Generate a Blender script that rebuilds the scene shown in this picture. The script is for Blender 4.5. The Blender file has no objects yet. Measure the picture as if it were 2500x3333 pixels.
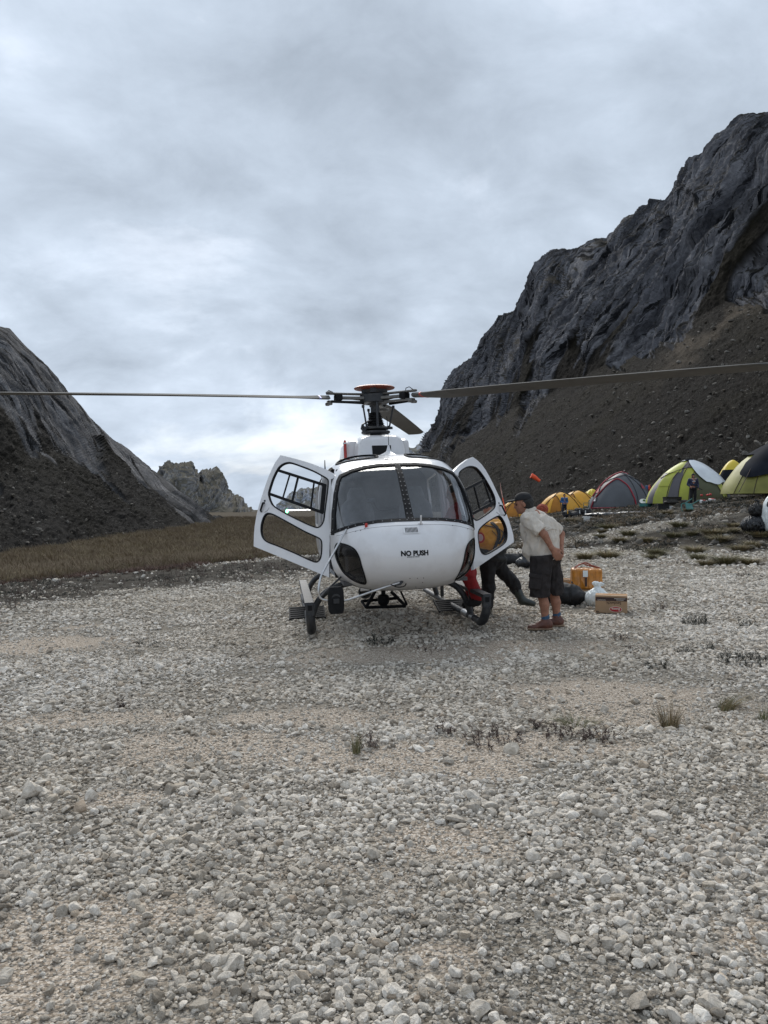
import bpy, bmesh, math, random
import numpy as np
from mathutils import Vector, Matrix, Euler, Quaternion
from mathutils.bvhtree import BVHTree

random.seed(7)
RNG = np.random.default_rng(7)
R = math.radians
scene = bpy.context.scene
COL = scene.collection

# ---------------------------------------------------------------- camera
CAM_H = 1.56
cam_data = bpy.data.cameras.new('camera')
cam_data.sensor_fit = 'HORIZONTAL'
cam_data.sensor_width = 36.0
cam_data.lens = 36.0
cam_data.clip_start = 0.05
cam_data.clip_end = 6000
cam = bpy.data.objects.new('camera', cam_data)
COL.objects.link(cam)
cam.location = (0, 0, CAM_H)
cam.rotation_euler = (R(90 - 0.38), 0, 0)
scene.camera = cam

# ---------------------------------------------------------------- world: overcast sky over a Nishita sky
SUN_EL, SUN_AZ = R(40), R(-8)      # azimuth clockwise from +Y
world = bpy.data.worlds.new('World')
scene.world = world
world.use_nodes = True
def build_world():
    nt = world.node_tree
    nt.nodes.clear()
    N, L = nt.nodes.new, nt.links.new
    out = N('ShaderNodeOutputWorld')
    bg = N('ShaderNodeBackground'); bg.inputs['Strength'].default_value = 0.1
    sky = N('ShaderNodeTexSky'); sky.sky_type = 'NISHITA'; sky.sun_disc = False
    sky.sun_elevation = SUN_EL; sky.sun_rotation = SUN_AZ
    sky.air_density = 1.0; sky.dust_density = 1.5
    tc = N('ShaderNodeTexCoord')
    sep = N('ShaderNodeSeparateXYZ'); L(tc.outputs['Generated'], sep.inputs[0])
    # project the view direction on a cloud deck so the clouds flatten towards the horizon
    mx = N('ShaderNodeMath'); mx.operation = 'MAXIMUM'; mx.inputs[1].default_value = 0.0
    L(sep.outputs['Z'], mx.inputs[0])
    ad = N('ShaderNodeMath'); ad.operation = 'ADD'; ad.inputs[1].default_value = 0.42
    L(mx.outputs[0], ad.inputs[0])
    dx = N('ShaderNodeMath'); dx.operation = 'DIVIDE'; L(sep.outputs['X'], dx.inputs[0]); L(ad.outputs[0], dx.inputs[1])
    dy = N('ShaderNodeMath'); dy.operation = 'DIVIDE'; L(sep.outputs['Y'], dy.inputs[0]); L(ad.outputs[0], dy.inputs[1])
    cmb = N('ShaderNodeCombineXYZ'); L(dx.outputs[0], cmb.inputs[0]); L(dy.outputs[0], cmb.inputs[1])
    def noise(scale, detail, rough, dist, off, sc=(1, 1, 1)):
        mp = N('ShaderNodeMapping'); mp.inputs['Location'].default_value = off; mp.inputs['Scale'].default_value = sc
        L(cmb.outputs[0], mp.inputs[0])
        n = N('ShaderNodeTexNoise'); n.inputs['Scale'].default_value = scale
        n.inputs['Detail'].default_value = detail; n.inputs['Roughness'].default_value = rough
        n.inputs['Distortion'].default_value = dist
        L(mp.outputs[0], n.inputs['Vector'])
        return n.outputs['Fac']
    def ramp(src, pts):
        r = N('ShaderNodeValToRGB'); e = r.color_ramp.elements
        while len(e) > 1: e.remove(e[-1])
        e[0].position, e[0].color = pts[0][0], tuple(pts[0][1]) + (1,)
        for p, c in pts[1:]:
            k = e.new(p); k.color = tuple(c) + (1,)
        L(src, r.inputs[0])
        return r.outputs[0]
    big = noise(0.85, 4, 0.5, 0.6, (-9.1, -7.2, 0.0), (1.0, 0.95, 1))
    mid = noise(2.0, 8, 0.55, 0.25, (3.9, 7.7, 0.4), (0.9, 1.0, 1))
    fine = noise(5.5, 9, 0.6, 0.3, (-3.0, 4.0, 0.9), (0.85, 1.0, 1))
    def fmix(f, a, c):
        q = N('ShaderNodeMix'); q.data_type = 'FLOAT'; q.inputs[0].default_value = f
        L(a, q.inputs[2]); L(c, q.inputs[3]); return q.outputs[0]
    dens = fmix(0.20, fmix(0.40, big, mid), fine)
    # cloud deck brightness, thick grey to thin bright
    deck = ramp(dens, [(0.37, (1.75, 2.05, 2.45)), (0.44, (2.4, 2.78, 3.3)), (0.50, (3.05, 3.52, 4.15)),
                                  (0.56, (3.85, 4.4, 5.15)), (0.64, (5.5, 6.1, 6.8))])
    cover = ramp(mid, [(0.54, (1, 1, 1)), (0.70, (0.80, 0.80, 0.80))])
    mixc = N('ShaderNodeMix'); mixc.data_type = 'RGBA'
    L(cover, mixc.inputs[0]); L(sky.outputs[0], mixc.inputs[6]); L(deck, mixc.inputs[7])
    L(mixc.outputs[2], bg.inputs['Color'])
    L(bg.outputs[0], out.inputs['Surface'])
build_world()

sun_data = bpy.data.lights.new('sun', 'SUN')
sun_data.energy = 1.5
sun_data.angle = R(32)
sun_data.color = (1.0, 0.96, 0.9)
sun = bpy.data.objects.new('sun', sun_data)
COL.objects.link(sun)
_sd = Vector((math.sin(SUN_AZ) * math.cos(SUN_EL), math.cos(SUN_AZ) * math.cos(SUN_EL), math.sin(SUN_EL)))
sun.rotation_euler = _sd.to_track_quat('Z', 'Y').to_euler()
sun.location = _sd * 50

scene.view_settings.view_transform = 'Standard'
scene.view_settings.look = 'None'
scene.view_settings.gamma = 1
scene.view_settings.use_curve_mapping = False
scene.view_settings.exposure = 0.95
scene.render.engine = 'CYCLES'
scene.cycles.use_denoising = True
scene.cycles.max_bounces = 8
scene.cycles.transparent_max_bounces = 12

# ---------------------------------------------------------------- small helpers
def tag(o, label=None, cat=None, group=None, kind=None):
    if label: o['label'] = label
    if cat: o['category'] = cat
    if group: o['group'] = group
    if kind: o['kind'] = kind
    return o

def obj(name, mesh, parent=None, mat=None, smooth=None):
    o = bpy.data.objects.new(name, mesh)
    COL.objects.link(o)
    if parent is not None: o.parent = parent
    if mat is not None:
        mesh.materials.clear(); mesh.materials.append(mat)
    if smooth is not None:
        mesh.polygons.foreach_set('use_smooth', [smooth] * len(mesh.polygons))
    return o

def empty(name, loc=(0, 0, 0), rz=0.0, parent=None):
    o = bpy.data.objects.new(name, None)
    o.empty_display_size = 0.2
    COL.objects.link(o)
    o.location = loc; o.rotation_euler = (0, 0, rz)
    if parent is not None: o.parent = parent
    return o

def thing(name, label, cat, loc=(0, 0, 0), rz=0.0, group=None):
    return tag(empty(name, loc, rz), label, cat, group)

def copy_tree(o, parent=None):
    c = o.copy(); COL.objects.link(c); c.parent = parent
    for ch in o.children:
        k = copy_tree(ch, c); k.matrix_parent_inverse = ch.matrix_parent_inverse.copy()
    return c

def mesh_from(name, verts, faces):
    m = bpy.data.meshes.new(name)
    m.from_pydata([tuple(v) for v in verts], [], [tuple(f) for f in faces])
    m.update()
    return m

def np_mesh(name, V, F):
    """V (n,3) float array, F (m,k) int array of equal sized faces"""
    m = bpy.data.meshes.new(name)
    V = np.ascontiguousarray(V, dtype=np.float32); F = np.ascontiguousarray(F, dtype=np.int32)
    m.vertices.add(len(V)); m.vertices.foreach_set('co', V.ravel())
    k = F.shape[1]
    m.loops.add(F.size); m.loops.foreach_set('vertex_index', F.ravel())
    m.polygons.add(len(F)); m.polygons.foreach_set('loop_start', np.arange(0, F.size, k, dtype=np.int32))
    m.polygons.foreach_set('loop_total', np.full(len(F), k, dtype=np.int32))
    m.update(calc_edges=True); m.validate()
    return m

def set_attr(mesh, name, arr):
    a = mesh.attributes.new(name, 'FLOAT', 'POINT')
    a.data.foreach_set('value', np.ascontiguousarray(arr, dtype=np.float32))

class MB:
    """collects simple shapes into one mesh"""
    def __init__(s): s.v = []; s.f = []
    def add(s, verts, faces):
        b = len(s.v); s.v += [tuple(v) for v in verts]; s.f += [tuple(i + b for i in f) for f in faces]
        return s
    def box(s, c, size, rot=None):
        hx, hy, hz = size[0] / 2, size[1] / 2, size[2] / 2
        vs = [Vector((x, y, z)) for x in (-hx, hx) for y in (-hy, hy) for z in (-hz, hz)]
        if rot is not None: vs = [rot @ v for v in vs]
        vs = [v + Vector(c) for v in vs]
        return s.add(vs, [(0, 1, 3, 2), (4, 6, 7, 5), (0, 4, 5, 1), (2, 3, 7, 6), (0, 2, 6, 4), (1, 5, 7, 3)])
    def tube(s, pts, r, seg=10, cap=True, flat=1.0):
        pts = [Vector(p) for p in pts]; n = len(pts)
        rr = r if isinstance(r, (list, tuple)) else [r] * n
        t0 = (pts[1] - pts[0]).normalized()
        up = Vector((0, 0, 1)) if abs(t0.z) < 0.9 else Vector((1, 0, 0))
        nrm = (up - t0 * up.dot(t0)).normalized()
        vs = []
        for i, p in enumerate(pts):
            t = (pts[min(i + 1, n - 1)] - pts[max(i - 1, 0)]).normalized()
            nrm = (nrm - t * nrm.dot(t)).normalized()
            b = t.cross(nrm)
            for k in range(seg):
                a = 2 * math.pi * k / seg
                vs.append(p + (nrm * math.cos(a) * flat + b * math.sin(a)) * rr[i])
        fs = []
        for i in range(n - 1):
            for k in range(seg):
                fs.append((i * seg + k, i * seg + (k + 1) % seg, (i + 1) * seg + (k + 1) % seg, (i + 1) * seg + k))
        if cap:
            fs.append(tuple(range(seg - 1, -1, -1))); fs.append(tuple((n - 1) * seg + k for k in range(seg)))
        return s.add(vs, fs)
    def lathe(s, prof, c=(0, 0, 0), seg=24, rot=None):
        vs = []
        for r_, z in prof:
            for k in range(seg):
                a = 2 * math.pi * k / seg
                v = Vector((r_ * math.cos(a), r_ * math.sin(a), z))
                if rot is not None: v = rot @ v
                vs.append(v + Vector(c))
        fs = []
        for i in range(len(prof) - 1):
            for k in range(seg):
                fs.append((i * seg + k, i * seg + (k + 1) % seg, (i + 1) * seg + (k + 1) % seg, (i + 1) * seg + k))
        fs.append(tuple(range(seg - 1, -1, -1))); fs.append(tuple((len(prof) - 1) * seg + k for k in range(seg)))
        return s.add(vs, fs)
    def prism(s, poly, d):
        """poly: list of 3d points, d: extrusion vector"""
        n = len(poly); d = Vector(d)
        vs = [Vector(p) for p in poly] + [Vector(p) + d for p in poly]
        fs = [tuple(range(n - 1, -1, -1)), tuple(range(n, 2 * n))]
        fs += [(i, (i + 1) % n, n + (i + 1) % n, n + i) for i in range(n)]
        return s.add(vs, fs)
    def ring(s, outer, inner, d):
        """closed frame between two outlines with the same number of points, extruded by d"""
        n = len(outer); d = Vector(d)
        vs = [Vector(p) for p in outer] + [Vector(p) for p in inner] + [Vector(p) + d for p in outer] + [Vector(p) + d for p in inner]
        fs = []
        for i in range(n):
            j = (i + 1) % n
            fs += [(i, j, n + j, n + i)[::-1], (2 * n + i, 2 * n + j, 3 * n + j, 3 * n + i), (i, j, 2 * n + j, 2 * n + i), (n + i, n + j, 3 * n + j, 3 * n + i)[::-1]]
        return s.add(vs, fs)
    def mesh(s, name='mesh', fix=True):
        m = mesh_from(name, s.v, s.f)
        if fix:
            bm = bmesh.new(); bm.from_mesh(m)
            bmesh.ops.recalc_face_normals(bm, faces=bm.faces); bm.to_mesh(m); bm.free()
        return m
    def build(s, name, mat, parent=None, smooth=False, bevel=0.0, angle=40):
        m = s.mesh(name)
        o = obj(name, m, parent, mat)
        if bevel:
            b = o.modifiers.new('bevel', 'BEVEL'); b.width = bevel; b.segments = 2; b.limit_method = 'ANGLE'; b.angle_limit = R(35)
        if smooth: autosmooth(m, angle)
        return o

def autosmooth(m, angle=40):
    m.polygons.foreach_set('use_smooth', [True] * len(m.polygons))
    try: m.set_sharp_from_angle(angle=R(angle))
    except Exception: pass

def bez(p, n=24, closed=False):
    """Catmull-Rom through points"""
    p = [Vector(q) for q in p]; out = []
    m = len(p)
    segs = m if closed else m - 1
    per = max(1, n // segs)
    for i in range(segs):
        a = p[(i - 1) % m] if closed or i > 0 else p[0]
        b = p[i]; c = p[(i + 1) % m]
        d = p[(i + 2) % m] if closed or i + 2 < m else p[-1]
        for k in range(per):
            t = k / per
            out.append(0.5 * ((2 * b) + (-a + c) * t + (2 * a - 5 * b + 4 * c - d) * t * t + (-a + 3 * b - 3 * c + d) * t ** 3))
    if not closed: out.append(p[-1])
    return out

# ---- numpy gradient noise
_P = np.random.default_rng(3).permutation(256).astype(np.int32); _P = np.concatenate([_P, _P, _P])
_G = np.random.default_rng(5).normal(size=(256, 3)).astype(np.float32); _G /= np.linalg.norm(_G, axis=1)[:, None]
def perlin(x, y, z):
    xi, yi, zi = np.floor(x).astype(np.int32), np.floor(y).astype(np.int32), np.floor(z).astype(np.int32)
    xf, yf, zf = x - xi, y - yi, z - zi
    xi &= 255; yi &= 255; zi &= 255
    u, v, w = [t * t * t * (t * (t * 6 - 15) + 10) for t in (xf, yf, zf)]
    r = 0
    for dx in (0, 1):
        for dy in (0, 1):
            for dz in (0, 1):
                h = _P[_P[_P[xi + dx] + yi + dy] + zi + dz]
                g = _G[h]
                d = g[..., 0] * (xf - dx) + g[..., 1] * (yf - dy) + g[..., 2] * (zf - dz)
                r = r + d * (u if dx else 1 - u) * (v if dy else 1 - v) * (w if dz else 1 - w)
    return r * 1.6
def fbm(x, y, z, oct=5, lac=2.03, gain=0.5):
    a, s, t = 1.0, 0, 0
    for o in range(oct):
        s = s + a * perlin(x + 17.3 * o, y - 9.1 * o, z + 5.7 * o); t += a
        x, y, z, a = x * lac, y * lac, z * lac, a * gain
    return s / t
def ridged(x, y, z, oct=5, lac=2.03, gain=0.5):
    a, s, t = 1.0, 0, 0
    for o in range(oct):
        s = s + a * (1 - 2 * np.abs(perlin(x + 31.7 * o, y + 3.3 * o, z - 7.9 * o))); t += a
        x, y, z, a = x * lac, y * lac, z * lac, a * gain
    return s / t
def sstep(a, b, x):
    t = np.clip((x - a) / (b - a), 0, 1); return t * t * (3 - 2 * t)

# ---- materials
def new_mat(name):
    m = bpy.data.materials.new(name); m.use_nodes = True
    return m, m.node_tree, m.node_tree.nodes['Principled BSDF']
def mat(name, col, rough=0.5, metal=0.0, var=0.0, vscale=8.0, bump=0.0, bscale=60.0, spec=0.5, coat=0.0, dirt=None, dscale=5.0, damt=0.5):
    """plain procedural surface: colour with noise variation, optional dirt stains and fine bump"""
    m, nt, b = new_mat(name)
    N, L = nt.nodes.new, nt.links.new
    b.inputs['Roughness'].default_value = rough; b.inputs['Metallic'].default_value = metal
    b.inputs['Specular IOR Level'].default_value = spec; b.inputs['Coat Weight'].default_value = coat
    tc = N('ShaderNodeTexCoord')
    n = N('ShaderNodeTexNoise'); n.inputs['Scale'].default_value = vscale; n.inputs['Detail'].default_value = 5
    L(tc.outputs['Object'], n.inputs['Vector'])
    r = N('ShaderNodeValToRGB'); e = r.color_ramp.elements
    lo = [max(0, c * (1 - var)) for c in col[:3]]; hi = [min(1, c * (1 + var)) for c in col[:3]]
    e[0].position, e[0].color = 0.3, (*lo, 1); e[1].position, e[1].color = 0.7, (*hi, 1)
    L(n.outputs['Fac'], r.inputs[0])
    src = r.outputs[0]
    if dirt is not None:
        n2 = N('ShaderNodeTexNoise'); n2.inputs['Scale'].default_value = dscale; n2.inputs['Detail'].default_value = 8; n2.inputs['Roughness'].default_value = 0.7
        L(tc.outputs['Object'], n2.inputs['Vector'])
        r2 = N('ShaderNodeValToRGB'); r2.color_ramp.elements[0].position = 0.5; r2.color_ramp.elements[1].position = 0.75
        r2.color_ramp.elements[1].color = (damt, damt, damt, 1)
        L(n2.outputs['Fac'], r2.inputs[0])
        mx = N('ShaderNodeMix'); mx.data_type = 'RGBA'; L(r2.outputs[0], mx.inputs[0]); L(src, mx.inputs[6]); mx.inputs[7].default_value = (*dirt, 1)
        src = mx.outputs[2]
    L(src, b.inputs['Base Color'])
    if bump:
        n3 = N('ShaderNodeTexNoise'); n3.inputs['Scale'].default_value = bscale; n3.inputs['Detail'].default_value = 4
        L(tc.outputs['Object'], n3.inputs['Vector'])
        bp = N('ShaderNodeBump'); bp.inputs['Strength'].default_value = bump; bp.inputs['Distance'].default_value = 0.01
        L(n3.outputs['Fac'], bp.inputs['Height']); L(bp.outputs[0], b.inputs['Normal'])
    return m
def glass_mat(name, tint=(0.5, 0.52, 0.55), rough=0.03, reflect=0.25, top=0.9):
    """thin transparent panel: tinted see-through mixed with mirror reflection by Fresnel"""
    m = bpy.data.materials.new(name); m.use_nodes = True
    nt = m.node_tree; nt.nodes.clear(); N, L = nt.nodes.new, nt.links.new
    out = N('ShaderNodeOutputMaterial'); t = N('ShaderNodeBsdfTransparent'); g = N('ShaderNodeBsdfGlossy'); mx = N('ShaderNodeMixShader')
    t.inputs[0].default_value = (*tint, 1); g.inputs['Roughness'].default_value = rough; g.inputs[0].default_value = (0.95, 0.95, 0.95, 1)
    f = N('ShaderNodeLayerWeight'); f.inputs['Blend'].default_value = 0.5
    pw = N('ShaderNodeMath'); pw.operation = 'POWER'; pw.inputs[1].default_value = 5.0; L(f.outputs['Facing'], pw.inputs[0])
    mr = N('ShaderNodeMapRange'); mr.inputs[3].default_value = reflect; mr.inputs[4].default_value = top
    L(pw.outputs[0], mr.inputs[0]); L(mr.outputs[0], mx.inputs[0]); L(t.outputs[0], mx.inputs[1]); L(g.outputs[0], mx.inputs[2]); L(mx.outputs[0], out.inputs[0])
    return m

# ---- photo geometry: camera ray through a point of the 2500 x 3333 frame (used to read real sizes off the photograph)
_CM = Matrix.Rotation(R(-0.38), 3, 'X')
def ray(px, py):
    d = Vector(((px - 1250) / 2500, 1.0, -(py - 1666.5) / 2500))
    return _CM @ d
def at_depth(px, py, Y):
    d = ray(px, py); return Vector((0, 0, CAM_H)) + d * (Y / d.y)
# ================================================================ terrain
_BX = np.array([-200., -60., -30., -8.5, -3.27, 0., 4., 6.5, 9., 11., 14., 22., 40., 400.])
_BY = np.array([-160., -45., -9., 17.1, 23.6, 26.2, 26.2, 24.0, 21.8, 20.6, 19., 17.0, 15., 8.])
def edge_y(x): return np.interp(x, _BX, _BY)
def G(x, y, fine=True):
    """ground height in metres"""
    x = np.asarray(x, dtype=np.float64); y = np.asarray(y, dtype=np.float64)
    d = y - edge_y(x)
    z = 0.022 * np.clip(x, -12, 12)
    right = sstep(1.0, 8.0, x)
    z = z - (1 - right) * 2.0 * sstep(0.0, 30.0, d)
    s = np.clip(x - 3 - 0.09 * (y - 25), 0, 60)
    z = z + right * sstep(-2.0, 8.0, d) * (0.125 * s + 0.10) - right * sstep(-2.0, 8.0, d) * 0.022 * np.clip(x, 0, 12)
    if fine:
        z = z + 0.030 * fbm(x * 0.45, y * 0.45, x * 0 + 2.2, 3) + 0.10 * sstep(0, 6, d) * fbm(x * 0.25, y * 0.25, x * 0 + 7.7, 3)
        z = z + 0.022 * fbm(x * 1.7, y * 1.7, x * 0 + 4.2, 3) * sstep(40, 10, np.hypot(x, y))
        z = z + right * sstep(0, 4, d) * 0.16 * fbm(x * 0.5, y * 0.5, x * 0 + 1.1, 4)
    return z
def g1(x, y): return float(G(np.array([x]), np.array([y]))[0])
def on_ground(px, py, lo=1.5, hi=400):
    """world point where the photo ray first meets the ground"""
    d = ray(px, py)
    for n, fine in ((110, False), (24, True), (24, True)):
        Y = np.geomspace(lo, hi, n); t = Y / d.y
        below = CAM_H + d.z * t < G(d.x * t, Y, fine)
        i = int(np.argmax(below)) if below.any() else len(Y) - 1
        if n == 110: lo, hi = Y[max(i - 2, 0)], Y[min(i + 2, n - 1)]
        else: lo, hi = Y[max(i - 1, 0)], Y[i]
    t = 0.5 * (lo + hi) / d.y
    return Vector((d.x * t, d.y * t, g1(d.x * t, d.y * t)))

# sandy patches on the gravel bar: photo point, radii in metres
PATCH = [((250, 3010), 0.62, 0.30), ((520, 2980), 0.30, 0.16), ((760, 2430), 1.1, 0.55), ((1010, 2330), 0.9, 0.35), ((1990, 2270), 1.0, 0.7), ((2080, 2330), 0.7, 0.3),
         ((1750, 2440), 0.8, 0.35), ((1350, 2470), 1.2, 0.4), ((1700, 2110), 1.4, 0.5), ((1250, 2130), 1.6, 0.6), ((1450, 2740), 0.35, 0.25), ((420, 2590), 0.45, 0.2), ((120, 3200), 0.5, 0.2),
         ((2480, 3040), 0.18, 0.14), ((1420, 3120), 0.2, 0.15), ((60, 2100), 1.6, 0.8), ((300, 2340), 1.0, 0.3)]
PATCH = [(on_ground(*p), a, b) for p, a, b in PATCH]
def sand_w(x, y):
    w = np.zeros_like(x)
    n = fbm(x * 2.2, y * 2.2, x * 0 + 9.3, 4)
    for c, a, b in PATCH:
        q = np.hypot((x - c.x) / a, (y - c.y) / b) + 0.75 * n
        w = np.maximum(w, sstep(1.15, 0.55, q))
    n2 = fbm(x * 0.8, y * 0.8, x * 0 + 3.1, 4)
    return np.maximum(w, 0.75 * sstep(0.22, 0.48, n2))

def ground_material():
    m, nt, b = new_mat('gravel_ground')
    N, L = nt.nodes.new, nt.links.new
    b.inputs['Roughness'].default_value = 0.95; b.inputs['Specular IOR Level'].default_value = 0.08
    geo = N('ShaderNodeNewGeometry')
    def attr(n):
        a = N('ShaderNodeAttribute'); a.attribute_name = n; return a.outputs['Fac']
    def noise(scale, det=6, rough=0.6):
        n = N('ShaderNodeTexNoise'); n.inputs['Scale'].default_value = scale; n.inputs['Detail'].default_value = det; n.inputs['Roughness'].default_value = rough
        L(geo.outputs['Position'], n.inputs['Vector']); return n.outputs['Fac']
    def ramp(src, pts):
        r = N('ShaderNodeValToRGB'); e = r.color_ramp.elements
        e[0].position, e[0].color = pts[0][0], (*pts[0][1], 1); e[1].position, e[1].color = pts[-1][0], (*pts[-1][1], 1)
        for p, c in pts[1:-1]: e.new(p).color = (*c, 1)
        L(src, r.inputs[0]); return r.outputs[0]
    def mix(f, a, c):
        x = N('ShaderNodeMix'); x.data_type = 'RGBA'; L(f, x.inputs[0]); L(a, x.inputs[6]); L(c, x.inputs[7]); return x.outputs[2]
    def vor(scale, feat='F1'):
        v = N('ShaderNodeTexVoronoi'); v.inputs['Scale'].default_value = scale; v.feature = feat
        L(geo.outputs['Position'], v.inputs['Vector']); return v
    v1, v2 = vor(95), vor(38)
    sepc = N('ShaderNodeSeparateColor'); L(v1.outputs['Color'], sepc.inputs[0])
    sepd = N('ShaderNodeSeparateColor'); L(v2.outputs['Color'], sepd.inputs[0])
    pebble = ramp(sepc.outputs[0], [(0.0, (0.085, 0.072, 0.056)), (0.5, (0.19, 0.165, 0.132)), (1.0, (0.42, 0.385, 0.33))])
    pebble2 = ramp(sepd.outputs[1], [(0.0, (0.10, 0.086, 0.068)), (0.6, (0.21, 0.188, 0.155)), (1.0, (0.42, 0.39, 0.34))])
    gravel = mix(noise(6.0, 3), pebble, pebble2)
    sand = ramp(sepc.outputs[1], [(0.0, (0.17, 0.136, 0.102)), (0.5, (0.36, 0.300, 0.238)), (1.0, (0.59, 0.525, 0.445))])
    col = mix(attr('sand'), gravel, sand)
    turf = ramp(noise(1.2, 8, 0.7), [(0.3, (0.036, 0.028, 0.019)), (0.5, (0.056, 0.042, 0.026)), (0.62, (0.066, 0.052, 0.03)), (0.8, (0.045, 0.041, 0.019))])
    col = mix(attr('turf'), col, turf)
    soil = ramp(noise(2.6, 9, 0.75), [(0.3, (0.022, 0.018, 0.014)), (0.50, (0.042, 0.036, 0.028)), (0.62, (0.075, 0.069, 0.060)), (0.76, (0.17, 0.162, 0.152))])
    col = mix(attr('soil'), col, soil)
    L(col, b.inputs['Base Color'])
    bp = N('ShaderNodeBump'); bp.inputs['Strength'].default_value = 0.9; bp.inputs['Distance'].default_value = 0.008; bp.invert = True
    L(v1.outputs['Distance'], bp.inputs['Height'])
    bp2 = N('ShaderNodeBump'); bp2.inputs['Strength'].default_value = 0.8; bp2.inputs['Distance'].default_value = 0.02; bp2.invert = True
    L(v2.outputs['Distance'], bp2.inputs['Height']); L(bp.outputs[0], bp2.inputs['Normal']); L(bp2.outputs[0], b.inputs['Normal'])
    return m

def turf_w(x, y):
    d = y - edge_y(x)
    n = fbm(x * 0.35, y * 0.35, x * 0 + 5.5, 4)
    w = sstep(-0.3, 1.2, d + 4.0 * n) * (1 - sstep(0.5, 4.0, x + 1.5 * n))
    # bare gravel pocket far left
    c = np.hypot((x + 17.5) / 4.5, (y - 33.5) / 2.4) + 0.5 * n
    return w * sstep(0.75, 1.0, c)
def band_w(x, y):
    d = y - edge_y(x); n = fbm(x * 0.35, y * 0.9, x * 0 + 1.5, 4)
    return sstep(-11.0, -4.5, d + 4.5 * n) * sstep(2.5, -1.0, x) * sstep(1.0, -0.5, d)
def soil_w(x, y):
    d = y - edge_y(x)
    n = fbm(x * 0.4, y * 0.4, x * 0 + 8.5, 4)
    w = sstep(-0.5, 1.3, d + 2.4 * n) * sstep(0.5, 4.0, x + 1.5 * n)
    c = np.hypot((x - 8.5) / 4.6, (y - 27.5) / 1.6) + 0.5 * n
    return w * (0.25 + 0.75 * sstep(0.75, 1.05, c))

def build_ground():
    a = np.linspace(-1, 1, 430)
    xs = 3.2 * np.sinh(a * 6.0); ys = 6.0 + 3.2 * np.sinh(a * 6.4)
    X, Y = np.meshgrid(xs, ys)
    x, y = X.ravel(), Y.ravel()
    z = G(x, y)
    V = np.stack([x, y, z], 1)
    n = len(xs); i = np.arange(n * n).reshape(n, n)
    F = np.stack([i[:-1, :-1], i[:-1, 1:], i[1:, 1:], i[1:, :-1]], -1).reshape(-1, 4)
    m = np_mesh('ground', V, F)
    set_attr(m, 'sand', sand_w(x, y) * (1 - sstep(20, 30, np.hypot(x, y))))
    set_attr(m, 'turf', turf_w(x, y)); set_attr(m, 'soil', np.maximum(soil_w(x, y), 0.95 * band_w(x, y)))
    return tag(obj('ground', m, None, ground_material(), True), kind='structure')
ground = build_ground()

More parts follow.
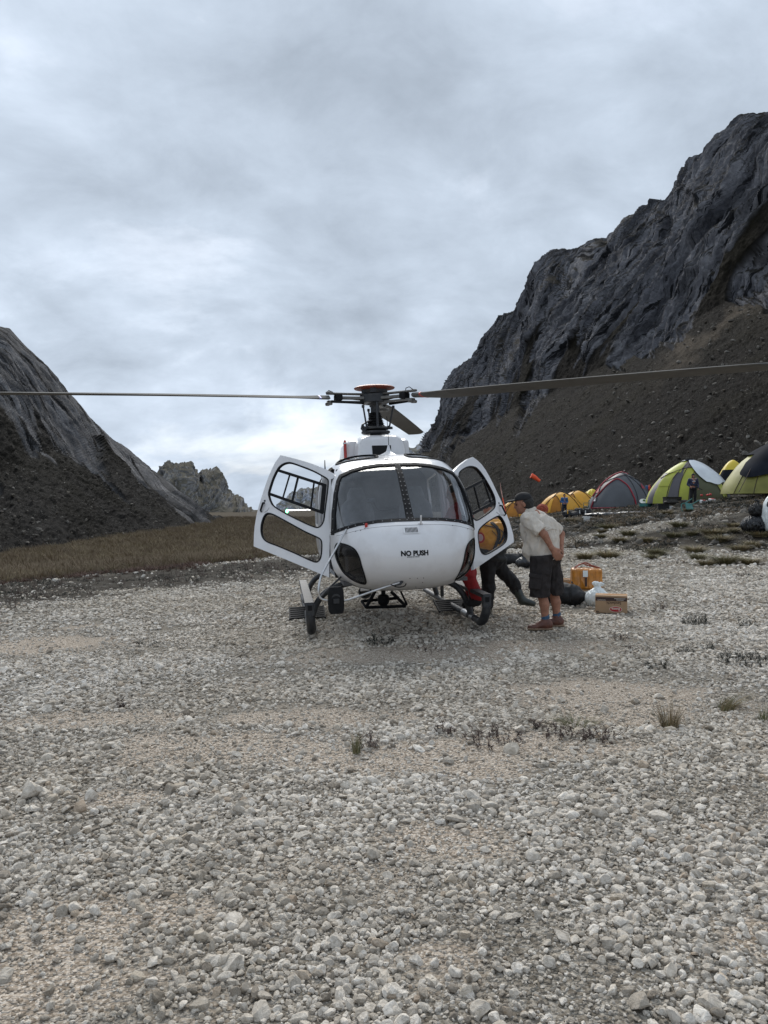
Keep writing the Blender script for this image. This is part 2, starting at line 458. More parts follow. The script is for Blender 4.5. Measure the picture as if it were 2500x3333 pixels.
# ---------------------------------------------------------------- mountains
def rock_material(name, dark, lite, talus_lo, talus_hi, moss, streak=1.0, scree=(0.115, 0.093, 0.07), crack_hi=0.47, crack_sc=0.55):
    m, nt, b = new_mat(name)
    N, L = nt.nodes.new, nt.links.new
    b.inputs['Roughness'].default_value = 0.9; b.inputs['Specular IOR Level'].default_value = 0.06
    geo = N('ShaderNodeNewGeometry')
    def attr(n):
        a = N('ShaderNodeAttribute'); a.attribute_name = n; return a.outputs['Fac']
    cmb = N('ShaderNodeCombineXYZ'); L(attr('across'), cmb.inputs[0]); L(attr('along'), cmb.inputs[1])
    def noise(vec, scale, det=8, rough=0.65, sc=(1, 1, 1), dist=0.0):
        mp = N('ShaderNodeMapping'); mp.inputs['Scale'].default_value = sc; L(vec, mp.inputs[0])
        n = N('ShaderNodeTexNoise'); n.inputs['Scale'].default_value = scale; n.inputs['Detail'].default_value = det; n.inputs['Roughness'].default_value = rough; n.inputs['Distortion'].default_value = dist
        L(mp.outputs[0], n.inputs['Vector']); return n.outputs['Fac']
    def ramp(src, pts):
        r = N('ShaderNodeValToRGB'); e = r.color_ramp.elements
        e[0].position, e[0].color = pts[0][0], (*pts[0][1], 1); e[1].position, e[1].color = pts[-1][0], (*pts[-1][1], 1)
        for p, c in pts[1:-1]: e.new(p).color = (*c, 1)
        L(src, r.inputs[0]); return r.outputs[0]
    def mix(f, a, c):
        x = N('ShaderNodeMix'); x.data_type = 'RGBA'; L(f, x.inputs[0]); L(a, x.inputs[6]); L(c, x.inputs[7]); return x.outputs[2]
    st = noise(cmb.outputs[0], 0.30, 9, 0.62, (1.0, 0.13, 1.0), 0.6)
    mid = tuple(0.55 * a + 0.45 * c for a, c in zip(dark, lite))
    rock = ramp(st, [(0.34, dark), (0.46, mid), (0.56, lite), (0.66, mid), (0.8, lite)])
    blot = noise(geo.outputs['Position'], 0.06, 6, 0.6)
    tone = ramp(blot, [(0.35, (0.72, 0.72, 0.74)), (0.65, (1.12, 1.1, 1.08))])
    mul = N('ShaderNodeMix'); mul.data_type = 'RGBA'; mul.blend_type = 'MULTIPLY'; mul.inputs[0].default_value = 1.0
    L(rock, mul.inputs[6]); L(tone, mul.inputs[7]); rock = mul.outputs[2]
    spk = ramp(noise(geo.outputs['Position'], 0.7, 12, 0.75), [(0.36, (0.66, 0.66, 0.68)), (0.64, (1.3, 1.29, 1.27))])
    mu2 = N('ShaderNodeMix'); mu2.data_type = 'RGBA'; mu2.blend_type = 'MULTIPLY'; mu2.inputs[0].default_value = 1.0
    L(rock, mu2.inputs[6]); L(spk, mu2.inputs[7]); rock = mu2.outputs[2]
    crack = noise(cmb.outputs[0], crack_sc, 7, 0.72, (1.0, 0.10, 1.0), 1.2)
    rock = mix(ramp(crack, [(crack_hi - 0.06, (streak, streak, streak)), (crack_hi, (0, 0, 0))]), rock, ramp(crack, [(0.0, tuple(c * 0.28 for c in dark)), (1.0, tuple(c * 0.3 for c in dark))]))
    tal = ramp(noise(geo.outputs['Position'], 0.9, 10, 0.75), [(0.36, talus_lo), (0.55, talus_hi), (0.66, tuple(c * 1.5 for c in talus_hi)), (0.76, tuple(c * 2.4 for c in talus_hi))])
    tal = mix(attr('scree'), tal, ramp(noise(geo.outputs['Position'], 0.7, 8, 0.7), [(0.3, tuple(c * 0.5 for c in scree)), (0.7, scree)]))
    col = mix(attr('talus'), rock, tal)
    ms = ramp(noise(geo.outputs['Position'], 0.35, 8, 0.7), [(0.3, tuple(c * 0.6 for c in moss)), (0.7, moss)])
    col = mix(attr('moss'), col, ms)
    L(col, b.inputs['Base Color'])
    bp = N('ShaderNodeBump'); bp.inputs['Strength'].default_value = 0.6; bp.inputs['Distance'].default_value = 1.2
    L(st, bp.inputs['Height'])
    bp2 = N('ShaderNodeBump'); bp2.inputs['Strength'].default_value = 0.9; bp2.inputs['Distance'].default_value = 0.7
    L(noise(geo.outputs['Position'], 1.3, 9, 0.75), bp2.inputs['Height']); L(bp.outputs[0], bp2.inputs['Normal']); L(bp2.outputs[0], b.inputs['Normal'])
    return m

MTN = {}
def mountain(name, label, ncol, nt_, nc_, ridge, talus, base, lean, amp, freq, mat_, tal_amp=0.5, scree=None, blocky=0.0, jag=1.0, steps=0.0, moss_amt=1.0, tal_mix=1.0, warp=1.0, stretch=1.0, low=0.0):
    """ridge/talus: photo (px, py, distance) polylines; base: (px, distance, z). Lower talus apron, fluted wall above, back slope behind."""
    ridge, talus, base = [np.array(q, dtype=float) for q in (ridge, talus, base)]
    px = np.linspace(ridge[0, 0], ridge[-1, 0], ncol)
    ax = (px - 1250) / 2500
    Yb = np.interp(px, base[:, 0], base[:, 1]); Zb = np.interp(px, base[:, 0], base[:, 2])
    Yt = np.interp(px, talus[:, 0], talus[:, 2]); Zt = CAM_H + (1650 - np.interp(px, talus[:, 0], talus[:, 1])) / 2500 * Yt
    Yr = np.interp(px, ridge[:, 0], ridge[:, 2]); Zr = CAM_H + (1650 - np.interp(px, ridge[:, 0], ridge[:, 1])) / 2500 * Yr
    rows_Y, rows_Z, rows_t = [], [], []
    for k in np.linspace(0, 1, nt_, endpoint=False):
        rows_Y.append(Yb + (Yt - Yb) * k); rows_Z.append(Zb + (Zt - Zb) * (0.86 * k + 0.14 * k * k)); rows_t.append(np.full(ncol, k))
    for k in np.linspace(0, 1, nc_):
        prof = k + 0.18 * np.sin(k * math.pi) * (0.6 + 0.4 * np.sin(px * 0.011))
        rows_Y.append(Yt + (Yr - Yt) * k); rows_Z.append(Zt + (Zr - Zt) * np.clip(prof, 0, 1.0 if k == 1 else 2)); rows_t.append(np.full(ncol, 1 + k))
    for k in (0.15, 0.4, 1.0):
        rows_Y.append(Yr * (1 + 0.3 * k)); rows_Z.append(Zr - (Zr + 5) * k * 0.6 - 0.5); rows_t.append(np.full(ncol, 2 + k))
    Yy = np.array(rows_Y); Z = np.array(rows_Z); T = np.array(rows_t); X = Yy * ax[None, :]
    # base normals
    P = np.stack([X, Yy, Z], -1)
    du = np.gradient(P, axis=1); dv = np.gradient(P, axis=0)
    nrm = np.cross(du, dv); nrm /= np.linalg.norm(nrm, axis=-1, keepdims=True) + 1e-9
    # wall coordinates: horizontal run and height
    s = np.cumsum(np.hypot(np.gradient(X, axis=1), np.gradient(Yy, axis=1)), axis=1); h = Z
    cl, sl = math.cos(lean), math.sin(lean)
    wx = warp * 4 * fbm(s * 0.02, h * 0.02, s * 0, 3) / freq * 0.12
    across = (s * cl - h * sl) + wx * 6; along = (s * sl + h * cl) / stretch
    cl_w = sstep(-0.03, 0.05, (T - 1) * 0.9 + low + tal_mix * fbm(across * freq * 0.5, along * freq * 0.17, s * 0 + 3.3, 6, 2.03, 0.55))     # 1 on the wall, 0 on talus
    def billow(x, y, z, oct=4, gain=0.5):
        a, t, w = 1.0, 0, 0
        for o in range(oct):
            t = t + a * (2.2 * np.abs(perlin(x + 31.7 * o, y + 3.3 * o, z - 7.9 * o)) - 0.6); w += a
            x, y, a = x * 2.1, y * 2.03, a * gain
        return t / w
    wr = warp * 1.6 * fbm(across * freq * 0.25, along * freq * 0.25, s * 0 + 5.0, 4)
    rock_n = 1.3 * fbm(across * freq * 0.4 + wr * 0.5, along * freq * 0.15, s * 0 + 1.0, 3) + 0.70 * billow(across * freq * 0.8 + wr, along * freq * 0.18, s * 0 + 2.0, 3) \
        + 0.46 * billow(across * freq * 2.4 + 1.6 * wr, along * freq * 0.5, s * 0 + 6.0, 3, 0.6) + 0.26 * billow(across * freq * 6.0 + 2 * wr, along * freq * 1.6, s * 0 + 8.0, 3, 0.6) + 0.07 * fbm(across * freq * 14, along * freq * 7, s * 0, 3)
    if steps:
        q = h * 0.09 + 0.9 * fbm(s * 0.02, h * 0.02, s * 0 + 9, 3); rock_n = rock_n + steps * (np.abs((q % 1.0) - 0.5) * 2 - 0.5)
    if blocky:
        rock_n = rock_n + blocky * ridged(s * freq * 1.3, h * freq * 1.3, Yy * 0 + 4.0, 5)
    tal_n = 1.2 * fbm(X * 0.05, Yy * 0.05, Z * 0.05, 3) + 0.5 * ridged(X * 0.16, Yy * 0.16, Z * 0.16, 4) + 0.45 * np.clip(fbm(X * 0.8, Yy * 0.8, Z * 0.8, 4), -0.1, 1) + 0.25 * fbm(X * 2.4, Yy * 2.4, Z * 2.4, 2) + 1.1 * fbm(s * 0.10, h * 0.025, s * 0 + 3.0, 4)
    fade = np.where(T > 2, 0.4, 1.0) * np.clip(T / 0.03, 0, 1)
    near_ridge = 1 - (1 - jag) * sstep(0.75, 1.0, T - 1)
    disp = (cl_w * amp * rock_n * near_ridge + (1 - cl_w) * tal_amp * tal_n) * fade
    P = P + nrm * disp[..., None] * (1.0 if nrm[..., 2].mean() > 0 else -1.0)
    nr = len(Yy); i = np.arange(nr * ncol).reshape(nr, ncol)
    F = np.stack([i[:-1, :-1], i[:-1, 1:], i[1:, 1:], i[1:, :-1]], -1).reshape(-1, 4)
    m = np_mesh(name, P.reshape(-1, 3), F)
    dv2 = np.gradient(P, axis=0); du2 = np.gradient(P, axis=1); n2 = np.cross(du2, dv2); n2 /= np.linalg.norm(n2, axis=-1, keepdims=True) + 1e-9
    flat = np.abs(n2[..., 2])
    mossn = fbm(P[..., 0] * 0.05, P[..., 1] * 0.05, P[..., 2] * 0.05, 4)
    moss = sstep(0.55, 0.8, flat + 0.5 * mossn) * cl_w * moss_amt + (1 - cl_w) * 0.8 * sstep(-0.05, 0.3, mossn)
    set_attr(m, 'across', across.ravel()); set_attr(m, 'along', along.ravel()); set_attr(m, 'talus', (1 - cl_w).ravel()); set_attr(m, 'moss', np.clip(moss, 0, 0.9).ravel())
    sc = np.zeros_like(T)
    if scree is not None: sc = scree(np.broadcast_to(px, T.shape), 1650 - (P[..., 2] - CAM_H) / P[..., 1] * 2500, T)
    set_attr(m, 'scree', np.clip(sc, 0, 1).ravel())
    o = obj(name, m, None, mat_, True)
    tag(o, label, 'mountain', kind='structure')
    MTN[name] = (o, P, T)
    return o

rock_dark = rock_material('dark_limestone', (0.045, 0.047, 0.054), (0.20, 0.203, 0.218), (0.0058, 0.0051, 0.0043), (0.0125, 0.0108, 0.009), (0.017, 0.0145, 0.009))
rock_pale = rock_material('slab_limestone', (0.060, 0.061, 0.064), (0.25, 0.252, 0.26), (0.010, 0.0095, 0.009), (0.024, 0.0225, 0.021), (0.015, 0.014, 0.0105), 1.0, crack_hi=0.49, crack_sc=0.4)
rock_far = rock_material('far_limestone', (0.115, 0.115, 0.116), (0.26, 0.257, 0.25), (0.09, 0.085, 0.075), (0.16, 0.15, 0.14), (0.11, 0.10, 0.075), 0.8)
rock_hazed = rock_material('hazed_limestone', (0.19, 0.21, 0.25), (0.42, 0.45, 0.50), (0.10, 0.095, 0.08), (0.14, 0.13, 0.11), (0.12, 0.115, 0.09), 0.6)  # air haze put into the colour: rock paled and blued for distance

def scree_r(px, py, T):
    # tan scree chute slanting down the right-hand apron
    line = 960 + (2500 - px) * 0.72
    n = fbm(px * 0.012, py * 0.012, px * 0, 4)
    return sstep(55, 5, np.abs(py - line + 90 * n)) * sstep(2060, 2260, px + 60 * n) * 0.85
mountain('mountain_right', 'dark fluted limestone mountain wall rising behind the tents', 760, 190, 330,
    ridge=[(1300, 1600, 420), (1371, 1474, 390), (1394, 1424, 383), (1424, 1379, 375), (1447, 1319, 366), (1454, 1258, 360), (1484, 1198, 352), (1537, 1160, 340), (1582, 1085, 330), (1635, 1040, 320), (1688, 1017, 308), (1703, 980, 304), (1733, 919, 298), (1748, 866, 294), (1808, 829, 284), (1861, 821, 275), (1914, 799, 266), (1977, 784, 256), (2027, 720, 248), (2080, 693, 240), (2110, 671, 236), (2147, 651, 230), (2180, 663, 226), (2203, 595, 222), (2245, 550, 216), (2306, 482, 210), (2351, 452, 206), (2411, 410, 200), (2500, 374, 192), (2700, 300, 178), (3000, 180, 160), (3300, 120, 150)],
    talus=[(1300, 1610, 400), (1371, 1500, 360), (1401, 1447, 340), (1530, 1400, 285), (1658, 1341, 240), (1800, 1270, 205), (1944, 1206, 178), (2100, 1120, 160), (2260, 1040, 145), (2500, 900, 132), (3300, 500, 105)],
    base=[(1300, 300, -4), (1371, 250, -4), (1500, 165, -2.5), (1700, 105, 0.0), (2000, 77, 0.6), (2300, 64, 1.4), (2500, 59, 1.8), (3300, 46, 2.5)],
    lean=0.46, amp=3.4, freq=0.12, mat_=rock_dark, tal_amp=0.75, scree=scree_r, jag=0.95, blocky=0.2, low=0.10, tal_mix=1.15)
mountain('mountain_left', 'pale limestone slab mountain with diagonal ribs at the left', 420, 150, 220,
    ridge=[(-800, 560, 105), (-400, 780, 130), (-150, 960, 142), (0, 1062, 150), (30, 1073, 152), (68, 1115, 155), (120, 1168, 159), (166, 1213, 163), (226, 1281, 170), (286, 1349, 177), (347, 1409, 185), (422, 1469, 196), (497, 1537, 208), (558, 1582, 218), (618, 1630, 229), (678, 1668, 240), (760, 1700, 255)],
    talus=[(-800, 1300, 62), (-300, 1500, 78), (0, 1545, 92), (136, 1475, 110), (271, 1492, 124), (412, 1535, 146), (542, 1602, 170), (624, 1638, 188), (705, 1683, 215), (760, 1702, 240)],
    base=[(-800, 36, -1.9), (0, 54, -2.6), (200, 68, -2.9), (400, 92, -3.0), (600, 120, -3.0), (760, 170, -3.2)],
    lean=-0.80, amp=1.9, freq=0.17, mat_=rock_pale, tal_amp=1.0, jag=0.3, moss_amt=0.35, warp=0.5, stretch=2.0, tal_mix=1.5, low=0.12)
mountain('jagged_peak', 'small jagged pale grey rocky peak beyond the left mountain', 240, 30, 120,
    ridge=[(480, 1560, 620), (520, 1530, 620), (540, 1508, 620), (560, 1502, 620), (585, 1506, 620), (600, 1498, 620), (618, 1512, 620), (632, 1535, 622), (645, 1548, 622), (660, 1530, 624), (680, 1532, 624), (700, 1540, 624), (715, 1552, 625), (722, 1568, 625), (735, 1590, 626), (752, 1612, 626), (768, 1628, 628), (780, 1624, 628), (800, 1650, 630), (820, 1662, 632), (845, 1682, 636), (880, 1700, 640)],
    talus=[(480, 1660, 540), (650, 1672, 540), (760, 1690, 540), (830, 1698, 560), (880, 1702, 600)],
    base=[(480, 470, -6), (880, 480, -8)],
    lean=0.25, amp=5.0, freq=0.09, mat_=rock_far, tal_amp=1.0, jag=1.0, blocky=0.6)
mountain('distant_ridge', 'distant ridge tinted pale blue-grey for haze, closing the valley behind the helicopter', 300, 60, 160,
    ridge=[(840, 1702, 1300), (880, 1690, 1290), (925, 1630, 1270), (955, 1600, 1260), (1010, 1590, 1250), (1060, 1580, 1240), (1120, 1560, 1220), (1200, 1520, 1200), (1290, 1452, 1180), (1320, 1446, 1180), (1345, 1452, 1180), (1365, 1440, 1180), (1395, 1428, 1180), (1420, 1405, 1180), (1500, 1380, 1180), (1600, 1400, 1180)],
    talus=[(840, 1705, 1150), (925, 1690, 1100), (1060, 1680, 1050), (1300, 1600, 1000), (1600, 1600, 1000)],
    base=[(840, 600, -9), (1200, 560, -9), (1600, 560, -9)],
    lean=0.35, amp=12.0, freq=0.03, mat_=rock_hazed, tal_amp=3.0, jag=0.5, blocky=0.6)

# ---------------------------------------------------------------- gravel
def stone_mesh(name, seed, sub=2, flat=0.65):
    r = np.random.default_rng(seed)
    bm = bmesh.new(); bmesh.ops.create_icosphere(bm, subdivisions=sub, radius=0.5)
    m = bpy.data.meshes.new(name); bm.to_mesh(m); bm.free()
    V = np.zeros(len(m.vertices) * 3, dtype=np.float32); m.vertices.foreach_get('co', V); V = V.reshape(-1, 3)
    # cut by random planes for an angular, broken outline
    for _ in range(r.integers(7, 12)):
        n = r.normal(size=3); n /= np.linalg.norm(n); d = r.uniform(0.22, 0.40)
        k = V @ n; over = np.clip(k - d, 0, None); V = V - n * (over * 0.92)[:, None]
    V = V + 0.05 * np.stack([perlin(V[:, 0] * 4 + seed, V[:, 1] * 4, V[:, 2] * 4 + a) for a in (0., 9., 21.)], 1)
    V *= np.array([1.0, r.uniform(0.65, 0.95), r.uniform(flat - 0.15, flat + 0.15)])
    V /= np.abs(V[:, :2]).max() * 2
    m.vertices.foreach_set('co', V.ravel().astype(np.float32)); m.update()
    autosmooth(m, 24)
    return m
def stone_material(name, shade=1.0):
    m, nt, b = new_mat(name)
    N, L = nt.nodes.new, nt.links.new
    b.inputs['Roughness'].default_value = 0.85; b.inputs['Specular IOR Level'].default_value = 0.25
    oi = N('ShaderNodeObjectInfo'); tc = N('ShaderNodeTexCoord'); geo = N('ShaderNodeNewGeometry')
    r = N('ShaderNodeValToRGB'); e = r.color_ramp.elements
    pts = [(0.0, (0.28, 0.244, 0.20)), (0.15, (0.47, 0.426, 0.362)), (0.5, (0.645, 0.598, 0.525)), (0.88, (0.82, 0.775, 0.70)), (0.95, (0.60, 0.535, 0.44)), (1.0, (0.45, 0.365, 0.28))]
    e[0].position, e[0].color = pts[0][0], (*[c * shade for c in pts[0][1]], 1); e[1].position, e[1].color = pts[-1][0], (*[c * shade for c in pts[-1][1]], 1)
    for p, c in pts[1:-1]: e.new(p).color = (*[q * shade for q in c], 1)
    L(oi.outputs['Random'], r.inputs[0])
    n = N('ShaderNodeTexNoise'); n.inputs['Scale'].default_value = 3.0; n.inputs['Detail'].default_value = 7; n.inputs['Roughness'].default_value = 0.65; n.inputs['Distortion'].default_value = 1.0
    add = N('ShaderNodeVectorMath'); add.operation = 'ADD'; L(tc.outputs['Object'], add.inputs[0]); L(oi.outputs['Location'], add.inputs[1])
    L(add.outputs[0], n.inputs['Vector'])
    r2 = N('ShaderNodeValToRGB'); r2.color_ramp.elements[0].position = 0.32; r2.color_ramp.elements[0].color = (0.60, 0.575, 0.54, 1); r2.color_ramp.elements[1].position = 0.68; r2.color_ramp.elements[1].color = (1.12, 1.12, 1.12, 1)
    L(n.outputs['Fac'], r2.inputs[0])
    mu = N('ShaderNodeMix'); mu.data_type = 'RGBA'; mu.blend_type = 'MULTIPLY'; mu.inputs[0].default_value = 1
    L(r.outputs[0], mu.inputs[6]); L(r2.outputs[0], mu.inputs[7])
    # broad drift of tone over the bar
    n2 = N('ShaderNodeTexNoise'); n2.inputs['Scale'].default_value = 0.35; n2.inputs['Detail'].default_value = 4; L(geo.outputs['Position'], n2.inputs['Vector'])
    r3 = N('ShaderNodeValToRGB'); r3.color_ramp.elements[0].position = 0.35; r3.color_ramp.elements[0].color = (0.86, 0.83, 0.79, 1); r3.color_ramp.elements[1].position = 0.62; r3.color_ramp.elements[1].color = (1.04, 1.04, 1.05, 1)
    L(n2.outputs['Fac'], r3.inputs[0])
    mv = N('ShaderNodeMix'); mv.data_type = 'RGBA'; mv.blend_type = 'MULTIPLY'; mv.inputs[0].default_value = 1
    L(mu.outputs[2], mv.inputs[6]); L(r3.outputs[0], mv.inputs[7]); L(mv.outputs[2], b.inputs['Base Color'])
    bp = N('ShaderNodeBump'); bp.inputs['Strength'].default_value = 0.5; bp.inputs['Distance'].default_value = 0.05
    L(n.outputs['Fac'], bp.inputs['Height']); L(bp.outputs[0], b.inputs['Normal'])
    return m
M_STONE = stone_material('limestone_pebble')
M_STONE_DARK = stone_material('talus_stone', 0.24)
STONES = [stone_mesh('stone_shape', 100 + k, 2, 0.62) for k in range(14)]
BIGSTONES = [stone_mesh('big_stone_shape', 300 + k, 3, 0.68) for k in range(10)]
for q in STONES + BIGSTONES: q.materials.append(M_STONE)
def source_collection(name, meshes):
    c = bpy.data.collections.new(name)
    for q in meshes: c.objects.link(bpy.data.objects.new(name + '_shape', q))
    return c
def scatter(name, pts, scl, rot, pick, coll, parent=None):
    """one object: points carrying instances of the shapes in coll"""
    m = bpy.data.meshes.new(name); n = len(pts)
    m.vertices.add(n); m.vertices.foreach_set('co', np.ascontiguousarray(pts, dtype=np.float32).ravel())
    for nm, arr in (('sclv', scl), ('rotv', rot)):
        a = m.attributes.new(nm, 'FLOAT_VECTOR', 'POINT'); a.data.foreach_set('vector', np.ascontiguousarray(arr, dtype=np.float32).ravel())
    a = m.attributes.new('pick', 'INT', 'POINT'); a.data.foreach_set('value', np.ascontiguousarray(pick, dtype=np.int32))
    m.update()
    o = obj(name, m, parent)
    ng = bpy.data.node_groups.new(name + '_nodes', 'GeometryNodeTree')
    ng.interface.new_socket('Geometry', in_out='INPUT', socket_type='NodeSocketGeometry'); ng.interface.new_socket('Geometry', in_out='OUTPUT', socket_type='NodeSocketGeometry')
    N, L = ng.nodes.new, ng.links.new
    gi, go = N('NodeGroupInput'), N('NodeGroupOutput')
    ci = N('GeometryNodeCollectionInfo'); ci.inputs['Collection'].default_value = coll; ci.inputs['Separate Children'].default_value = True; ci.inputs['Reset Children'].default_value = True
    ip = N('GeometryNodeInstanceOnPoints'); ip.inputs['Pick Instance'].default_value = True
    def na(nm, t):
        x = N('GeometryNodeInputNamedAttribute'); x.data_type = t; x.inputs['Name'].default_value = nm
        return x.outputs['Attribute']
    L(gi.outputs[0], ip.inputs['Points']); L(ci.outputs[0], ip.inputs['Instance']); L(na('pick', 'INT'), ip.inputs['Instance Index'])
    L(na('rotv', 'FLOAT_VECTOR'), ip.inputs['Rotation']); L(na('sclv', 'FLOAT_VECTOR'), ip.inputs['Scale'])
    L(ip.outputs[0], go.inputs[0])
    md = o.modifiers.new('scatter', 'NODES'); md.node_group = ng
    return tag(o, kind='stuff')

def ring_points(d0, d1, dens, half=0.66):
    """random points between two distances inside a fan in front of the camera"""
    side = 2.0
    area = half * (d1 * d1 - d0 * d0) + 2 * side * (d1 - d0)
    n = int(area * dens)
    # width of the strip grows with distance and keeps a margin on both sides
    u = RNG.uniform(0, 1, n)
    y = (-side + np.sqrt(side * side + half * (half * d0 * d0 + 2 * side * d0 + u * (half * (d1 * d1 - d0 * d0) + 2 * side * (d1 - d0))))) / half
    x = (half * y + side) * RNG.uniform(-1, 1, n)
    return x, y
KEEP_OUT = []
def build_gravel():
    xs, ys, ss = [], [], []
    for d0, d1, specs in ((1.5, 3.6, ((3800, 0.011, 0.021), (2300, 0.021, 0.038), (600, 0.036, 0.060), (50, 0.058, 0.09))),
                          (3.6, 6.0, ((2400, 0.015, 0.025), (1500, 0.024, 0.04), (520, 0.04, 0.066), (40, 0.06, 0.10))),
                          (6.0, 10.0, ((1000, 0.022, 0.034), (800, 0.032, 0.05), (190, 0.05, 0.075), (18, 0.075, 0.11))),
                          (10.0, 17.0, ((480, 0.036, 0.055), (180, 0.055, 0.085), (12, 0.08, 0.13))),
                          (17.0, 32.0, ((90, 0.055, 0.10), (14, 0.10, 0.16)))):
        for dens, s0, s1 in specs:
            x, y = ring_points(d0, d1, dens)
            s = s0 + (s1 - s0) * RNG.uniform(0, 1, len(x)) ** 1.6
            cl = fbm(x * 1.1, y * 1.1, x * 0 + 6.6, 4)
            keep = RNG.uniform(0, 1, len(x)) < np.clip(0.72 + 1.3 * cl * np.clip(s / 0.03, 0.3, 1.6), 0.12, 1)
            sw = sand_w(x, y)
            keep &= RNG.uniform(0, 1, len(x)) > sw * np.where(s > 0.034, 0.94, np.where(s > 0.022, 0.90, 0.66))
            tw = np.maximum(turf_w(x, y), 0.93 * soil_w(x, y))
            keep &= RNG.uniform(0, 1, len(x)) > tw * 1.02
            keep &= RNG.uniform(0, 1, len(x)) > 0.95 * band_w(x, y)
            xs.append(x[keep]); ys.append(y[keep]); ss.append(s[keep])
    x, y, s = np.concatenate(xs), np.concatenate(ys), np.concatenate(ss)
    z = G(x, y) + s * 0.10
    n = len(x)
    scl = s[:, None] * RNG.uniform(0.8, 1.2, (n, 3)); scl[:, 2] = s * RNG.uniform(0.75, 1.25, n)
    rot = np.stack([RNG.normal(0, 0.35, n), RNG.normal(0, 0.35, n), RNG.uniform(0, 6.283, n)], 1)
    print('gravel stones', n)
    return scatter('gravel', np.stack([x, y, z], 1), scl, rot, RNG.integers(0, len(STONES), n), source_collection('gravel_source', STONES), ground)
gravel = build_gravel()

# the largest stones one can pick out: each a piece of the ground
NOTED = [(20, 2662, 66), (100, 2590, 92), (113, 2643, 60), (796, 3034, 66), (491, 3060, 36), (501, 3137, 58), (889, 2769, 44), (806, 2905, 52), (1008, 3044, 54), (982, 3183, 62), (842, 2692, 52), (318, 3210, 42), (458, 3236, 40), (100, 2925, 62), (275, 2860, 42), (245, 2964, 56), (311, 2974, 46), (670, 3163, 44), (1486, 3176, 70), (2083, 3270, 102), (2023, 3017, 66), (1930, 3083, 46), (2375, 3000, 50), (2116, 3130, 52), (2190, 3316, 76), (2487, 3070, 74), (1964, 2878, 62), (2090, 2905, 62), (1960, 2782, 52), (2023, 2871, 46), (1526, 3236, 62), (1838, 3126, 38), (2448, 3272, 64), (1801, 2312, 46), (1826, 2287, 36), (1964, 2315, 38), (2070, 2290, 40), (1669, 2447, 62), (2181, 2167, 26), (2446, 2052, 36), (1280, 2301, 28), (1122, 2567, 44), (1459, 2485, 40), (217, 2209, 36), (518, 2179, 38), (72, 2215, 48), (283, 2242, 42), (449, 2224, 32), (732, 2098, 22), (620, 2500, 40), (200, 2570, 44), (300, 2600, 52), (215, 2640, 48), (330, 2640, 44)]
def build_stones():
    rr = random.Random(11)
    spots = list(NOTED)
    while len(spots) < 300:
        py = 2080 + (3330 - 2080) * rr.random() ** 0.75; px = rr.uniform(-60, 2560)
        spots.append((px, py, (py - 1650) / 1683 * rr.uniform(34, 62)))
    for k, (px, py, w) in enumerate(spots):
        p = on_ground(px, py)
        if abs(p.x - 0.1) < 1.4 and 8.0 < p.y < 15: continue
        size = w / 2500 * p.y
        o = bpy.data.objects.new('stone', BIGSTONES[rr.randrange(len(BIGSTONES))])
        COL.objects.link(o); o.parent = ground
        o.location = p + Vector((0, 0, size * 0.16))
        o.rotation_euler = (rr.gauss(0, 0.22), rr.gauss(0, 0.22), rr.uniform(0, 6.28))
        o.scale = (size, size * rr.uniform(0.85, 1.15), size * rr.uniform(0.8, 1.15))
build_stones()

def build_talus_stones():
    pts, scl = [], []
    for nm, n, s0, s1 in (('mountain_right', 11000, 0.12, 0.8), ('mountain_left', 6000, 0.10, 0.6)):
        o, P, T = MTN[nm]
        ii, jj = np.nonzero((T > 0.02) & (T < 1.0))
        dist = P[ii, jj, 1]; w = 1 / dist ** 0.6; w /= w.sum()
        k = RNG.choice(len(ii), n, p=w)
        p = P[ii[k], jj[k]] + RNG.normal(0, 0.35, (n, 3)) * np.array([1, 1, 0])
        s = s0 + (s1 - s0) * RNG.uniform(0, 1, n) ** 9
        pts.append(p + np.array([0, 0, 0.1]) * s[:, None]); scl.append(s)
    p = np.concatenate(pts); s = np.concatenate(scl); n = len(p)
    shapes = [q.copy() for q in STONES]
    for q in shapes: q.materials.clear(); q.materials.append(M_STONE_DARK)
    rot = np.stack([RNG.normal(0, 0.5, n), RNG.normal(0, 0.5, n), RNG.uniform(0, 6.283, n)], 1)
    o = scatter('talus_stones', p, s[:, None] * RNG.uniform(0.7, 1.3, (n, 3)), rot, RNG.integers(0, len(shapes), n), source_collection('talus_source', shapes))
    tag(o, 'scattered grey stones lying over both dark talus slopes', 'stones')
build_talus_stones()
# ================================================================ helicopter
M_WHITE = mat('white_aircraft_paint', (0.66, 0.655, 0.66), 0.28, 0, 0.03, 2.0, coat=0.5, dirt=(0.40, 0.36, 0.33), dscale=2.2, damt=0.34)
M_BLACK = mat('black_rubber', (0.010, 0.010, 0.011), 0.75, 0, 0.2, 30, spec=0.2)
M_DARK = mat('dark_grey_metal', (0.035, 0.037, 0.041), 0.5, 0.3, 0.25, 14, bump=0.1, dirt=(0.13, 0.12, 0.105), dscale=9, damt=0.5)
M_PAW = mat('matt_black_paw', (0.02, 0.021, 0.023), 0.8, 0.0, 0.3, 14, spec=0.2, dirt=(0.07, 0.065, 0.06), dscale=9, damt=0.5)
M_STEP2 = mat('dull_rivet_metal', (0.30, 0.30, 0.31), 0.5, 0.5)
M_STEP = mat('grey_step_metal', (0.045, 0.047, 0.052), 0.6, 0.2, 0.25, 12, spec=0.3, dirt=(0.10, 0.092, 0.083), dscale=7, damt=0.6)
M_HUB = mat('olive_grey_composite', (0.16, 0.155, 0.145), 0.55, 0.1, 0.2, 12, dirt=(0.05, 0.048, 0.045), dscale=12, damt=0.7)
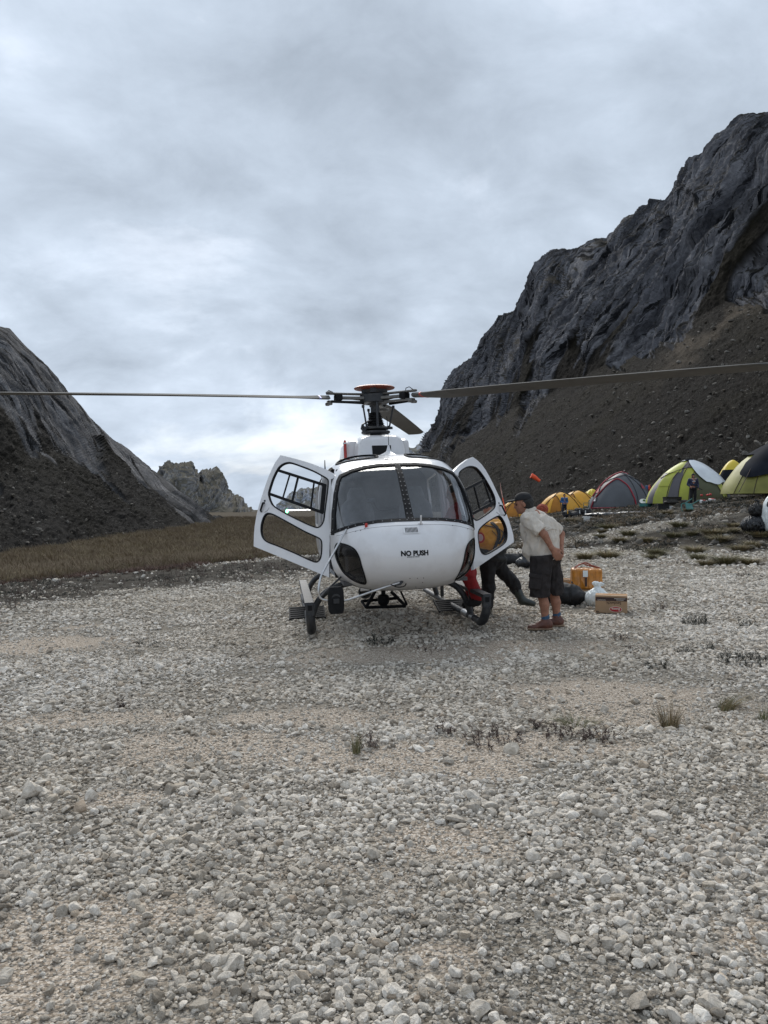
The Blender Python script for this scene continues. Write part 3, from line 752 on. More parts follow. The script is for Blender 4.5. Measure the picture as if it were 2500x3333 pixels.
M_BLADE = mat('blade_grey', (0.12, 0.118, 0.112), 0.85, 0.0, 0.12, 3, spec=0.15, dirt=(0.045, 0.043, 0.04), dscale=6, damt=0.6)
M_ORANGE = mat('weathered_orange_paint', (0.24, 0.055, 0.032), 0.5, 0, 0.2, 10, dirt=(0.25, 0.10, 0.06), dscale=8, damt=0.6)
M_STEEL = mat('bare_steel_tube', (0.50, 0.50, 0.50), 0.32, 0.9, 0.12, 20)
M_REDTUBE = mat('faded_red_sleeve', (0.33, 0.035, 0.03), 0.55, 0, 0.25, 12)
M_REDTIP = mat('red_marking', (0.45, 0.03, 0.02), 0.5)
M_BLUEMARK = mat('blue_marking', (0.03, 0.08, 0.40), 0.5)
M_CABIN = mat('cabin_grey_trim', (0.09, 0.09, 0.094), 0.8, 0, 0.15, 10)
M_SEAT = mat('dark_seat_leather', (0.13, 0.133, 0.14), 0.6, 0, 0.2, 15, bump=0.15)
M_PANEL = mat('instrument_panel_black', (0.018, 0.018, 0.02), 0.6)
M_GLASS = glass_mat('windscreen_perspex', (0.74, 0.76, 0.78), 0.03, 0.065, 0.6)
M_DGLASS = glass_mat('door_perspex', (0.95, 0.955, 0.96), 0.01, 0.004, 0.10)
M_CHIN = glass_mat('chin_perspex', (0.50, 0.50, 0.51), 0.04, 0.03, 0.6)
M_ALU = mat('aluminium', (0.55, 0.55, 0.56), 0.35, 0.85)
M_VOID = mat('dark_intake', (0.006, 0.006, 0.006), 0.9)
M_GREENLAMP, _nt, _b = new_mat('green_nav_lamp'); _b.inputs['Base Color'].default_value = (0.05, 0.8, 0.3, 1); _b.inputs['Emission Color'].default_value = (0.15, 1.0, 0.45, 1); _b.inputs['Emission Strength'].default_value = 6.0

YAW, ROLL = 7.6, 1.8
HELI = empty('helicopter', (-0.04, 11.25, g1(0, 11.0) + 0.03))
HELI.rotation_euler = Euler((R(ROLL), 0, R(YAW - 90)), 'XYZ')
tag(HELI, 'white helicopter with both front doors open, reading NO PUSH on its nose', 'helicopter')
HM = Matrix.Translation(HELI.location) @ HELI.rotation_euler.to_matrix().to_4x4()
HI = HM.inverted()
CAML = HI @ Vector((0, 0, CAM_H))
def lray(px, py): return (HI.to_3x3() @ ray(px, py)).normalized()
def Z1(zx, zy): return 800 + 0.5425 * zx, 1220 + 0.5425 * zy        # readings taken off enlarged crops of the photograph
def Z2(zx, zy): return 800 + 0.27125 * zx, 1440 + 0.27125 * zy
def Z3(zx, zy): return 1050 + 0.3014 * zx, 1460 + 0.3014 * zy
def at_x(p, x):
    d = lray(*p); return CAML + d * ((x - CAML.x) / d.x)
def on_plane(p, o, n):
    d = lray(*p); return CAML + d * ((o - CAML).dot(n) / d.dot(n))

# station: x, top z, bottom z, half width, z of widest, upper exponent, lower exponent
ST = np.array([
    (3.130, 1.00, 0.96, 0.02, 0.98, 2.0, 2.0), (3.115, 1.085, 0.885, 0.17, 0.985, 2.0, 2.0), (3.08, 1.165, 0.815, 0.30, 0.99, 2.1, 2.1), (3.02, 1.245, 0.745, 0.43, 1.00, 2.2, 2.2), (2.92, 1.33, 0.68, 0.56, 1.02, 2.3, 2.4),
    (2.80, 1.405, 0.632, 0.66, 1.04, 2.5, 2.6), (2.62, 1.565, 0.592, 0.755, 1.07, 2.7, 2.8), (2.40, 1.755, 0.562, 0.825, 1.10, 3.0, 3.0), (2.15, 1.945, 0.543, 0.868, 1.13, 3.3, 3.1),
    (1.90, 2.065, 0.532, 0.89, 1.15, 3.6, 3.2), (1.65, 2.14, 0.527, 0.90, 1.17, 3.8, 3.3), (1.40, 2.185, 0.525, 0.905, 1.2, 3.8, 3.4), (1.0, 2.215, 0.525, 0.91, 1.2, 3.8, 3.5),
    (0.3, 2.23, 0.53, 0.91, 1.2, 3.8, 3.5), (-0.5, 2.22, 0.56, 0.90, 1.25, 3.6, 3.4), (-1.2, 2.15, 0.68, 0.80, 1.35, 3.2, 3.0), (-2.0, 1.98, 0.95, 0.58, 1.5, 2.8, 2.6), (-2.8, 1.84, 1.25, 0.32, 1.55, 2.3, 2.3)])
def hermite(x, xp, fp):
    """monotone cubic through the stations (xp descending)"""
    xp = xp[::-1]; fp = fp[::-1]
    h = np.diff(xp); dl = np.diff(fp) / h
    m = np.zeros_like(fp); m[0], m[-1] = dl[0], dl[-1]
    for i in range(1, len(fp) - 1):
        m[i] = 0 if dl[i - 1] * dl[i] <= 0 else 2 * dl[i - 1] * dl[i] / (dl[i - 1] + dl[i])
    i = np.clip(np.searchsorted(xp, x) - 1, 0, len(xp) - 2); t = (x - xp[i]) / h[i]
    return (fp[i] * (1 + 2 * t) * (1 - t) ** 2 + m[i] * h[i] * t * (1 - t) ** 2 + fp[i + 1] * t * t * (3 - 2 * t) + m[i + 1] * h[i] * t * t * (t - 1))
def loft(off=0.0, x_to=-2.8, nx=110, seg=112):
    """closed fuselage skin moved outwards by off; returns grid verts"""
    a = np.linspace(0, 1, nx)
    x = 3.13 - (3.13 - x_to) * a ** 1.7
    S = [hermite(x, ST[:, 0], ST[:, k]) for k in range(1, 7)]
    ph = np.linspace(0, 2 * np.pi, seg, endpoint=False)
    c, s = np.cos(ph), np.sin(ph)
    nn = np.where(s >= 0, 0, 1)
    P = np.zeros((nx, seg, 3))
    for k in range(nx):
        e = np.where(s >= 0, S[4][k], S[5][k]); hh = np.where(s >= 0, S[0][k] - S[3][k], S[3][k] - S[1][k])
        P[k, :, 0] = x[k]; P[k, :, 1] = S[2][k] * np.sign(c) * np.abs(c) ** (2 / e); P[k, :, 2] = S[3][k] + hh * np.sign(s) * np.abs(s) ** (2 / e)
    if off:
        du = np.gradient(P, axis=0); dv = np.roll(P, -1, 1) - np.roll(P, 1, 1)
        n = np.cross(dv, du); n /= np.linalg.norm(n, axis=-1, keepdims=True) + 1e-9
        cen = P.mean(axis=1, keepdims=True); cen[..., 0] -= 0.3
        sg = np.sign((n * (P - cen)).sum(-1, keepdims=True)); P = P + n * sg * off
    return P
def loft_faces(nx, seg, base=0, flip=False):
    f = []
    for i in range(nx - 1):
        for k in range(seg):
            q = (base + i * seg + k, base + i * seg + (k + 1) % seg, base + (i + 1) * seg + (k + 1) % seg, base + (i + 1) * seg + k)
            f.append(q if flip else q[::-1])
    a = tuple(base + k for k in range(seg)); b = tuple(base + (nx - 1) * seg + k for k in range(seg))
    f.append(a[::-1] if flip else a); f.append(b if flip else b[::-1])
    return f
def shell_mesh(name, o_out, o_in, x_to, nx=100, seg=104, in_to=None):
    A = loft(o_out, x_to, nx, seg); B = loft(o_in, x_to if in_to is None else in_to, nx, seg)
    if in_to is None: B[-1, :, 0] += 0.03
    V = np.concatenate([A.reshape(-1, 3), B.reshape(-1, 3)])
    m = mesh_from(name, V, loft_faces(nx, seg) + loft_faces(nx, seg, nx * seg, True))
    bm = bmesh.new(); bm.from_mesh(m)
    # outward normals check on the outer skin
    bm.normal_update(); bm.to_mesh(m); bm.free()
    return m
def boolean(mesh, cutters, op='DIFFERENCE', solver='EXACT'):
    o = bpy.data.objects.new('tmp', mesh); COL.objects.link(o)
    cs = []
    for c in cutters:
        co = bpy.data.objects.new('cut', c); COL.objects.link(co); cs.append(co)
        md = o.modifiers.new('b', 'BOOLEAN'); md.operation = op; md.object = co; md.solver = solver
    dg = bpy.context.evaluated_depsgraph_get(); dg.update()
    r = bpy.data.meshes.new_from_object(o.evaluated_get(dg))
    for q in cs + [o]: bpy.data.objects.remove(q)
    return r
_sk = loft(0.0, -2.8)
_skm = mesh_from('skin', _sk.reshape(-1, 3), loft_faces(*_sk.shape[:2]))
SKIN = BVHTree.FromPolygons([v.co.copy() for v in _skm.vertices], [tuple(p.vertices) for p in _skm.polygons])
_fn = sum((p.normal.dot(p.center - Vector((0.3, 0, 1.2))) for p in _skm.polygons))
FLIP = _fn < 0
def hit(p, default_x=2.0):
    """skin point behind a photo reading; slides towards the middle if it misses"""
    px, py = p
    for k in range(30):
        loc, n, i, d = SKIN.ray_cast(CAML, lray(px, py))
        if loc is not None: return loc
        px += (1300 - px) * 0.02; py += (1750 - py) * 0.02
    return at_x(p, default_x)
def front(y, z):
    loc, n, i, d = SKIN.ray_cast(Vector((6, y, z)), Vector((-1, 0, 0))); return loc, n
def offset_poly(pts, d):
    """pts list of 2d tuples; moves outline inwards (d>0) whichever way it winds"""
    n = len(pts); ar = sum(pts[i][0] * pts[(i + 1) % n][1] - pts[(i + 1) % n][0] * pts[i][1] for i in range(n))
    s = 1 if ar > 0 else -1; out = []
    for i in range(n):
        a, b = Vector(pts[i - 1]), Vector(pts[(i + 1) % n]); t = (b - a).normalized()
        out.append((pts[i][0] - t.y * d * s, pts[i][1] + t.x * d * s))
    return out
def sm2(pts, n=60): return [(v.x, v.y) for v in bez([(p[0], p[1], 0) for p in pts], n, True)]
def xprism(pts, x0, x1):
    m = MB().prism([(x0, y, z) for y, z in pts], (x1 - x0, 0, 0)); return m.mesh('cut')
def xring(outer, inner, x0, x1):
    return MB().ring([(x0, y, z) for y, z in outer], [(x0, y, z) for y, z in inner], (x1 - x0, 0, 0)).mesh('cut')

# windscreen outline, read on the starboard half and mirrored
ws_l = [hit(Z3(*q)) for q in ((92, 935), (100, 700), (120, 500), (150, 350), (180, 290), (300, 230), (450, 190), (600, 168))]
ws_b = [hit(Z3(*q)) for q in ((800, 790), (600, 805), (400, 835), (250, 875), (150, 910))]
ct, cb = hit(Z3(797, 160)), hit(Z3(932, 787))
half = [(p.y, p.z) for p in ws_l] 
bot = [(p.y, p.z) for p in ws_b]
half = [(min(y, -0.05), z) for y, z in half]
WS = half + [(0, ct.z)] + [(-y, z) for y, z in half[::-1]] + [(-y, z) for y, z in bot[::-1]] + [(0, cb.z)] + bot
print('WS', [(round(a, 2), round(b, 2)) for a, b in half], 'bot', [(round(a, 2), round(b, 2)) for a, b in bot], round(ct.z, 2), round(cb.z, 2))
WSo = WS
def densify(p, n=4):
    out = []
    for i in range(len(p)):
        a, b = p[i], p[(i + 1) % len(p)]
        out += [(a[0] + (b[0] - a[0]) * k / n, a[1] + (b[1] - a[1]) * k / n) for k in range(n)]
    return out
WSo = densify(WS, 4); WSi = offset_poly(WSo, 0.030)
ch = [hit(Z3(*q)) for q in ((125, 1100), (132, 1048), (160, 1017), (220, 1022), (290, 1045), (340, 1075), (370, 1110), (400, 1170), (425, 1260), (450, 1340), (470, 1410), (475, 1450), (455, 1470), (400, 1460), (330, 1430), (270, 1390), (210, 1330), (160, 1240), (135, 1170))]
CHo = sm2([(p.y, p.z) for p in ch], 76); CHi = offset_poly(CHo, 0.014)
CHoR = [(-y, z) for y, z in CHo]; CHiR = [(-y, z) for y, z in CHi]
print('FLIP', FLIP)
print('CH', [(round(p.y, 2), round(p.z, 2), round(p.x, 2)) for p in ch])

# door opening and cabin side windows as cutters through the cabin side
def yprism(pts, y0, y1): return MB().prism([(x, y0, z) for x, z in pts], (0, y1 - y0, 0)).mesh('cut')
DOOR_OPEN = [(2.16, 0.72), (2.24, 0.95), (2.26, 1.2), (2.14, 1.5), (1.94, 1.8), (1.78, 1.94), (1.6, 2.01), (1.2, 2.06), (0.85, 2.06), (0.72, 1.95), (0.72, 0.85), (0.82, 0.70), (1.4, 0.66)]
SIDE_WIN = [(0.55, 1.25), (0.55, 1.9), (0.45, 1.98), (-0.4, 1.9), (-0.5, 1.8), (-0.5, 1.3)]
# overhead windows
TOPW = sm2([(1.28, 0.20), (1.62, 0.18), (1.70, 0.35), (1.66, 0.52), (1.52, 0.66), (1.3, 0.70), (1.12, 0.60), (1.1, 0.32)], 48)
def zprism(pts, z0, z1): return MB().prism([(x, y, z0) for x, y in pts], (0, 0, z1 - z0)).mesh('cut')
TOPWm = [(x, -y) for x, y in TOPW]
hull = shell_mesh('cabin_shell', 0.0, -0.035, -2.8, 110, 112)
cuts = [xprism(WSo, 1.3, 3.6), xprism(CHo, 1.75, 3.6), xprism(CHoR, 1.75, 3.6), yprism(DOOR_OPEN, -1.3, -0.45), yprism(DOOR_OPEN, 0.45, 1.3), yprism(SIDE_WIN, -1.3, -0.5), yprism(SIDE_WIN, 0.5, 1.3), zprism(TOPW, 1.9, 2.6), zprism(TOPWm, 1.9, 2.6)]
hull = boolean(hull, cuts)
print('hull faces', len(hull.polygons))
o = obj('cabin_shell', hull, HELI, M_WHITE); autosmooth(hull, 35)

def skin_part(name, cutter, o_out, o_in, material, parent, x_to=0.6, smooth=35, minus=None):
    m = boolean(shell_mesh('part', o_out, o_in, x_to, 90, 112), [cutter], 'INTERSECT')
    if minus is not None: m = boolean(m, [minus], 'DIFFERENCE')
    r = obj(name, m, parent, material); autosmooth(m, smooth); return r
windscreen = skin_part('windscreen', xprism(WSo, 1.3, 3.6), -0.006, -0.011, M_GLASS, HELI)
def strip_frame(name, outer, inner, lift, material, parent):
    """flat bead following the skin between two outlines seen from the front"""
    n = len(outer); vs = []; fs = []
    for (a_, b_) in zip(outer, inner):
        for t in (0.0, 0.33, 0.67, 1.0):
            y, z = a_[0] + (b_[0] - a_[0]) * t, a_[1] + (b_[1] - a_[1]) * t
            loc, nn_ = front(y, z)
            if loc is None: loc, nn_ = front(y * 0.985, z)
            vs.append(loc + nn_ * lift)
        vs.append(loc - nn_ * 0.02)
    for i in range(n):
        j = (i + 1) % n
        for k in range(4): fs.append((i * 5 + k, j * 5 + k, j * 5 + k + 1, i * 5 + k + 1))
    return MB().add(vs, fs).build(name, material, parent, True, angle=60)
fr = strip_frame('windscreen_frame', WSo, WSi, 0.006, M_BLACK, windscreen)
pw = [(-0.042, ct.z + 0.0), (-0.046, cb.z - 0.0), (0.046, cb.z), (0.042, ct.z)]
post = skin_part('centre_post', xprism([(-0.032, ct.z - 0.02), (-0.040, cb.z + 0.02), (0.040, cb.z + 0.02), (0.032, ct.z - 0.02)], 1.3, 3.6), 0.007, -0.04, M_BLACK, windscreen)
for nm, oo, ii in (('chin_window', CHo, CHi), ('chin_window', CHoR, CHiR)):
    c_ = skin_part(nm, xprism(oo, 1.75, 3.6), -0.004, -0.009, M_CHIN, HELI)
    skin_part('gasket', xring(oo, ii, 1.75, 3.6), 0.004, -0.02, M_BLACK, c_)
for oo in (TOPW, TOPWm):
    c_ = skin_part('overhead_window', zprism(oo, 1.9, 2.6), -0.004, -0.009, M_CHIN, HELI, 0.9)
    ii = offset_poly(oo, 0.028)
    skin_part('gasket', MB().ring([(x, y, 1.9) for x, y in oo], [(x, y, 1.9) for x, y in ii], (0, 0, 0.7)).mesh('cut'), 0.012, -0.02, M_BLACK, c_, 0.9)
def rivets(spots, r, name, mat_, parent):
    mb = MB()
    for p, n in spots:
        q = n.to_track_quat('Z', 'Y').to_matrix()
        mb.lathe([(r, -0.001), (r * 0.9, r * 0.45), (r * 0.4, r * 0.7)], p + n * 0.005, 8, q)
    return tag(mb.build(name, mat_, parent, True), kind='stuff')
WSm = offset_poly(WSo, 0.014); sp = []
acc = 0
for i in range(len(WSm)):
    a, b = WSm[i], WSm[(i + 1) % len(WSm)]
    acc += math.hypot(b[0] - a[0], b[1] - a[1])
    if acc > 0.075:
        acc = 0; loc, n = front(*a)
        if loc is not None and loc.x > 1.3: sp.append((loc, n))
for k in range(13):
    z = cb.z + 0.03 + (ct.z - cb.z - 0.06) * k / 12
    for y in (-0.022, 0.022):
        loc, n = front(y, z); sp.append((loc + n * 0.003, n))
rivets(sp, 0.006, 'rivets', M_STEP2, fr)
# clean white fasteners and holes on the roof lip
sp = []
for px, py in ((685, 118), (705, 118), (760, 125), (805, 123), (850, 113), (875, 112)):
    loc = hit(Z3(px, py)); _, n, _, _ = SKIN.find_nearest(loc); sp.append((loc, n))
rivets(sp, 0.009, 'roof_fasteners', M_STEP, HELI)

# ---- lettering
def text_mesh(body, h, bold=0.0):
    c = bpy.data.curves.new('lettering', 'FONT'); c.body = body; c.size = h; c.align_x = 'CENTER'; c.align_y = 'CENTER'; c.offset = bold; c.resolution_u = 3
    t = bpy.data.objects.new('lettering', c); COL.objects.link(t)
    dg = bpy.context.evaluated_depsgraph_get(); dg.update()
    m = bpy.data.meshes.new_from_object(t.evaluated_get(dg)); bpy.data.objects.remove(t)
    return m
def on_nose(mesh, y0, z0, rot=0.0, sx=1.0, lift=0.003):
    bm = bmesh.new(); bm.from_mesh(mesh); bmesh.ops.triangulate(bm, faces=bm.faces)
    for _ in range(3):
        le = [e for e in bm.edges if e.calc_length() > 0.02]
        if le: bmesh.ops.subdivide_edges(bm, edges=le, cuts=1); bmesh.ops.triangulate(bm, faces=bm.faces)
    cr, sr = math.cos(rot), math.sin(rot)
    for v in bm.verts:
        a, b = v.co.x * sx, v.co.y
        y, z = y0 + a * cr - b * sr, z0 + a * sr + b * cr
        loc, n = front(y, z); v.co = loc + n * lift
    bm.to_mesh(mesh); bm.free(); mesh.update(); return mesh
p = hit(Z3(997, 1133))
obj('lettering_no_push', on_nose(text_mesh('NO PUSH', 0.073, 0.0036), p.y, p.z, 0.0, 0.95), HELI, M_BLACK)
p2 = hit(Z3(980, 1170))
obj('lettering_small', on_nose(text_mesh('JANGAN DI TEKAN', 0.0165, 0.0004), p2.y, p2.z, 0.0, 0.92), HELI, M_BLACK)
# ---- panel seams, drain holes and fasteners on the nose
def seam(pts, name='panel_seam', r=0.0032):
    P = []
    for q in bez([(a, b, 0) for a, b in pts], 40):
        loc, n = front(q.x, q.y)
        if loc is not None: P.append(loc + n * 0.0005)
    MB().tube(P, r, 5).build(name, M_SEAM, HELI)
M_SEAM = mat('dark_panel_gap', (0.05, 0.048, 0.046), 0.8)
bl_ = [hit(Z1(*q)) for q in ((600, 1242), (680, 1272), (800, 1292), (950, 1297), (1100, 1290), (1200, 1268))]
seam([(p.y, p.z) for p in bl_])
seam([(-0.80, cb.z - 0.145), (-0.55, cb.z - 0.075), (-0.3, cb.z - 0.045), (0.0, cb.z - 0.04), (0.3, cb.z - 0.045), (0.55, cb.z - 0.075), (0.80, cb.z - 0.145)], 'cowl_joint', 0.0016)
sp = []
for q in ((985, 1220), (1030, 1219), (1066, 1217), (1060, 1243), (1020, 1270), (690, 935), (715, 925), (660, 940), (1330, 925), (1240, 905)):
    loc = hit(Z1(*q)); _, n, _, _ = SKIN.find_nearest(loc); sp.append((loc, n))
rivets(sp, 0.0055, 'nose_fasteners', M_SEAM, HELI)
# ---- nose grille
p = hit(Z3(958, 878))
def nose_patch(y0, z0, w, h, mat_, name, parent, lift, rad=0.02):
    pts = []
    for cx, cz, a0 in ((w / 2 - rad, h / 2 - rad, 0), (-w / 2 + rad, h / 2 - rad, 90), (-w / 2 + rad, -h / 2 + rad, 180), (w / 2 - rad, -h / 2 + rad, 270)):
        for k in range(5):
            a = R(a0 + k * 22.5); pts.append((y0 + cx + rad * math.cos(a), z0 + cz + rad * math.sin(a)))
    return skin_part(name, xprism(pts, 2.0, 3.6), lift, -0.02, mat_, parent)
gr = nose_patch(p.y, p.z, 0.185, 0.075, M_WHITE, 'vent_plate', HELI, 0.007)
for k in range(10):
    nose_patch(p.y - 0.063 + k * 0.014, p.z, 0.0075, 0.052, M_VOID, 'slot', gr, 0.009, 0.003)
# pitot probe and red temperature probe
p = hit(Z3(1057, 815)); MB().tube([p - Vector((0.01, 0, 0.005)), p + Vector((0.03, 0, 0.02)), p + Vector((0.045, 0, 0.05)), p + Vector((0.05, 0, 0.095))], [0.011, 0.01, 0.009, 0.0105], 12).box(p, (0.012, 0.05, 0.016)).build('pitot_probe', M_WHITE, HELI, True)
p = hit(Z3(470, 832)); MB().tube([p, p + Vector((0.03, 0, 0.018))], 0.014, 10).box(p + Vector((0.012, 0, 0)), (0.02, 0.03, 0.04)).build('red_probe', M_REDTIP, HELI, True)

# ---- cowling above the cabin
def rbox(name, c, size, mat_, parent, bev=0.05, seg=3, sub=None):
    o = MB().box(c, size).build(name, mat_, parent)
    b = o.modifiers.new('bevel', 'BEVEL'); b.width = bev; b.segments = seg + 2; b.limit_method = 'NONE'
    o.data.polygons.foreach_set('use_smooth', [True] * len(o.data.polygons)); return o
def cowl_section(x, w, z0, z1, r):
    pts = []
    for k in range(7): a = R(k * 15); pts.append((x, w - r + r * math.cos(a), z1 - r + r * math.sin(a)))
    for k in range(7): a = R(90 + k * 15); pts.append((x, -w + r + r * math.cos(a), z1 - r + r * math.sin(a)))
    pts += [(x, -w - 0.015, z0), (x, w + 0.015, z0)]
    return pts
def cowl(name, secs, mat_, parent):
    mb = MB(); n = len(secs[0]); vs = [v for s_ in secs for v in s_]; fs = [tuple(range(n)), tuple((len(secs) - 1) * n + k for k in range(n))[::-1]]
    for i in range(len(secs) - 1):
        for k in range(n): fs.append((i * n + k, (i + 1) * n + k, (i + 1) * n + (k + 1) % n, i * n + (k + 1) % n))
    mb.add(vs, fs); o = mb.build(name, mat_, parent, True, angle=50); return o
cw = cowl('intake_cowl', [cowl_section(0.67, 0.285, 2.1, 2.44, 0.13), cowl_section(0.65, 0.31, 2.1, 2.475, 0.15), cowl_section(0.60, 0.33, 2.1, 2.505, 0.17), cowl_section(0.5, 0.343, 2.1, 2.525, 0.18), cowl_section(0.2, 0.36, 2.1, 2.545, 0.18), cowl_section(-0.6, 0.38, 2.1, 2.55, 0.17), cowl_section(-1.5, 0.36, 2.0, 2.5, 0.12), cowl_section(-2.1, 0.28, 1.9, 2.3, 0.1)], M_WHITE, HELI)
ra, rb = at_x(Z1(757, 424), 0.68), at_x(Z1(874, 490), 0.68)
mo = MB().prism([(0.678, ra.y, ra.z), (0.678, rb.y, ra.z), (0.678, rb.y, rb.z - 0.05), (0.678, ra.y + 0.01, rb.z - 0.05)], (-0.02, 0, 0)).build('intake_mouth', M_VOID, cw, bevel=0.006)
cowl('side_cowl', [cowl_section(0.30, 0.43, 2.15, 2.46, 0.06), cowl_section(0.25, 0.44, 2.15, 2.49, 0.07), cowl_section(-0.8, 0.46, 2.1, 2.5, 0.08), cowl_section(-1.6, 0.42, 1.95, 2.4, 0.08)], M_WHITE, HELI)
# red sleeved mast light, whip antennas
a, b = at_x(Z1(600, 515), 0.35), at_x(Z1(595, 415), 0.35)
rl = MB().tube([a - Vector((0, 0, 0.12)), b], 0.022, 14).build('red_mast', M_REDTUBE, HELI, True)
c = at_x(Z1(594, 392), 0.35)
MB().tube([b, b + (c - b) * 0.35], 0.027, 14).build('collar', M_ALU, rl, True)
MB().tube([b + (c - b) * 0.3, b + (c - b) * 0.8, c], [0.017, 0.016, 0.006], 12).build('red_cap', M_REDTIP, rl, True)
a, b = at_x(Z1(476, 574), -1.2), at_x(Z1(474, 512), -1.2)
MB().tube([a - Vector((0, 0, 0.2)), b], [0.018, 0.006], 8).build('whip_antenna', M_BLACK, HELI)
a = at_x(Z1(858, 478), 1.0); b = at_x(Z1(858, 425), 1.0); c = at_x(Z1(846, 250), 1.0)
an = MB().lathe([(0.16, -0.05), (0.15, 0.0), (0.07, 0.035), (0.035, 0.055), (0.02, 0.10), (0.012, 0.14)], (a.x, a.y, a.z - 0.015), 20).build('antenna_base', M_WHITE, HELI, True)
MB().tube([b - Vector((0, 0, 0.05)), (b + c) / 2 + Vector((0, 0.003, 0)), c], 0.0045, 6).build('whip', M_BLACK, an)
# dark oil cooler block behind the red mast
q = at_x(Z1(590, 510), -0.2); rbox('engine_fairing', (q.x - 0.3, q.y + 0.02, q.z - 0.16), (0.9, 0.22, 0.35), M_DARK, HELI, 0.06)

# ---- rotor mast and head
HZ = 3.10
WD = HI.to_3x3()
def azim(deg):
    d = WD @ Vector((math.sin(R(deg)), math.cos(R(deg)), 0)); return math.atan2(d.y, d.x)
AZ = [azim(10), azim(130), azim(250)]
rot = MB().lathe([(0.085, 2.5), (0.085, 2.62), (0.066, 2.64), (0.066, 3.0), (0.10, 3.02), (0.12, 3.06)], (0, 0, 0), 24).build('rotor_mast', M_DARK, HELI, True)
prof = []
for k in range(8):
    z = 2.70 + k * 0.026; r_ = 0.125 - k * 0.007
    prof += [(r_, z), (r_ + 0.013, z + 0.009), (r_ - 0.004, z + 0.018)]
MB().lathe(prof, (0, 0, 0), 28).build('rubber_boot', M_BLACK, rot, True)
sw = MB().lathe([(0.19, 2.585), (0.21, 2.60), (0.21, 2.625), (0.15, 2.635)], (0, 0, 0), 32)
sw.lathe([(0.17, 2.645), (0.20, 2.655), (0.20, 2.685), (0.13, 2.70)], (0, 0, 0), 32)
for a in AZ:
    for da in (0.5,): sw.box((0.2 * math.cos(a + da), 0.2 * math.sin(a + da), 2.665), (0.10, 0.05, 0.035), Matrix.Rotation(a + da, 3, 'Z'))
sw.build('swashplate', M_DARK, rot, True)
# scissors link at the starboard side
s1, s2, s3 = at_x(Z1(752, 275), 0.08), at_x(Z1(700, 300), 0.16), at_x(Z1(712, 345), 0.16)
MB().tube([s1, (s1 + s2) / 2 + Vector((0, 0, 0.01)), s2], [0.03, 0.028, 0.022], 8, flat=0.5).tube([s2, (s2 + s3) / 2 + Vector((0, -0.03, 0)), s3], 0.014, 8).tube([s2, (s2 + s3) / 2 + Vector((0, 0.03, 0)), s3], 0.014, 8).build('scissors_link', M_DARK, rot, True)
for k, a in enumerate(AZ):
    da = 0.55
    ca, sa = math.cos(a + da), math.sin(a + da)
    MB().tube([(0.20 * ca, 0.20 * sa, 2.66), (0.27 * ca, 0.27 * sa, 2.98)], 0.0125, 8).lathe([(0.02, -0.02), (0.022, 0), (0.02, 0.02)], (0.20 * ca, 0.20 * sa, 2.68), 10).lathe([(0.02, -0.02), (0.022, 0), (0.02, 0.02)], (0.27 * ca, 0.27 * sa, 2.97), 10).build('pitch_link', M_STEP, rot, True)
q = at_x(Z1(788, 190), 0.28); MB().tube([(q.x, q.y, 2.66), (q.x, q.y, 3.02)], 0.016, 8).build('pitch_link', M_STEP, rot, True)
hub = MB().lathe([(0.19, HZ - 0.07), (0.215, HZ - 0.055), (0.215, HZ + 0.055), (0.14, HZ + 0.09)], (0, 0, 0), 32)
hub.build('hub_body', M_DARK, rot, True)
cap = MB().lathe([(0.10, HZ + 0.08), (0.20, HZ + 0.13), (0.292, HZ + 0.145), (0.300, HZ + 0.158), (0.27, HZ + 0.175), (0.12, HZ + 0.195), (0.05, HZ + 0.200), (0.045, HZ + 0.21), (0.02, HZ + 0.212)], (0, 0, 0), 40).build('vibration_damper_cap', M_ORANGE, rot, True)
MB().lathe([(0.17, HZ + 0.06), (0.19, HZ + 0.09), (0.19, HZ + 0.135)], (0, 0, 0), 28).build('damper_drum', M_DARK, cap, True)
q = at_x(Z1(768, 115), 0.26); MB().box((0.205, q.y, HZ + 0.105), (0.05, 0.085, 0.075)).build('damper_weight', M_STEP, cap, bevel=0.006)
def blade_mesh(r0=0.70, r1=5.345, only=None, grow=1.0):
    prof = [(0.0, 0.0), (0.02, 0.013), (0.07, 0.021), (0.14, 0.022), (0.24, 0.014), (0.35, 0.002), (0.35, -0.002), (0.24, -0.010), (0.14, -0.014), (0.07, -0.013), (0.02, -0.008)]
    vs, fs = [], []; n = len(prof)
    rr = [r0, r0 + 0.12, r0 + 0.3, 1.2, 2.0, 3.0, 4.0, 4.8, 5.2, 5.3, r1]
    if only: rr = list(only)
    for i, r_ in enumerate(rr):
        ch = 0.34 if r_ < 0.75 else (0.55 if r_ < 0.9 else (0.8 if r_ < 1.1 else 1.0)); ch = float(np.interp(r_, [0.70, 0.82, 1.0, 1.2], [0.40, 0.52, 0.80, 1.0])) * grow
        cut = 0.0 if r_ < 5.25 else (0.05 if r_ < 5.32 else 0.10)
        tw = -R(12 - 8 * (r_ / r1)); droop = -0.0022 * (r_ - 0.7) ** 2
        for c, t in prof:
            x = -(0.085 - c) * ch
            if r_ > 5.25: x = max(x, -0.085 + cut)
            th = t * float(np.interp(r_, [0.7, 0.85, 1.1], [1.7, 1.6, 1.0])) * grow
            vs.append((r_, x * math.cos(tw) - th * math.sin(tw), HZ + droop + x * math.sin(tw) + th * math.cos(tw)))
    for i in range(len(rr) - 1):
        for k in range(n): fs.append((i * n + k, i * n + (k + 1) % n, (i + 1) * n + (k + 1) % n, (i + 1) * n + k))
    fs += [tuple(range(n - 1, -1, -1)), tuple((len(rr) - 1) * n + k for k in range(n))]
    mb = MB(); mb.add(vs, fs); m = mb.mesh('rotor_blade'); autosmooth(m, 40); return m
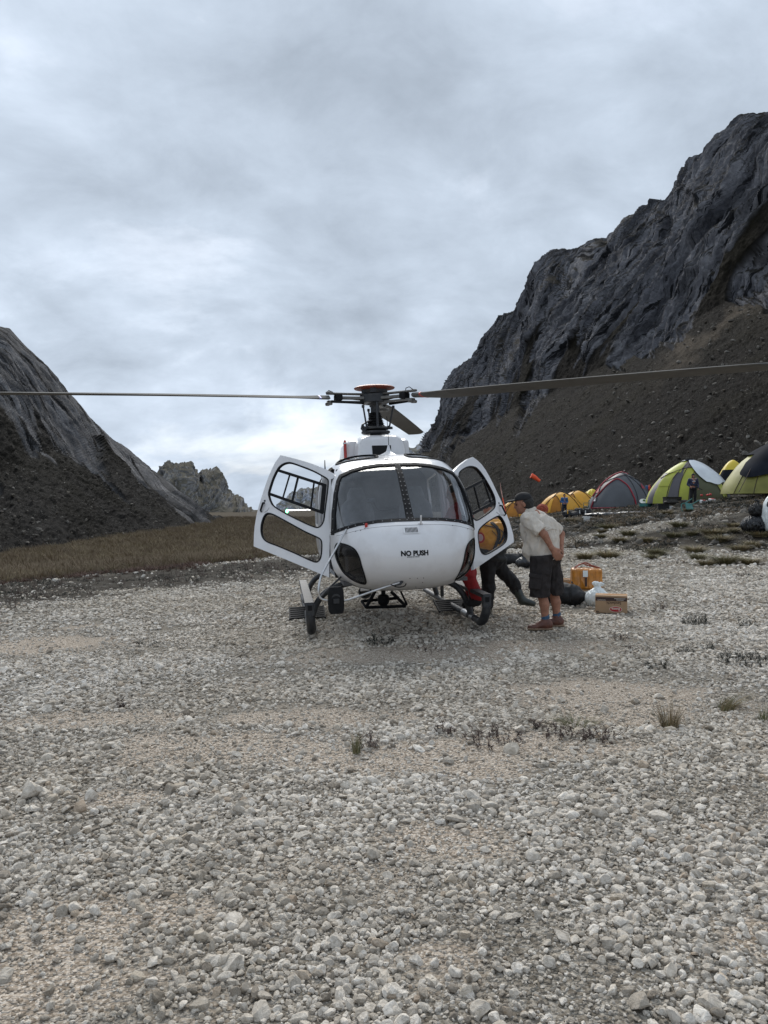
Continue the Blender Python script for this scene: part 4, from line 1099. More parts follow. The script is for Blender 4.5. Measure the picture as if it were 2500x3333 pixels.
bm_ = blade_mesh(); bm_.materials.append(M_BLADE)
stripe_cols = [M_BLADE, M_REDTIP, M_BLUEMARK]
for k, a in enumerate(AZ):
    bl = obj('rotor_blade', bm_, HELI)
    _fl = Matrix.Rotation(a, 4, 'Z') @ Matrix.Translation((0, 0, HZ)) @ Matrix.Rotation(R((0.0, 2.1, -0.2)[k]), 4, 'Y') @ Matrix.Translation((0, 0, -HZ)); bl.matrix_basis = _fl
    # root fittings, all on the blade's own axis
    s_ = MB()
    for zz, th in ((0.062, 0.022), (-0.052, 0.026)): s_.box((0.44, 0, HZ + zz), (0.56, 0.11 if zz > 0 else 0.075, th))
    s_.lathe([(0.045, -0.015), (0.05, 0), (0.045, 0.015)], (0.70, 0.03, HZ + 0.07), 14).lathe([(0.045, -0.03), (0.05, 0), (0.03, 0.012)], (0.70, 0.03, HZ - 0.075), 14).lathe([(0.03, -0.03), (0.035, 0), (0.03, 0.012)], (0.70, -0.06, HZ - 0.075), 14)
    s_.build('sleeve', M_HUB, bl, True, bevel=0.006, angle=30)
    st = MB().prism([(0.05, -0.13, HZ - 0.022), (0.20, -0.09, HZ - 0.020), (0.34, -0.045, HZ - 0.016), (0.52, -0.045, HZ - 0.016), (0.52, 0.045, HZ - 0.016), (0.34, 0.045, HZ - 0.016), (0.20, 0.09, HZ - 0.02), (0.05, 0.13, HZ - 0.022)], (0, 0, 0.04)).build('star_arm', M_HUB, bl, bevel=0.008)
    MB().box((0.555, 0, HZ + 0.004), (0.10, 0.13, 0.082)).box((0.59, 0, HZ + 0.004), (0.03, 0.10, 0.105)).build('elastomer_block', M_BLACK, bl, bevel=0.01)
    MB().tube([(0.20, 0.10, HZ - 0.075), (0.45, 0.09, HZ - 0.07), (0.68, 0.07, HZ - 0.06)], [0.022, 0.017, 0.02], 8).tube([(0.60, -0.03, HZ + 0.07), (0.63, -0.06, HZ + 0.10), (0.68, -0.05, HZ + 0.115), (0.72, -0.02, HZ + 0.08)], 0.006, 6).build('bonding_cable', M_BLACK, bl, True)
    if k:
        obj('tracking_mark', blade_mesh(only=(0.84, 0.868), grow=1.04), bl, stripe_cols[k])

# ---- doors: flat outlines read off the photo onto the hinge plane, then given thickness and a slight barrel curve
def build_door(side, hinge_b, hinge_t, deg, Zf, outline, upper, lower, Zw, bars, handle, curve):
    hb, ht = Vector(hinge_b), Vector(hinge_t)
    v = (ht - hb).normalized()
    out = Vector((-math.cos(R(deg)), side * math.sin(R(deg)), 0.0))
    u = (out - v * out.dot(v)).normalized()
    n = u.cross(v).normalized()
    if n.x < 0: n = -n                        # n points forward, towards the camera: outer face of the door
    root = empty('front_door'); root.parent = HELI
    def pl(p):
        q = on_plane(p, hb, n); return ((q - hb).dot(u), (q - hb).dot(v))
    H = (ht - hb).length
    def P3(a, b, d=0.0):
        bend = curve * ((b / H - 0.42) ** 2 - 0.15)
        return hb + u * a + v * b + n * (d - bend)
    def solid(poly, d0, d1, holes=()):
        m = MB().prism([(a, b, d0) for a, b in poly], (0, 0, d1 - d0)).mesh('p')
        if holes: m = boolean(m, [MB().prism([(a, b, d0 - 0.1) for a, b in h], (0, 0, d1 - d0 + 0.2)).mesh('c') for h in holes])
        return bend_mesh(m)
    def bend_mesh(m):
        bm = bmesh.new(); bm.from_mesh(m)
        for k in range(1, 22):
            bmesh.ops.bisect_plane(bm, geom=bm.verts[:] + bm.edges[:] + bm.faces[:], plane_co=(0, k * H / 20 - 0.06, 0), plane_no=(0, 1, 0))
        for vv in bm.verts: vv.co = P3(vv.co.x, vv.co.y, vv.co.z)
        bmesh.ops.recalc_face_normals(bm, faces=bm.faces)
        bm.to_mesh(m); bm.free(); m.update(); return m
    def ringm(o_, i_, d0, d1):
        return bend_mesh(MB().ring([(a, b, d0) for a, b in o_], [(a, b, d0) for a, b in i_], (0, 0, d1 - d0)).mesh('r'))
    ol = [pl(Zf(*q)) for q in outline]
    up = sm2([pl(Zw(*q)) for q in upper], 88); lo = sm2([pl(Zw(*q)) for q in lower], 84)
    m = solid(ol, -0.035, 0.0, (up, lo)); p_ = obj('door_panel', m, root, M_WHITE); autosmooth(m, 30)
    b = p_.modifiers.new('bevel', 'BEVEL'); b.width = 0.006; b.segments = 2; b.limit_method = 'ANGLE'; b.angle_limit = R(40)
    for nm, w_ in (('upper_window', up), ('lower_window', lo)):
        g = obj(nm, solid(offset_poly(w_, 0.002), -0.020, -0.016), root, M_DGLASS)
        obj('gasket', ringm(offset_poly(w_, -0.003), offset_poly(w_, 0.012), -0.038, 0.004), g, M_BLACK)
        if nm == 'upper_window':
            for pa, pb, wd in bars:
                a, c = Vector(pl(Zw(*pa))), Vector(pl(Zw(*pb))); t = (c - a).normalized(); s_ = Vector((-t.y, t.x)) * wd / 2
                obj('sliding_window_rail', solid([tuple(a - s_), tuple(c - s_), tuple(c + s_), tuple(a + s_)], -0.022, -0.006), g, M_BLACK)
    ha, hc = pl(Zw(*handle[0])), pl(Zw(*handle[1]))
    A, C = P3(*ha, 0.0), P3(*hc, 0.0)
    MB().tube([A, A + n * 0.03 + (C - A) * 0.06, C + n * 0.03 - (C - A) * 0.1, C], [0.013, 0.013, 0.012, 0.010], 10).build('handle', M_BLACK, root, True)
    kk = P3(*pl(Zw(*handle[2])), 0.003); MB().lathe([(0.012, -0.003), (0.012, 0.004), (0.005, 0.005)], kk, 12, n.to_track_quat('Z', 'Y').to_matrix()).build('key_lock', M_DARK, root)
    arc = [P3(*pl(Zw(*q)), 0.002) for q in handle[3]]
    MB().tube(bez(arc, 10), 0.003, 5, flat=0.5).build('handle_marking', M_BLACK, root)
    for t_ in (0.12, 0.5, 0.88):
        c_ = hb + (ht - hb) * t_; MB().tube([c_ - v * 0.05, c_ + v * 0.05], 0.013, 8).box(c_ + u * 0.02, (0.02, 0.03, 0.08)).build('hinge', M_STEP, root, True)
    return root, P3, u, v, n
d1 = build_door(-1, (2.17, -0.825, 0.70), (1.82, -0.752, 2.0), 68, Z1,
    [(200, 475), (250, 487), (300, 500), (350, 515), (400, 532), (450, 552), (490, 570), (522, 588), (534, 605), (538, 630), (536, 700), (528, 780), (518, 860), (510, 950), (505, 1030), (502, 1120), (500, 1216), (250, 1112), (50, 1030), (52, 960), (56, 910), (66, 845), (80, 785), (98, 722), (115, 665), (132, 612), (150, 565), (170, 520)],
    [(270, 600), (275, 650), (300, 720), (350, 780), (500, 870), (700, 970), (820, 1020), (870, 1028), (910, 1005), (945, 940), (960, 820), (985, 600), (993, 470), (975, 430), (920, 395), (800, 330), (650, 270), (540, 232), (480, 230), (420, 255), (370, 310), (320, 420), (290, 520)],
    [(185, 1030), (195, 960), (220, 890), (250, 855), (290, 850), (350, 870), (500, 950), (700, 1060), (850, 1130), (900, 1160), (920, 1200), (920, 1300), (905, 1390), (870, 1435), (830, 1440), (750, 1410), (600, 1340), (400, 1255), (270, 1205), (215, 1160), (190, 1100)], Z2,
    [((355, 318), (955, 512), 0.034), ((275, 612), (930, 845), 0.034), ((938, 500), (910, 850), 0.05), ((520, 368), (438, 676), 0.016), ((620, 402), (552, 716), 0.024), ((813, 465), (779, 803), 0.018)],
    [(222, 728), (190, 835), (230, 702), [(285, 785), (262, 820), (230, 842)]], 0.10)
d2 = build_door(1, (2.17, 0.825, 0.70), (1.82, 0.752, 2.0), 38, Z1,
    [(1382, 487), (1350, 500), (1320, 520), (1290, 542), (1255, 575), (1245, 592), (1244, 610), (1256, 662), (1275, 740), (1305, 835), (1340, 935), (1354, 1000), (1362, 1090), (1368, 1170), (1603, 1005), (1600, 965), (1590, 925), (1577, 880), (1560, 830), (1535, 760), (1510, 700), (1490, 648), (1470, 602), (1452, 565), (1430, 530), (1408, 507)],
    [(1282, 600), (1300, 570), (1340, 548), (1375, 545), (1405, 560), (1440, 610), (1480, 690), (1497, 740), (1495, 790), (1470, 820), (1420, 855), (1385, 875), (1365, 870), (1345, 840), (1320, 760), (1290, 670)],
    [(1387, 950), (1400, 920), (1440, 885), (1500, 850), (1525, 850), (1550, 890), (1563, 940), (1560, 990), (1540, 1020), (1480, 1060), (1440, 1080), (1415, 1075), (1400, 1050), (1390, 1000)], Z1,
    [((1312, 692), (1468, 615), 0.034), ((1352, 838), (1497, 760), 0.034), ((1318, 690), (1358, 838), 0.05), ((1438, 625), (1476, 768), 0.03), ((1378, 668), (1405, 800), 0.02)],
    [(1522, 785), (1548, 845), (1518, 770), [(1500, 825), (1520, 840), (1545, 843)]], 0.10)

# ---- landing gear
def skid(side):
    y = 1.06 * side - 0.03
    g = empty('skid'); g.parent = HELI
    MB().tube([(1.72, y, 0.05), (1.2, y, 0.045), (0, y, 0.045), (-2.0, y, 0.045)], 0.042, 14).build('skid_tube', M_DARK, g, True)
    MB().tube([(1.15, y, 0.045), (0.85, y, 0.045)], 0.046, 14).build('clamp_sleeve', M_STEEL, g, True)
    MB().tube([(1.45, y, 0.045), (1.30, y, 0.045)], 0.046, 14).build('clamp_sleeve', M_STEEL, g, True)
    # curved toe rising to the front of the step
    toe = bez([(1.62, y, 0.045), (1.78, y, 0.05), (1.92, y, 0.10), (2.00, y + 0.01 * side, 0.20), (2.02, y + 0.015 * side, 0.30)], 18)
    MB().tube(toe, [0.045 + 0.012 * math.sin(i / len(toe) * 3.1) for i in range(len(toe))], 12, flat=1.0).build('skid_toe', M_DARK, g, True)
    MB().box((2.02, y + 0.015 * side, 0.335), (0.085, 0.105, 0.15)).build('toe_bracket', M_DARK, g, bevel=0.012)
    MB().box((2.066, y + 0.015 * side, 0.36), (0.004, 0.05, 0.06)).build('bracket_plate', M_BLACK, g)
    MB().box((0.62, y + 0.02 * side, 0.40), (2.86, 0.115, 0.05)).build('long_step', M_STEP, g, bevel=0.008)
    for xx in (1.25, -0.6): MB().box((xx, y + 0.01 * side, 0.24), (0.05, 0.05, 0.3)).build('step_bracket', M_DARK, g, bevel=0.006)
    pad = empty('bear_paw'); pad.parent = g
    for k in range(6): MB().box((0.02 + k * 0.075, y, 0.105 - k * 0.018), (0.045, 0.50, 0.018), Matrix.Rotation(R(14), 3, 'Y')).build('slat', M_PAW, pad, bevel=0.004)
    for q in (-0.245, 0.245): MB().box((0.21, y + q, 0.056), (0.46, 0.02, 0.03), Matrix.Rotation(R(14), 3, 'Y')).build('paw_rail', M_PAW, pad)
    return g
skid(1); skid(-1)
for x in (1.28, -0.95):
    pts = [(x, -1.09, 0.06), (x, -1.05, 0.17), (x, -0.96, 0.36), (x, -0.80, 0.49), (x, -0.5, 0.565), (x, 0, 0.585), (x, 0.5, 0.565), (x, 0.78, 0.49), (x, 0.92, 0.36), (x, 1.00, 0.17), (x, 1.03, 0.06)]
    MB().tube(bez(pts, 50), 0.040, 12).build('cross_tube', M_DARK, HELI, True)
# cargo swing frame and landing lamp under the belly
def tb(name, pts, r, m_, parent, seg=8): return MB().tube(pts, r, seg).build(name, m_, parent, True)
cf = empty('cargo_frame'); cf.parent = HELI
X = 0.55
e = {k: at_x(Z1(*q), X + dx) for k, q, dx in (('tl', (776, 1300), 0), ('tr', (872, 1300), 0), ('bl', (722, 1396), 0.1), ('br', (960, 1388), 0.1), ('ml', (695, 1358), -0.2), ('mr', (905, 1340), -0.2), ('c', (826, 1345), 0), ('ct', (826, 1290), 0), ('tr2', (930, 1300), -0.2), ('br2', (968, 1380), -0.1))}
tb('frame_tube', [e['tl'], e['bl']], 0.024, M_BLACK, cf); tb('frame_tube', [e['tr'], e['br']], 0.024, M_BLACK, cf); tb('frame_tube', [e['bl'], e['br']], 0.022, M_BLACK, cf)
tb('frame_tube', [e['ml'], e['mr']], 0.022, M_BLACK, cf); tb('frame_tube', [e['ml'], e['bl']], 0.018, M_BLACK, cf); tb('frame_tube', [e['tr2'], e['br2']], 0.014, M_BLACK, cf)
MB().lathe([(0.035, -0.10), (0.075, -0.06), (0.085, 0.0), (0.075, 0.05), (0.03, 0.07)], e['c'], 12).tube([e['ct'] + Vector((0, 0, 0.03)), e['c']], 0.03, 10).build('cargo_hook', M_BLACK, cf, True)
q = at_x(Z1(716, 1308), 1.55)
ll = MB().lathe([(0.045, -0.09), (0.078, -0.03), (0.085, 0.0), (0.07, 0.004), (0.066, -0.006)], (q.x, q.y, q.z + 0.01), 24, Matrix.Rotation(R(90), 3, 'Y')).build('landing_lamp', M_STEP, HELI, True)
MB().lathe([(0.064, -0.004), (0.05, 0.003), (0.02, 0.006)], (q.x, q.y, q.z + 0.01), 20, Matrix.Rotation(R(90), 3, 'Y')).build('lens', M_CHIN, ll, True)
MB().box((q.x - 0.04, q.y, q.z + 0.07), (0.1, 0.12, 0.1)).build('lamp_mount', M_ALU, ll, bevel=0.01)
# cargo mirror on its tube frame
mf = empty('cargo_mirror'); mf.parent = HELI
A = hit(Z1(603, 925)) + Vector((0.01, 0, 0)); E_ = hit(Z1(922, 1245)) + Vector((0.02, 0, 0))
path = [A, at_x(Z1(548, 1030), 2.75), at_x(Z1(470, 1170), 3.0), at_x(Z1(447, 1225), 3.05), at_x(Z1(437, 1285), 3.08), at_x(Z1(441, 1325), 3.08), at_x(Z1(460, 1347), 3.08), at_x(Z1(500, 1354), 3.08), at_x(Z1(590, 1354), 3.08), at_x(Z1(640, 1342), 3.08), at_x(Z1(780, 1293), 3.06), E_]
tb('frame_tube', bez(path, 60), 0.0115, M_STEEL, mf, 10)
B_ = hit(Z1(572, 1212))
tb('strut', [B_, at_x(Z1(500, 1280), 2.75), at_x(Z1(446, 1335), 3.06)], 0.011, M_STEP, mf)
q = E_; MB().prism([(q.x, q.y - 0.07, q.z - 0.035), (q.x, q.y + 0.03, q.z + 0.03), (q.x, q.y + 0.04, q.z + 0.005), (q.x, q.y + 0.01, q.z - 0.03)], (0.012, 0, 0)).build('end_foot', M_STEP, mf, bevel=0.003)
q = A; MB().box((q.x, q.y + 0.03, q.z + 0.005), (0.02, 0.09, 0.025)).build('end_foot', M_BLACK, mf, bevel=0.004)
tb('cable', bez([at_x(Z1(870, 1258), 3.02), at_x(Z1(905, 1272), 3.02), at_x(Z1(940, 1272), 3.0), at_x(Z1(958, 1262), 2.96), at_x(Z1(962, 1243), 2.92)], 16), 0.006, M_BLACK, mf)
c = at_x(Z1(541, 1352), 3.10)
pod = MB(); vs = []
for t in np.linspace(-1, 1, 15):
    w_ = 0.086 * (1 - 0.16 * abs(t) ** 3.5) * (1 if abs(t) < 0.97 else 0.86)
    for k in range(20):
        a = 2 * math.pi * k / 20; ca, sa = math.cos(a), math.sin(a)
        vs.append((c.x + 0.055 * np.sign(ca) * abs(ca) ** 0.5 * (1 - 0.25 * t * t), c.y + w_ * np.sign(sa) * abs(sa) ** 0.45, c.z + 0.14 * t))
fs = [(i * 20 + k, i * 20 + (k + 1) % 20, (i + 1) * 20 + (k + 1) % 20, (i + 1) * 20 + k) for i in range(14) for k in range(20)] + [tuple(range(20))[::-1], tuple(14 * 20 + k for k in range(20))]
pod.add(vs, fs); pod.build('mirror_housing', M_BLACK, mf, True, angle=50)
MB().box((c.x + 0.055, c.y, c.z - 0.004), (0.03, 0.06, 0.05)).lathe([(0.058, -0.008), (0.06, 0.0), (0.05, 0.008)], (c.x + 0.045, c.y, c.z + 0.02), 20, Matrix.Rotation(R(90), 3, 'Y')).build('mirror_clamp', M_PANEL, mf, bevel=0.004)

# ---- tail boom, stabiliser, fin (mostly hidden behind the cabin)
MB().tube([(-2.6, 0, 1.55), (-4.5, 0, 1.57), (-6.7, 0, 1.60)], [0.33, 0.24, 0.15], 24).build('tail_boom', M_WHITE, HELI, True)
def foil(p0, p1, ch0, ch1, th, vert=False):
    mb = MB(); vs = []
    for p, ch_ in ((p0, ch0), (p1, ch1)):
        for c_, t_ in ((0, 0), (0.15, 0.5), (0.5, 0.4), (1, 0.02), (1, -0.02), (0.5, -0.4), (0.15, -0.5)):
            vs.append((p[0] - c_ * ch_, p[1] + (t_ * th if vert else 0), p[2] + (0 if vert else t_ * th)))
    mb.add(vs, [(k, (k + 1) % 7, 7 + (k + 1) % 7, 7 + k) for k in range(7)] + [tuple(range(7)), tuple(range(13, 6, -1))]); return mb
sz = at_x(Z1(285, 815), -5.0).z
stb = foil((-4.75, -1.27, sz), (-4.75, 1.27, sz), 0.45, 0.45, 0.05).build('stabiliser', M_WHITE, HELI, True)
MB().lathe([(0.01, -0.04), (0.025, -0.02), (0.028, 0.0), (0.02, 0.02), (0.006, 0.035)], (-4.85, -1.29, sz), 12).build('green_lamp', M_GREENLAMP, stb, True)
foil((-6.2, 0, 1.6), (-6.75, 0, 2.55), 0.75, 0.45, 0.08, True).build('tail_fin', M_WHITE, HELI, True)
foil((-6.2, 0, 1.55), (-6.6, 0, 0.95), 0.6, 0.35, 0.07, True).build('ventral_fin', M_WHITE, HELI, True)

# ---- cabin interior
MB().box((1.1, 0, 0.66), (2.6, 1.45, 0.04)).build('cabin_floor', M_CABIN, HELI)
MB().box((-0.35, 0, 1.35), (0.06, 1.6, 1.5)).build('rear_bulkhead', M_CABIN, HELI)
def seat(x, y, name='pilot_seat'):
    s_ = empty(name, (x, y, 0.0)); s_.parent = HELI
    rbox('cushion', (0.05, 0, 0.95), (0.48, 0.46, 0.12), M_SEAT, s_, 0.05)
    b_ = MB(); vs = []
    sec = [(-0.16, 1.0, 0.23), (-0.20, 1.2, 0.24), (-0.24, 1.4, 0.235), (-0.27, 1.55, 0.21), (-0.28, 1.63, 0.13), (-0.285, 1.72, 0.115), (-0.29, 1.79, 0.08)]
    for x_, z_, w_ in sec:
        for k in range(16):
            a = 2 * math.pi * k / 16; vs.append((x_ + 0.05 * np.sign(math.cos(a)) * abs(math.cos(a)) ** 0.7, w_ * np.sign(math.sin(a)) * abs(math.sin(a)) ** 0.6, z_))
    b_.add(vs, [(i * 16 + k, i * 16 + (k + 1) % 16, (i + 1) * 16 + (k + 1) % 16, (i + 1) * 16 + k) for i in range(6) for k in range(16)] + [tuple(range(16))[::-1], tuple(6 * 16 + k for k in range(16))])
    b_.build('backrest', M_SEAT, s_, True, angle=50)
    rbox('seat_base', (0.03, 0, 0.78), (0.36, 0.38, 0.24), M_CABIN, s_, 0.03)
seat(1.15, -0.40); seat(1.15, 0.40, 'passenger_seat')
rbox('rear_bench', (-0.05, 0, 0.95), (0.45, 1.4, 0.14), M_SEAT, HELI, 0.05)
ip = rbox('instrument_panel', (2.25, -0.22, 1.19), (0.24, 0.72, 0.30), M_PANEL, HELI, 0.05)
rbox('instrument_hood', (2.26, -0.22, 1.345), (0.34, 0.78, 0.035), M_PANEL, ip, 0.015)
rbox('console', (2.05, -0.02, 0.88), (0.9, 0.24, 0.42), M_PANEL, HELI, 0.03)
q = at_x(Z3(525, 560), 2.15); rbox('compass', (q.x, q.y, q.z), (0.08, 0.09, 0.06), M_CABIN, HELI, 0.015)
tb('compass_cable', bez([(q.x, q.y + 0.03, q.z - 0.02), at_x(Z3(600, 660), 2.15), at_x(Z3(700, 665), 2.15), at_x(Z3(820, 625), 2.2)], 18), 0.004, M_BLACK, HELI, 6)
tb('cyclic_stick', bez([(1.75, -0.40, 0.68), (1.72, -0.40, 0.95), (1.66, -0.40, 1.08), (1.62, -0.40, 1.22)], 12), 0.016, M_PANEL, HELI)
for sy in (-1, 1):
    # door pillars inside the windscreen edge and behind the door
    tb('door_pillar', [(2.14, sy * 0.775, 0.72), (2.22, sy * 0.825, 1.0), (2.22, sy * 0.832, 1.2), (2.10, sy * 0.80, 1.5), (1.90, sy * 0.755, 1.82), (1.70, sy * 0.70, 1.99)], 0.024, M_BLACK, HELI)
    tb('rear_door_pillar', [(0.68, sy * 0.82, 0.7), (0.66, sy * 0.85, 1.4), (0.66, sy * 0.78, 2.05)], 0.05, M_WHITE, HELI)
# ================================================================ implicit shapes -> meshes (people, bags, soft things)
def surface_nets(f, lo, hi, h):
    """polygonise f(x,y,z)<0 on a grid of cell h"""
    lo = np.array(lo, float); n = np.ceil((np.array(hi, float) - lo) / h).astype(int) + 1
    gx, gy, gz = [lo[i] + h * np.arange(n[i]) for i in range(3)]
    D = f(gx[:, None, None].astype(np.float32), gy[None, :, None].astype(np.float32), gz[None, None, :].astype(np.float32)).astype(np.float32)
    D = np.broadcast_to(D, tuple(n))
    S = D < 0
    c = np.zeros(n - 1, int)
    for a in (0, 1):
        for b in (0, 1):
            for d in (0, 1): c += S[a:n[0] - 1 + a, b:n[1] - 1 + b, d:n[2] - 1 + d]
    act = (c > 0) & (c < 8)
    idx = -np.ones(n - 1, int); ii = np.argwhere(act); idx[act] = np.arange(len(ii))
    acc = np.zeros((len(ii), 3)); cnt = np.zeros(len(ii))
    corners = [(a, b, d) for a in (0, 1) for b in (0, 1) for d in (0, 1)]
    vals = {q: D[ii[:, 0] + q[0], ii[:, 1] + q[1], ii[:, 2] + q[2]] for q in corners}
    for q in corners:
        for ax in range(3):
            if q[ax]: continue
            r = list(q); r[ax] = 1; r = tuple(r)
            va, vb = vals[q], vals[r]; cr = (va < 0) != (vb < 0)
            t = np.where(cr, va / np.where(va == vb, 1, va - vb), 0)
            p = np.array(q, float)[None, :].repeat(len(ii), 0); p[:, ax] += t
            acc[cr] += p[cr]; cnt[cr] += 1
    V = lo + (ii + acc / np.maximum(cnt, 1)[:, None]) * h
    F = []
    for ax in range(3):
        u, v = (ax + 1) % 3, (ax + 2) % 3
        sl0 = [slice(None)] * 3; sl1 = [slice(None)] * 3
        sl0[ax] = slice(0, n[ax] - 1); sl1[ax] = slice(1, n[ax])
        cr = S[tuple(sl0)] != S[tuple(sl1)]
        e = np.argwhere(cr); e = e[(e[:, u] > 0) & (e[:, v] > 0) & (e[:, u] < n[u] - 1) & (e[:, v] < n[v] - 1)]
        if not len(e): continue
        def cell(du, dv):
            q = e.copy(); q[:, u] -= du; q[:, v] -= dv; return idx[q[:, 0], q[:, 1], q[:, 2]]
        quad = np.stack([cell(1, 1), cell(0, 1), cell(0, 0), cell(1, 0)], 1)
        ins = S[e[:, 0], e[:, 1], e[:, 2]]
        quad[~ins] = quad[~ins][:, ::-1]
        F.append(quad)
    return V, np.concatenate(F)
def s_cone(a, b, r1, r2):
    a = np.array(a, float); b = np.array(b, float); ba = b - a; L2 = float(ba @ ba) + 1e-9
    def f(x, y, z):
        t = np.clip(((x - a[0]) * ba[0] + (y - a[1]) * ba[1] + (z - a[2]) * ba[2]) / L2, 0, 1)
        return np.sqrt((x - a[0] - ba[0] * t) ** 2 + (y - a[1] - ba[1] * t) ** 2 + (z - a[2] - ba[2] * t) ** 2) - (r1 + (r2 - r1) * t)
    f.box = (np.minimum(a - r1, b - r2), np.maximum(a + r1, b + r2)); return f
def s_ell(c, r, rot=None):
    c = np.array(c, float); r = np.array(r, float); M = np.eye(3) if rot is None else np.array(rot.transposed())
    def f(x, y, z):
        X, Y, Zz = x - c[0], y - c[1], z - c[2]
        p = [(M[i, 0] * X + M[i, 1] * Y + M[i, 2] * Zz) for i in range(3)]
        k0 = np.sqrt(sum((p[i] / r[i]) ** 2 for i in range(3))); k1 = np.sqrt(sum((p[i] / r[i] ** 2) ** 2 for i in range(3)))
        return k0 * (k0 - 1) / np.maximum(k1, 1e-6)
    m = r.max(); f.box = (c - m, c + m); return f
def s_box(c, hs, rad=0.02, rot=None):
    c = np.array(c, float); M = np.eye(3) if rot is None else np.array(rot.transposed())
    def f(x, y, z):
        X, Y, Zz = x - c[0], y - c[1], z - c[2]
        q = [np.abs(M[i, 0] * X + M[i, 1] * Y + M[i, 2] * Zz) - (hs[i] - rad) for i in range(3)]
        return np.sqrt(sum(np.maximum(k, 0) ** 2 for k in q)) + np.minimum(np.maximum(q[0], np.maximum(q[1], q[2])), 0) - rad
    m = float(np.linalg.norm(hs)); f.box = (c - m, c + m); return f
def blend(parts, k=0.04, wr=0.0, wf=8.0, ws=(1, 1, 1), cut=None, grow=0.0, seed=0.0):
    """smooth union of parts; wr adds cloth folds; cut(x,y,z) keeps where negative"""
    def f(x, y, z):
        d = None
        for p in parts:
            q = p(x, y, z)
            if d is None: d = q
            else:
                h = np.clip(0.5 + 0.5 * (d - q) / k, 0, 1); d = d * (1 - h) + q * h - k * h * (1 - h)
        d = d - grow
        if wr:
            X, Y, Zz = np.broadcast_arrays(x * wf * ws[0] + seed, y * wf * ws[1], z * wf * ws[2])
            near = np.abs(d) < 0.05
            w = np.zeros(d.shape, np.float32)
            w[near] = (np.abs(perlin(X[near], Y[near], Zz[near])) * 1.2 - 0.25 + 0.4 * perlin(X[near] * 2.3, Y[near] * 2.3, Zz[near] * 2.3))
            d = d + wr * w
        if cut is not None: d = np.maximum(d, cut(x, y, z))
        return d
    f.box = (np.min([p.box[0] for p in parts], 0) - 0.03 - grow, np.max([p.box[1] for p in parts], 0) + 0.03 + grow)
    return f
def soft(name, f, h, mat_, parent, lo=None, hi=None):
    V, F = surface_nets(f, f.box[0] if lo is None else lo, f.box[1] if hi is None else hi, h)
    m = np_mesh(name, V, F)
    return obj(name, m, parent, mat_, True)

M_SKIN = mat('tanned_skin', (0.33, 0.16, 0.105), 0.6, 0, 0.2, 22, bump=0.15, bscale=60, spec=0.3)
M_SHIRT = mat('cream_cotton_shirt', (0.60, 0.545, 0.475), 0.9, 0, 0.08, 9, bump=0.55, bscale=22, spec=0.2)
M_SHORTS = mat('charcoal_cargo_cotton', (0.034, 0.030, 0.030), 0.95, 0, 0.25, 12, bump=0.6, bscale=24, spec=0.15)
M_CAP = mat('black_cap_cotton', (0.012, 0.012, 0.014), 0.85, 0, 0.2, 20)
M_HAIR = mat('black_hair', (0.010, 0.009, 0.008), 0.6, 0, 0.3, 60, bump=0.4, bscale=200)
M_SOCK = mat('blue_wool_sock', (0.05, 0.10, 0.17), 0.95, 0, 0.2, 60, bump=0.4, bscale=250)
M_SHOE = mat('brown_leather_shoe', (0.105, 0.036, 0.022), 0.5, 0, 0.3, 18)
M_SOLE = mat('tan_crepe_sole', (0.22, 0.15, 0.10), 0.8, 0, 0.2, 30)
M_RED = mat('red_overall_fabric', (0.26, 0.012, 0.014), 0.8, 0, 0.2, 9, bump=0.2, bscale=120)
M_BLACKPANT = mat('black_trouser_fabric', (0.010, 0.010, 0.011), 0.9, 0, 0.3, 10, bump=0.2, bscale=100)
M_BOOT = mat('dark_green_rubber_boot', (0.016, 0.022, 0.018), 0.35, 0, 0.3, 12)
M_JACKET = mat('dark_grey_jacket', (0.022, 0.024, 0.024), 0.85, 0, 0.2, 10)
M_DUFFEL = mat('yellow_duffel_tarpaulin', (0.74, 0.36, 0.012), 0.5, 0, 0.12, 8, bump=0.15, bscale=50)
M_STRAP = mat('black_webbing', (0.012, 0.012, 0.012), 0.8)
M_KNIT = mat('rust_knitted_wool', (0.27, 0.06, 0.035), 0.95, 0, 0.45, 45, bump=0.8, bscale=90)
M_OLIVE = mat('olive_scarf', (0.09, 0.085, 0.055), 0.9, 0, 0.2, 20)
M_BLUEJ = mat('blue_shell_jacket', (0.020, 0.085, 0.22), 0.6, 0, 0.2, 8)
M_NAVYJ = mat('navy_padded_jacket', (0.012, 0.016, 0.05), 0.65, 0, 0.3, 8)
M_REDV = mat('orange_red_vest', (0.50, 0.05, 0.02), 0.7, 0, 0.15, 8)
M_DENIM = mat('dark_denim', (0.014, 0.018, 0.028), 0.9, 0, 0.2, 15)

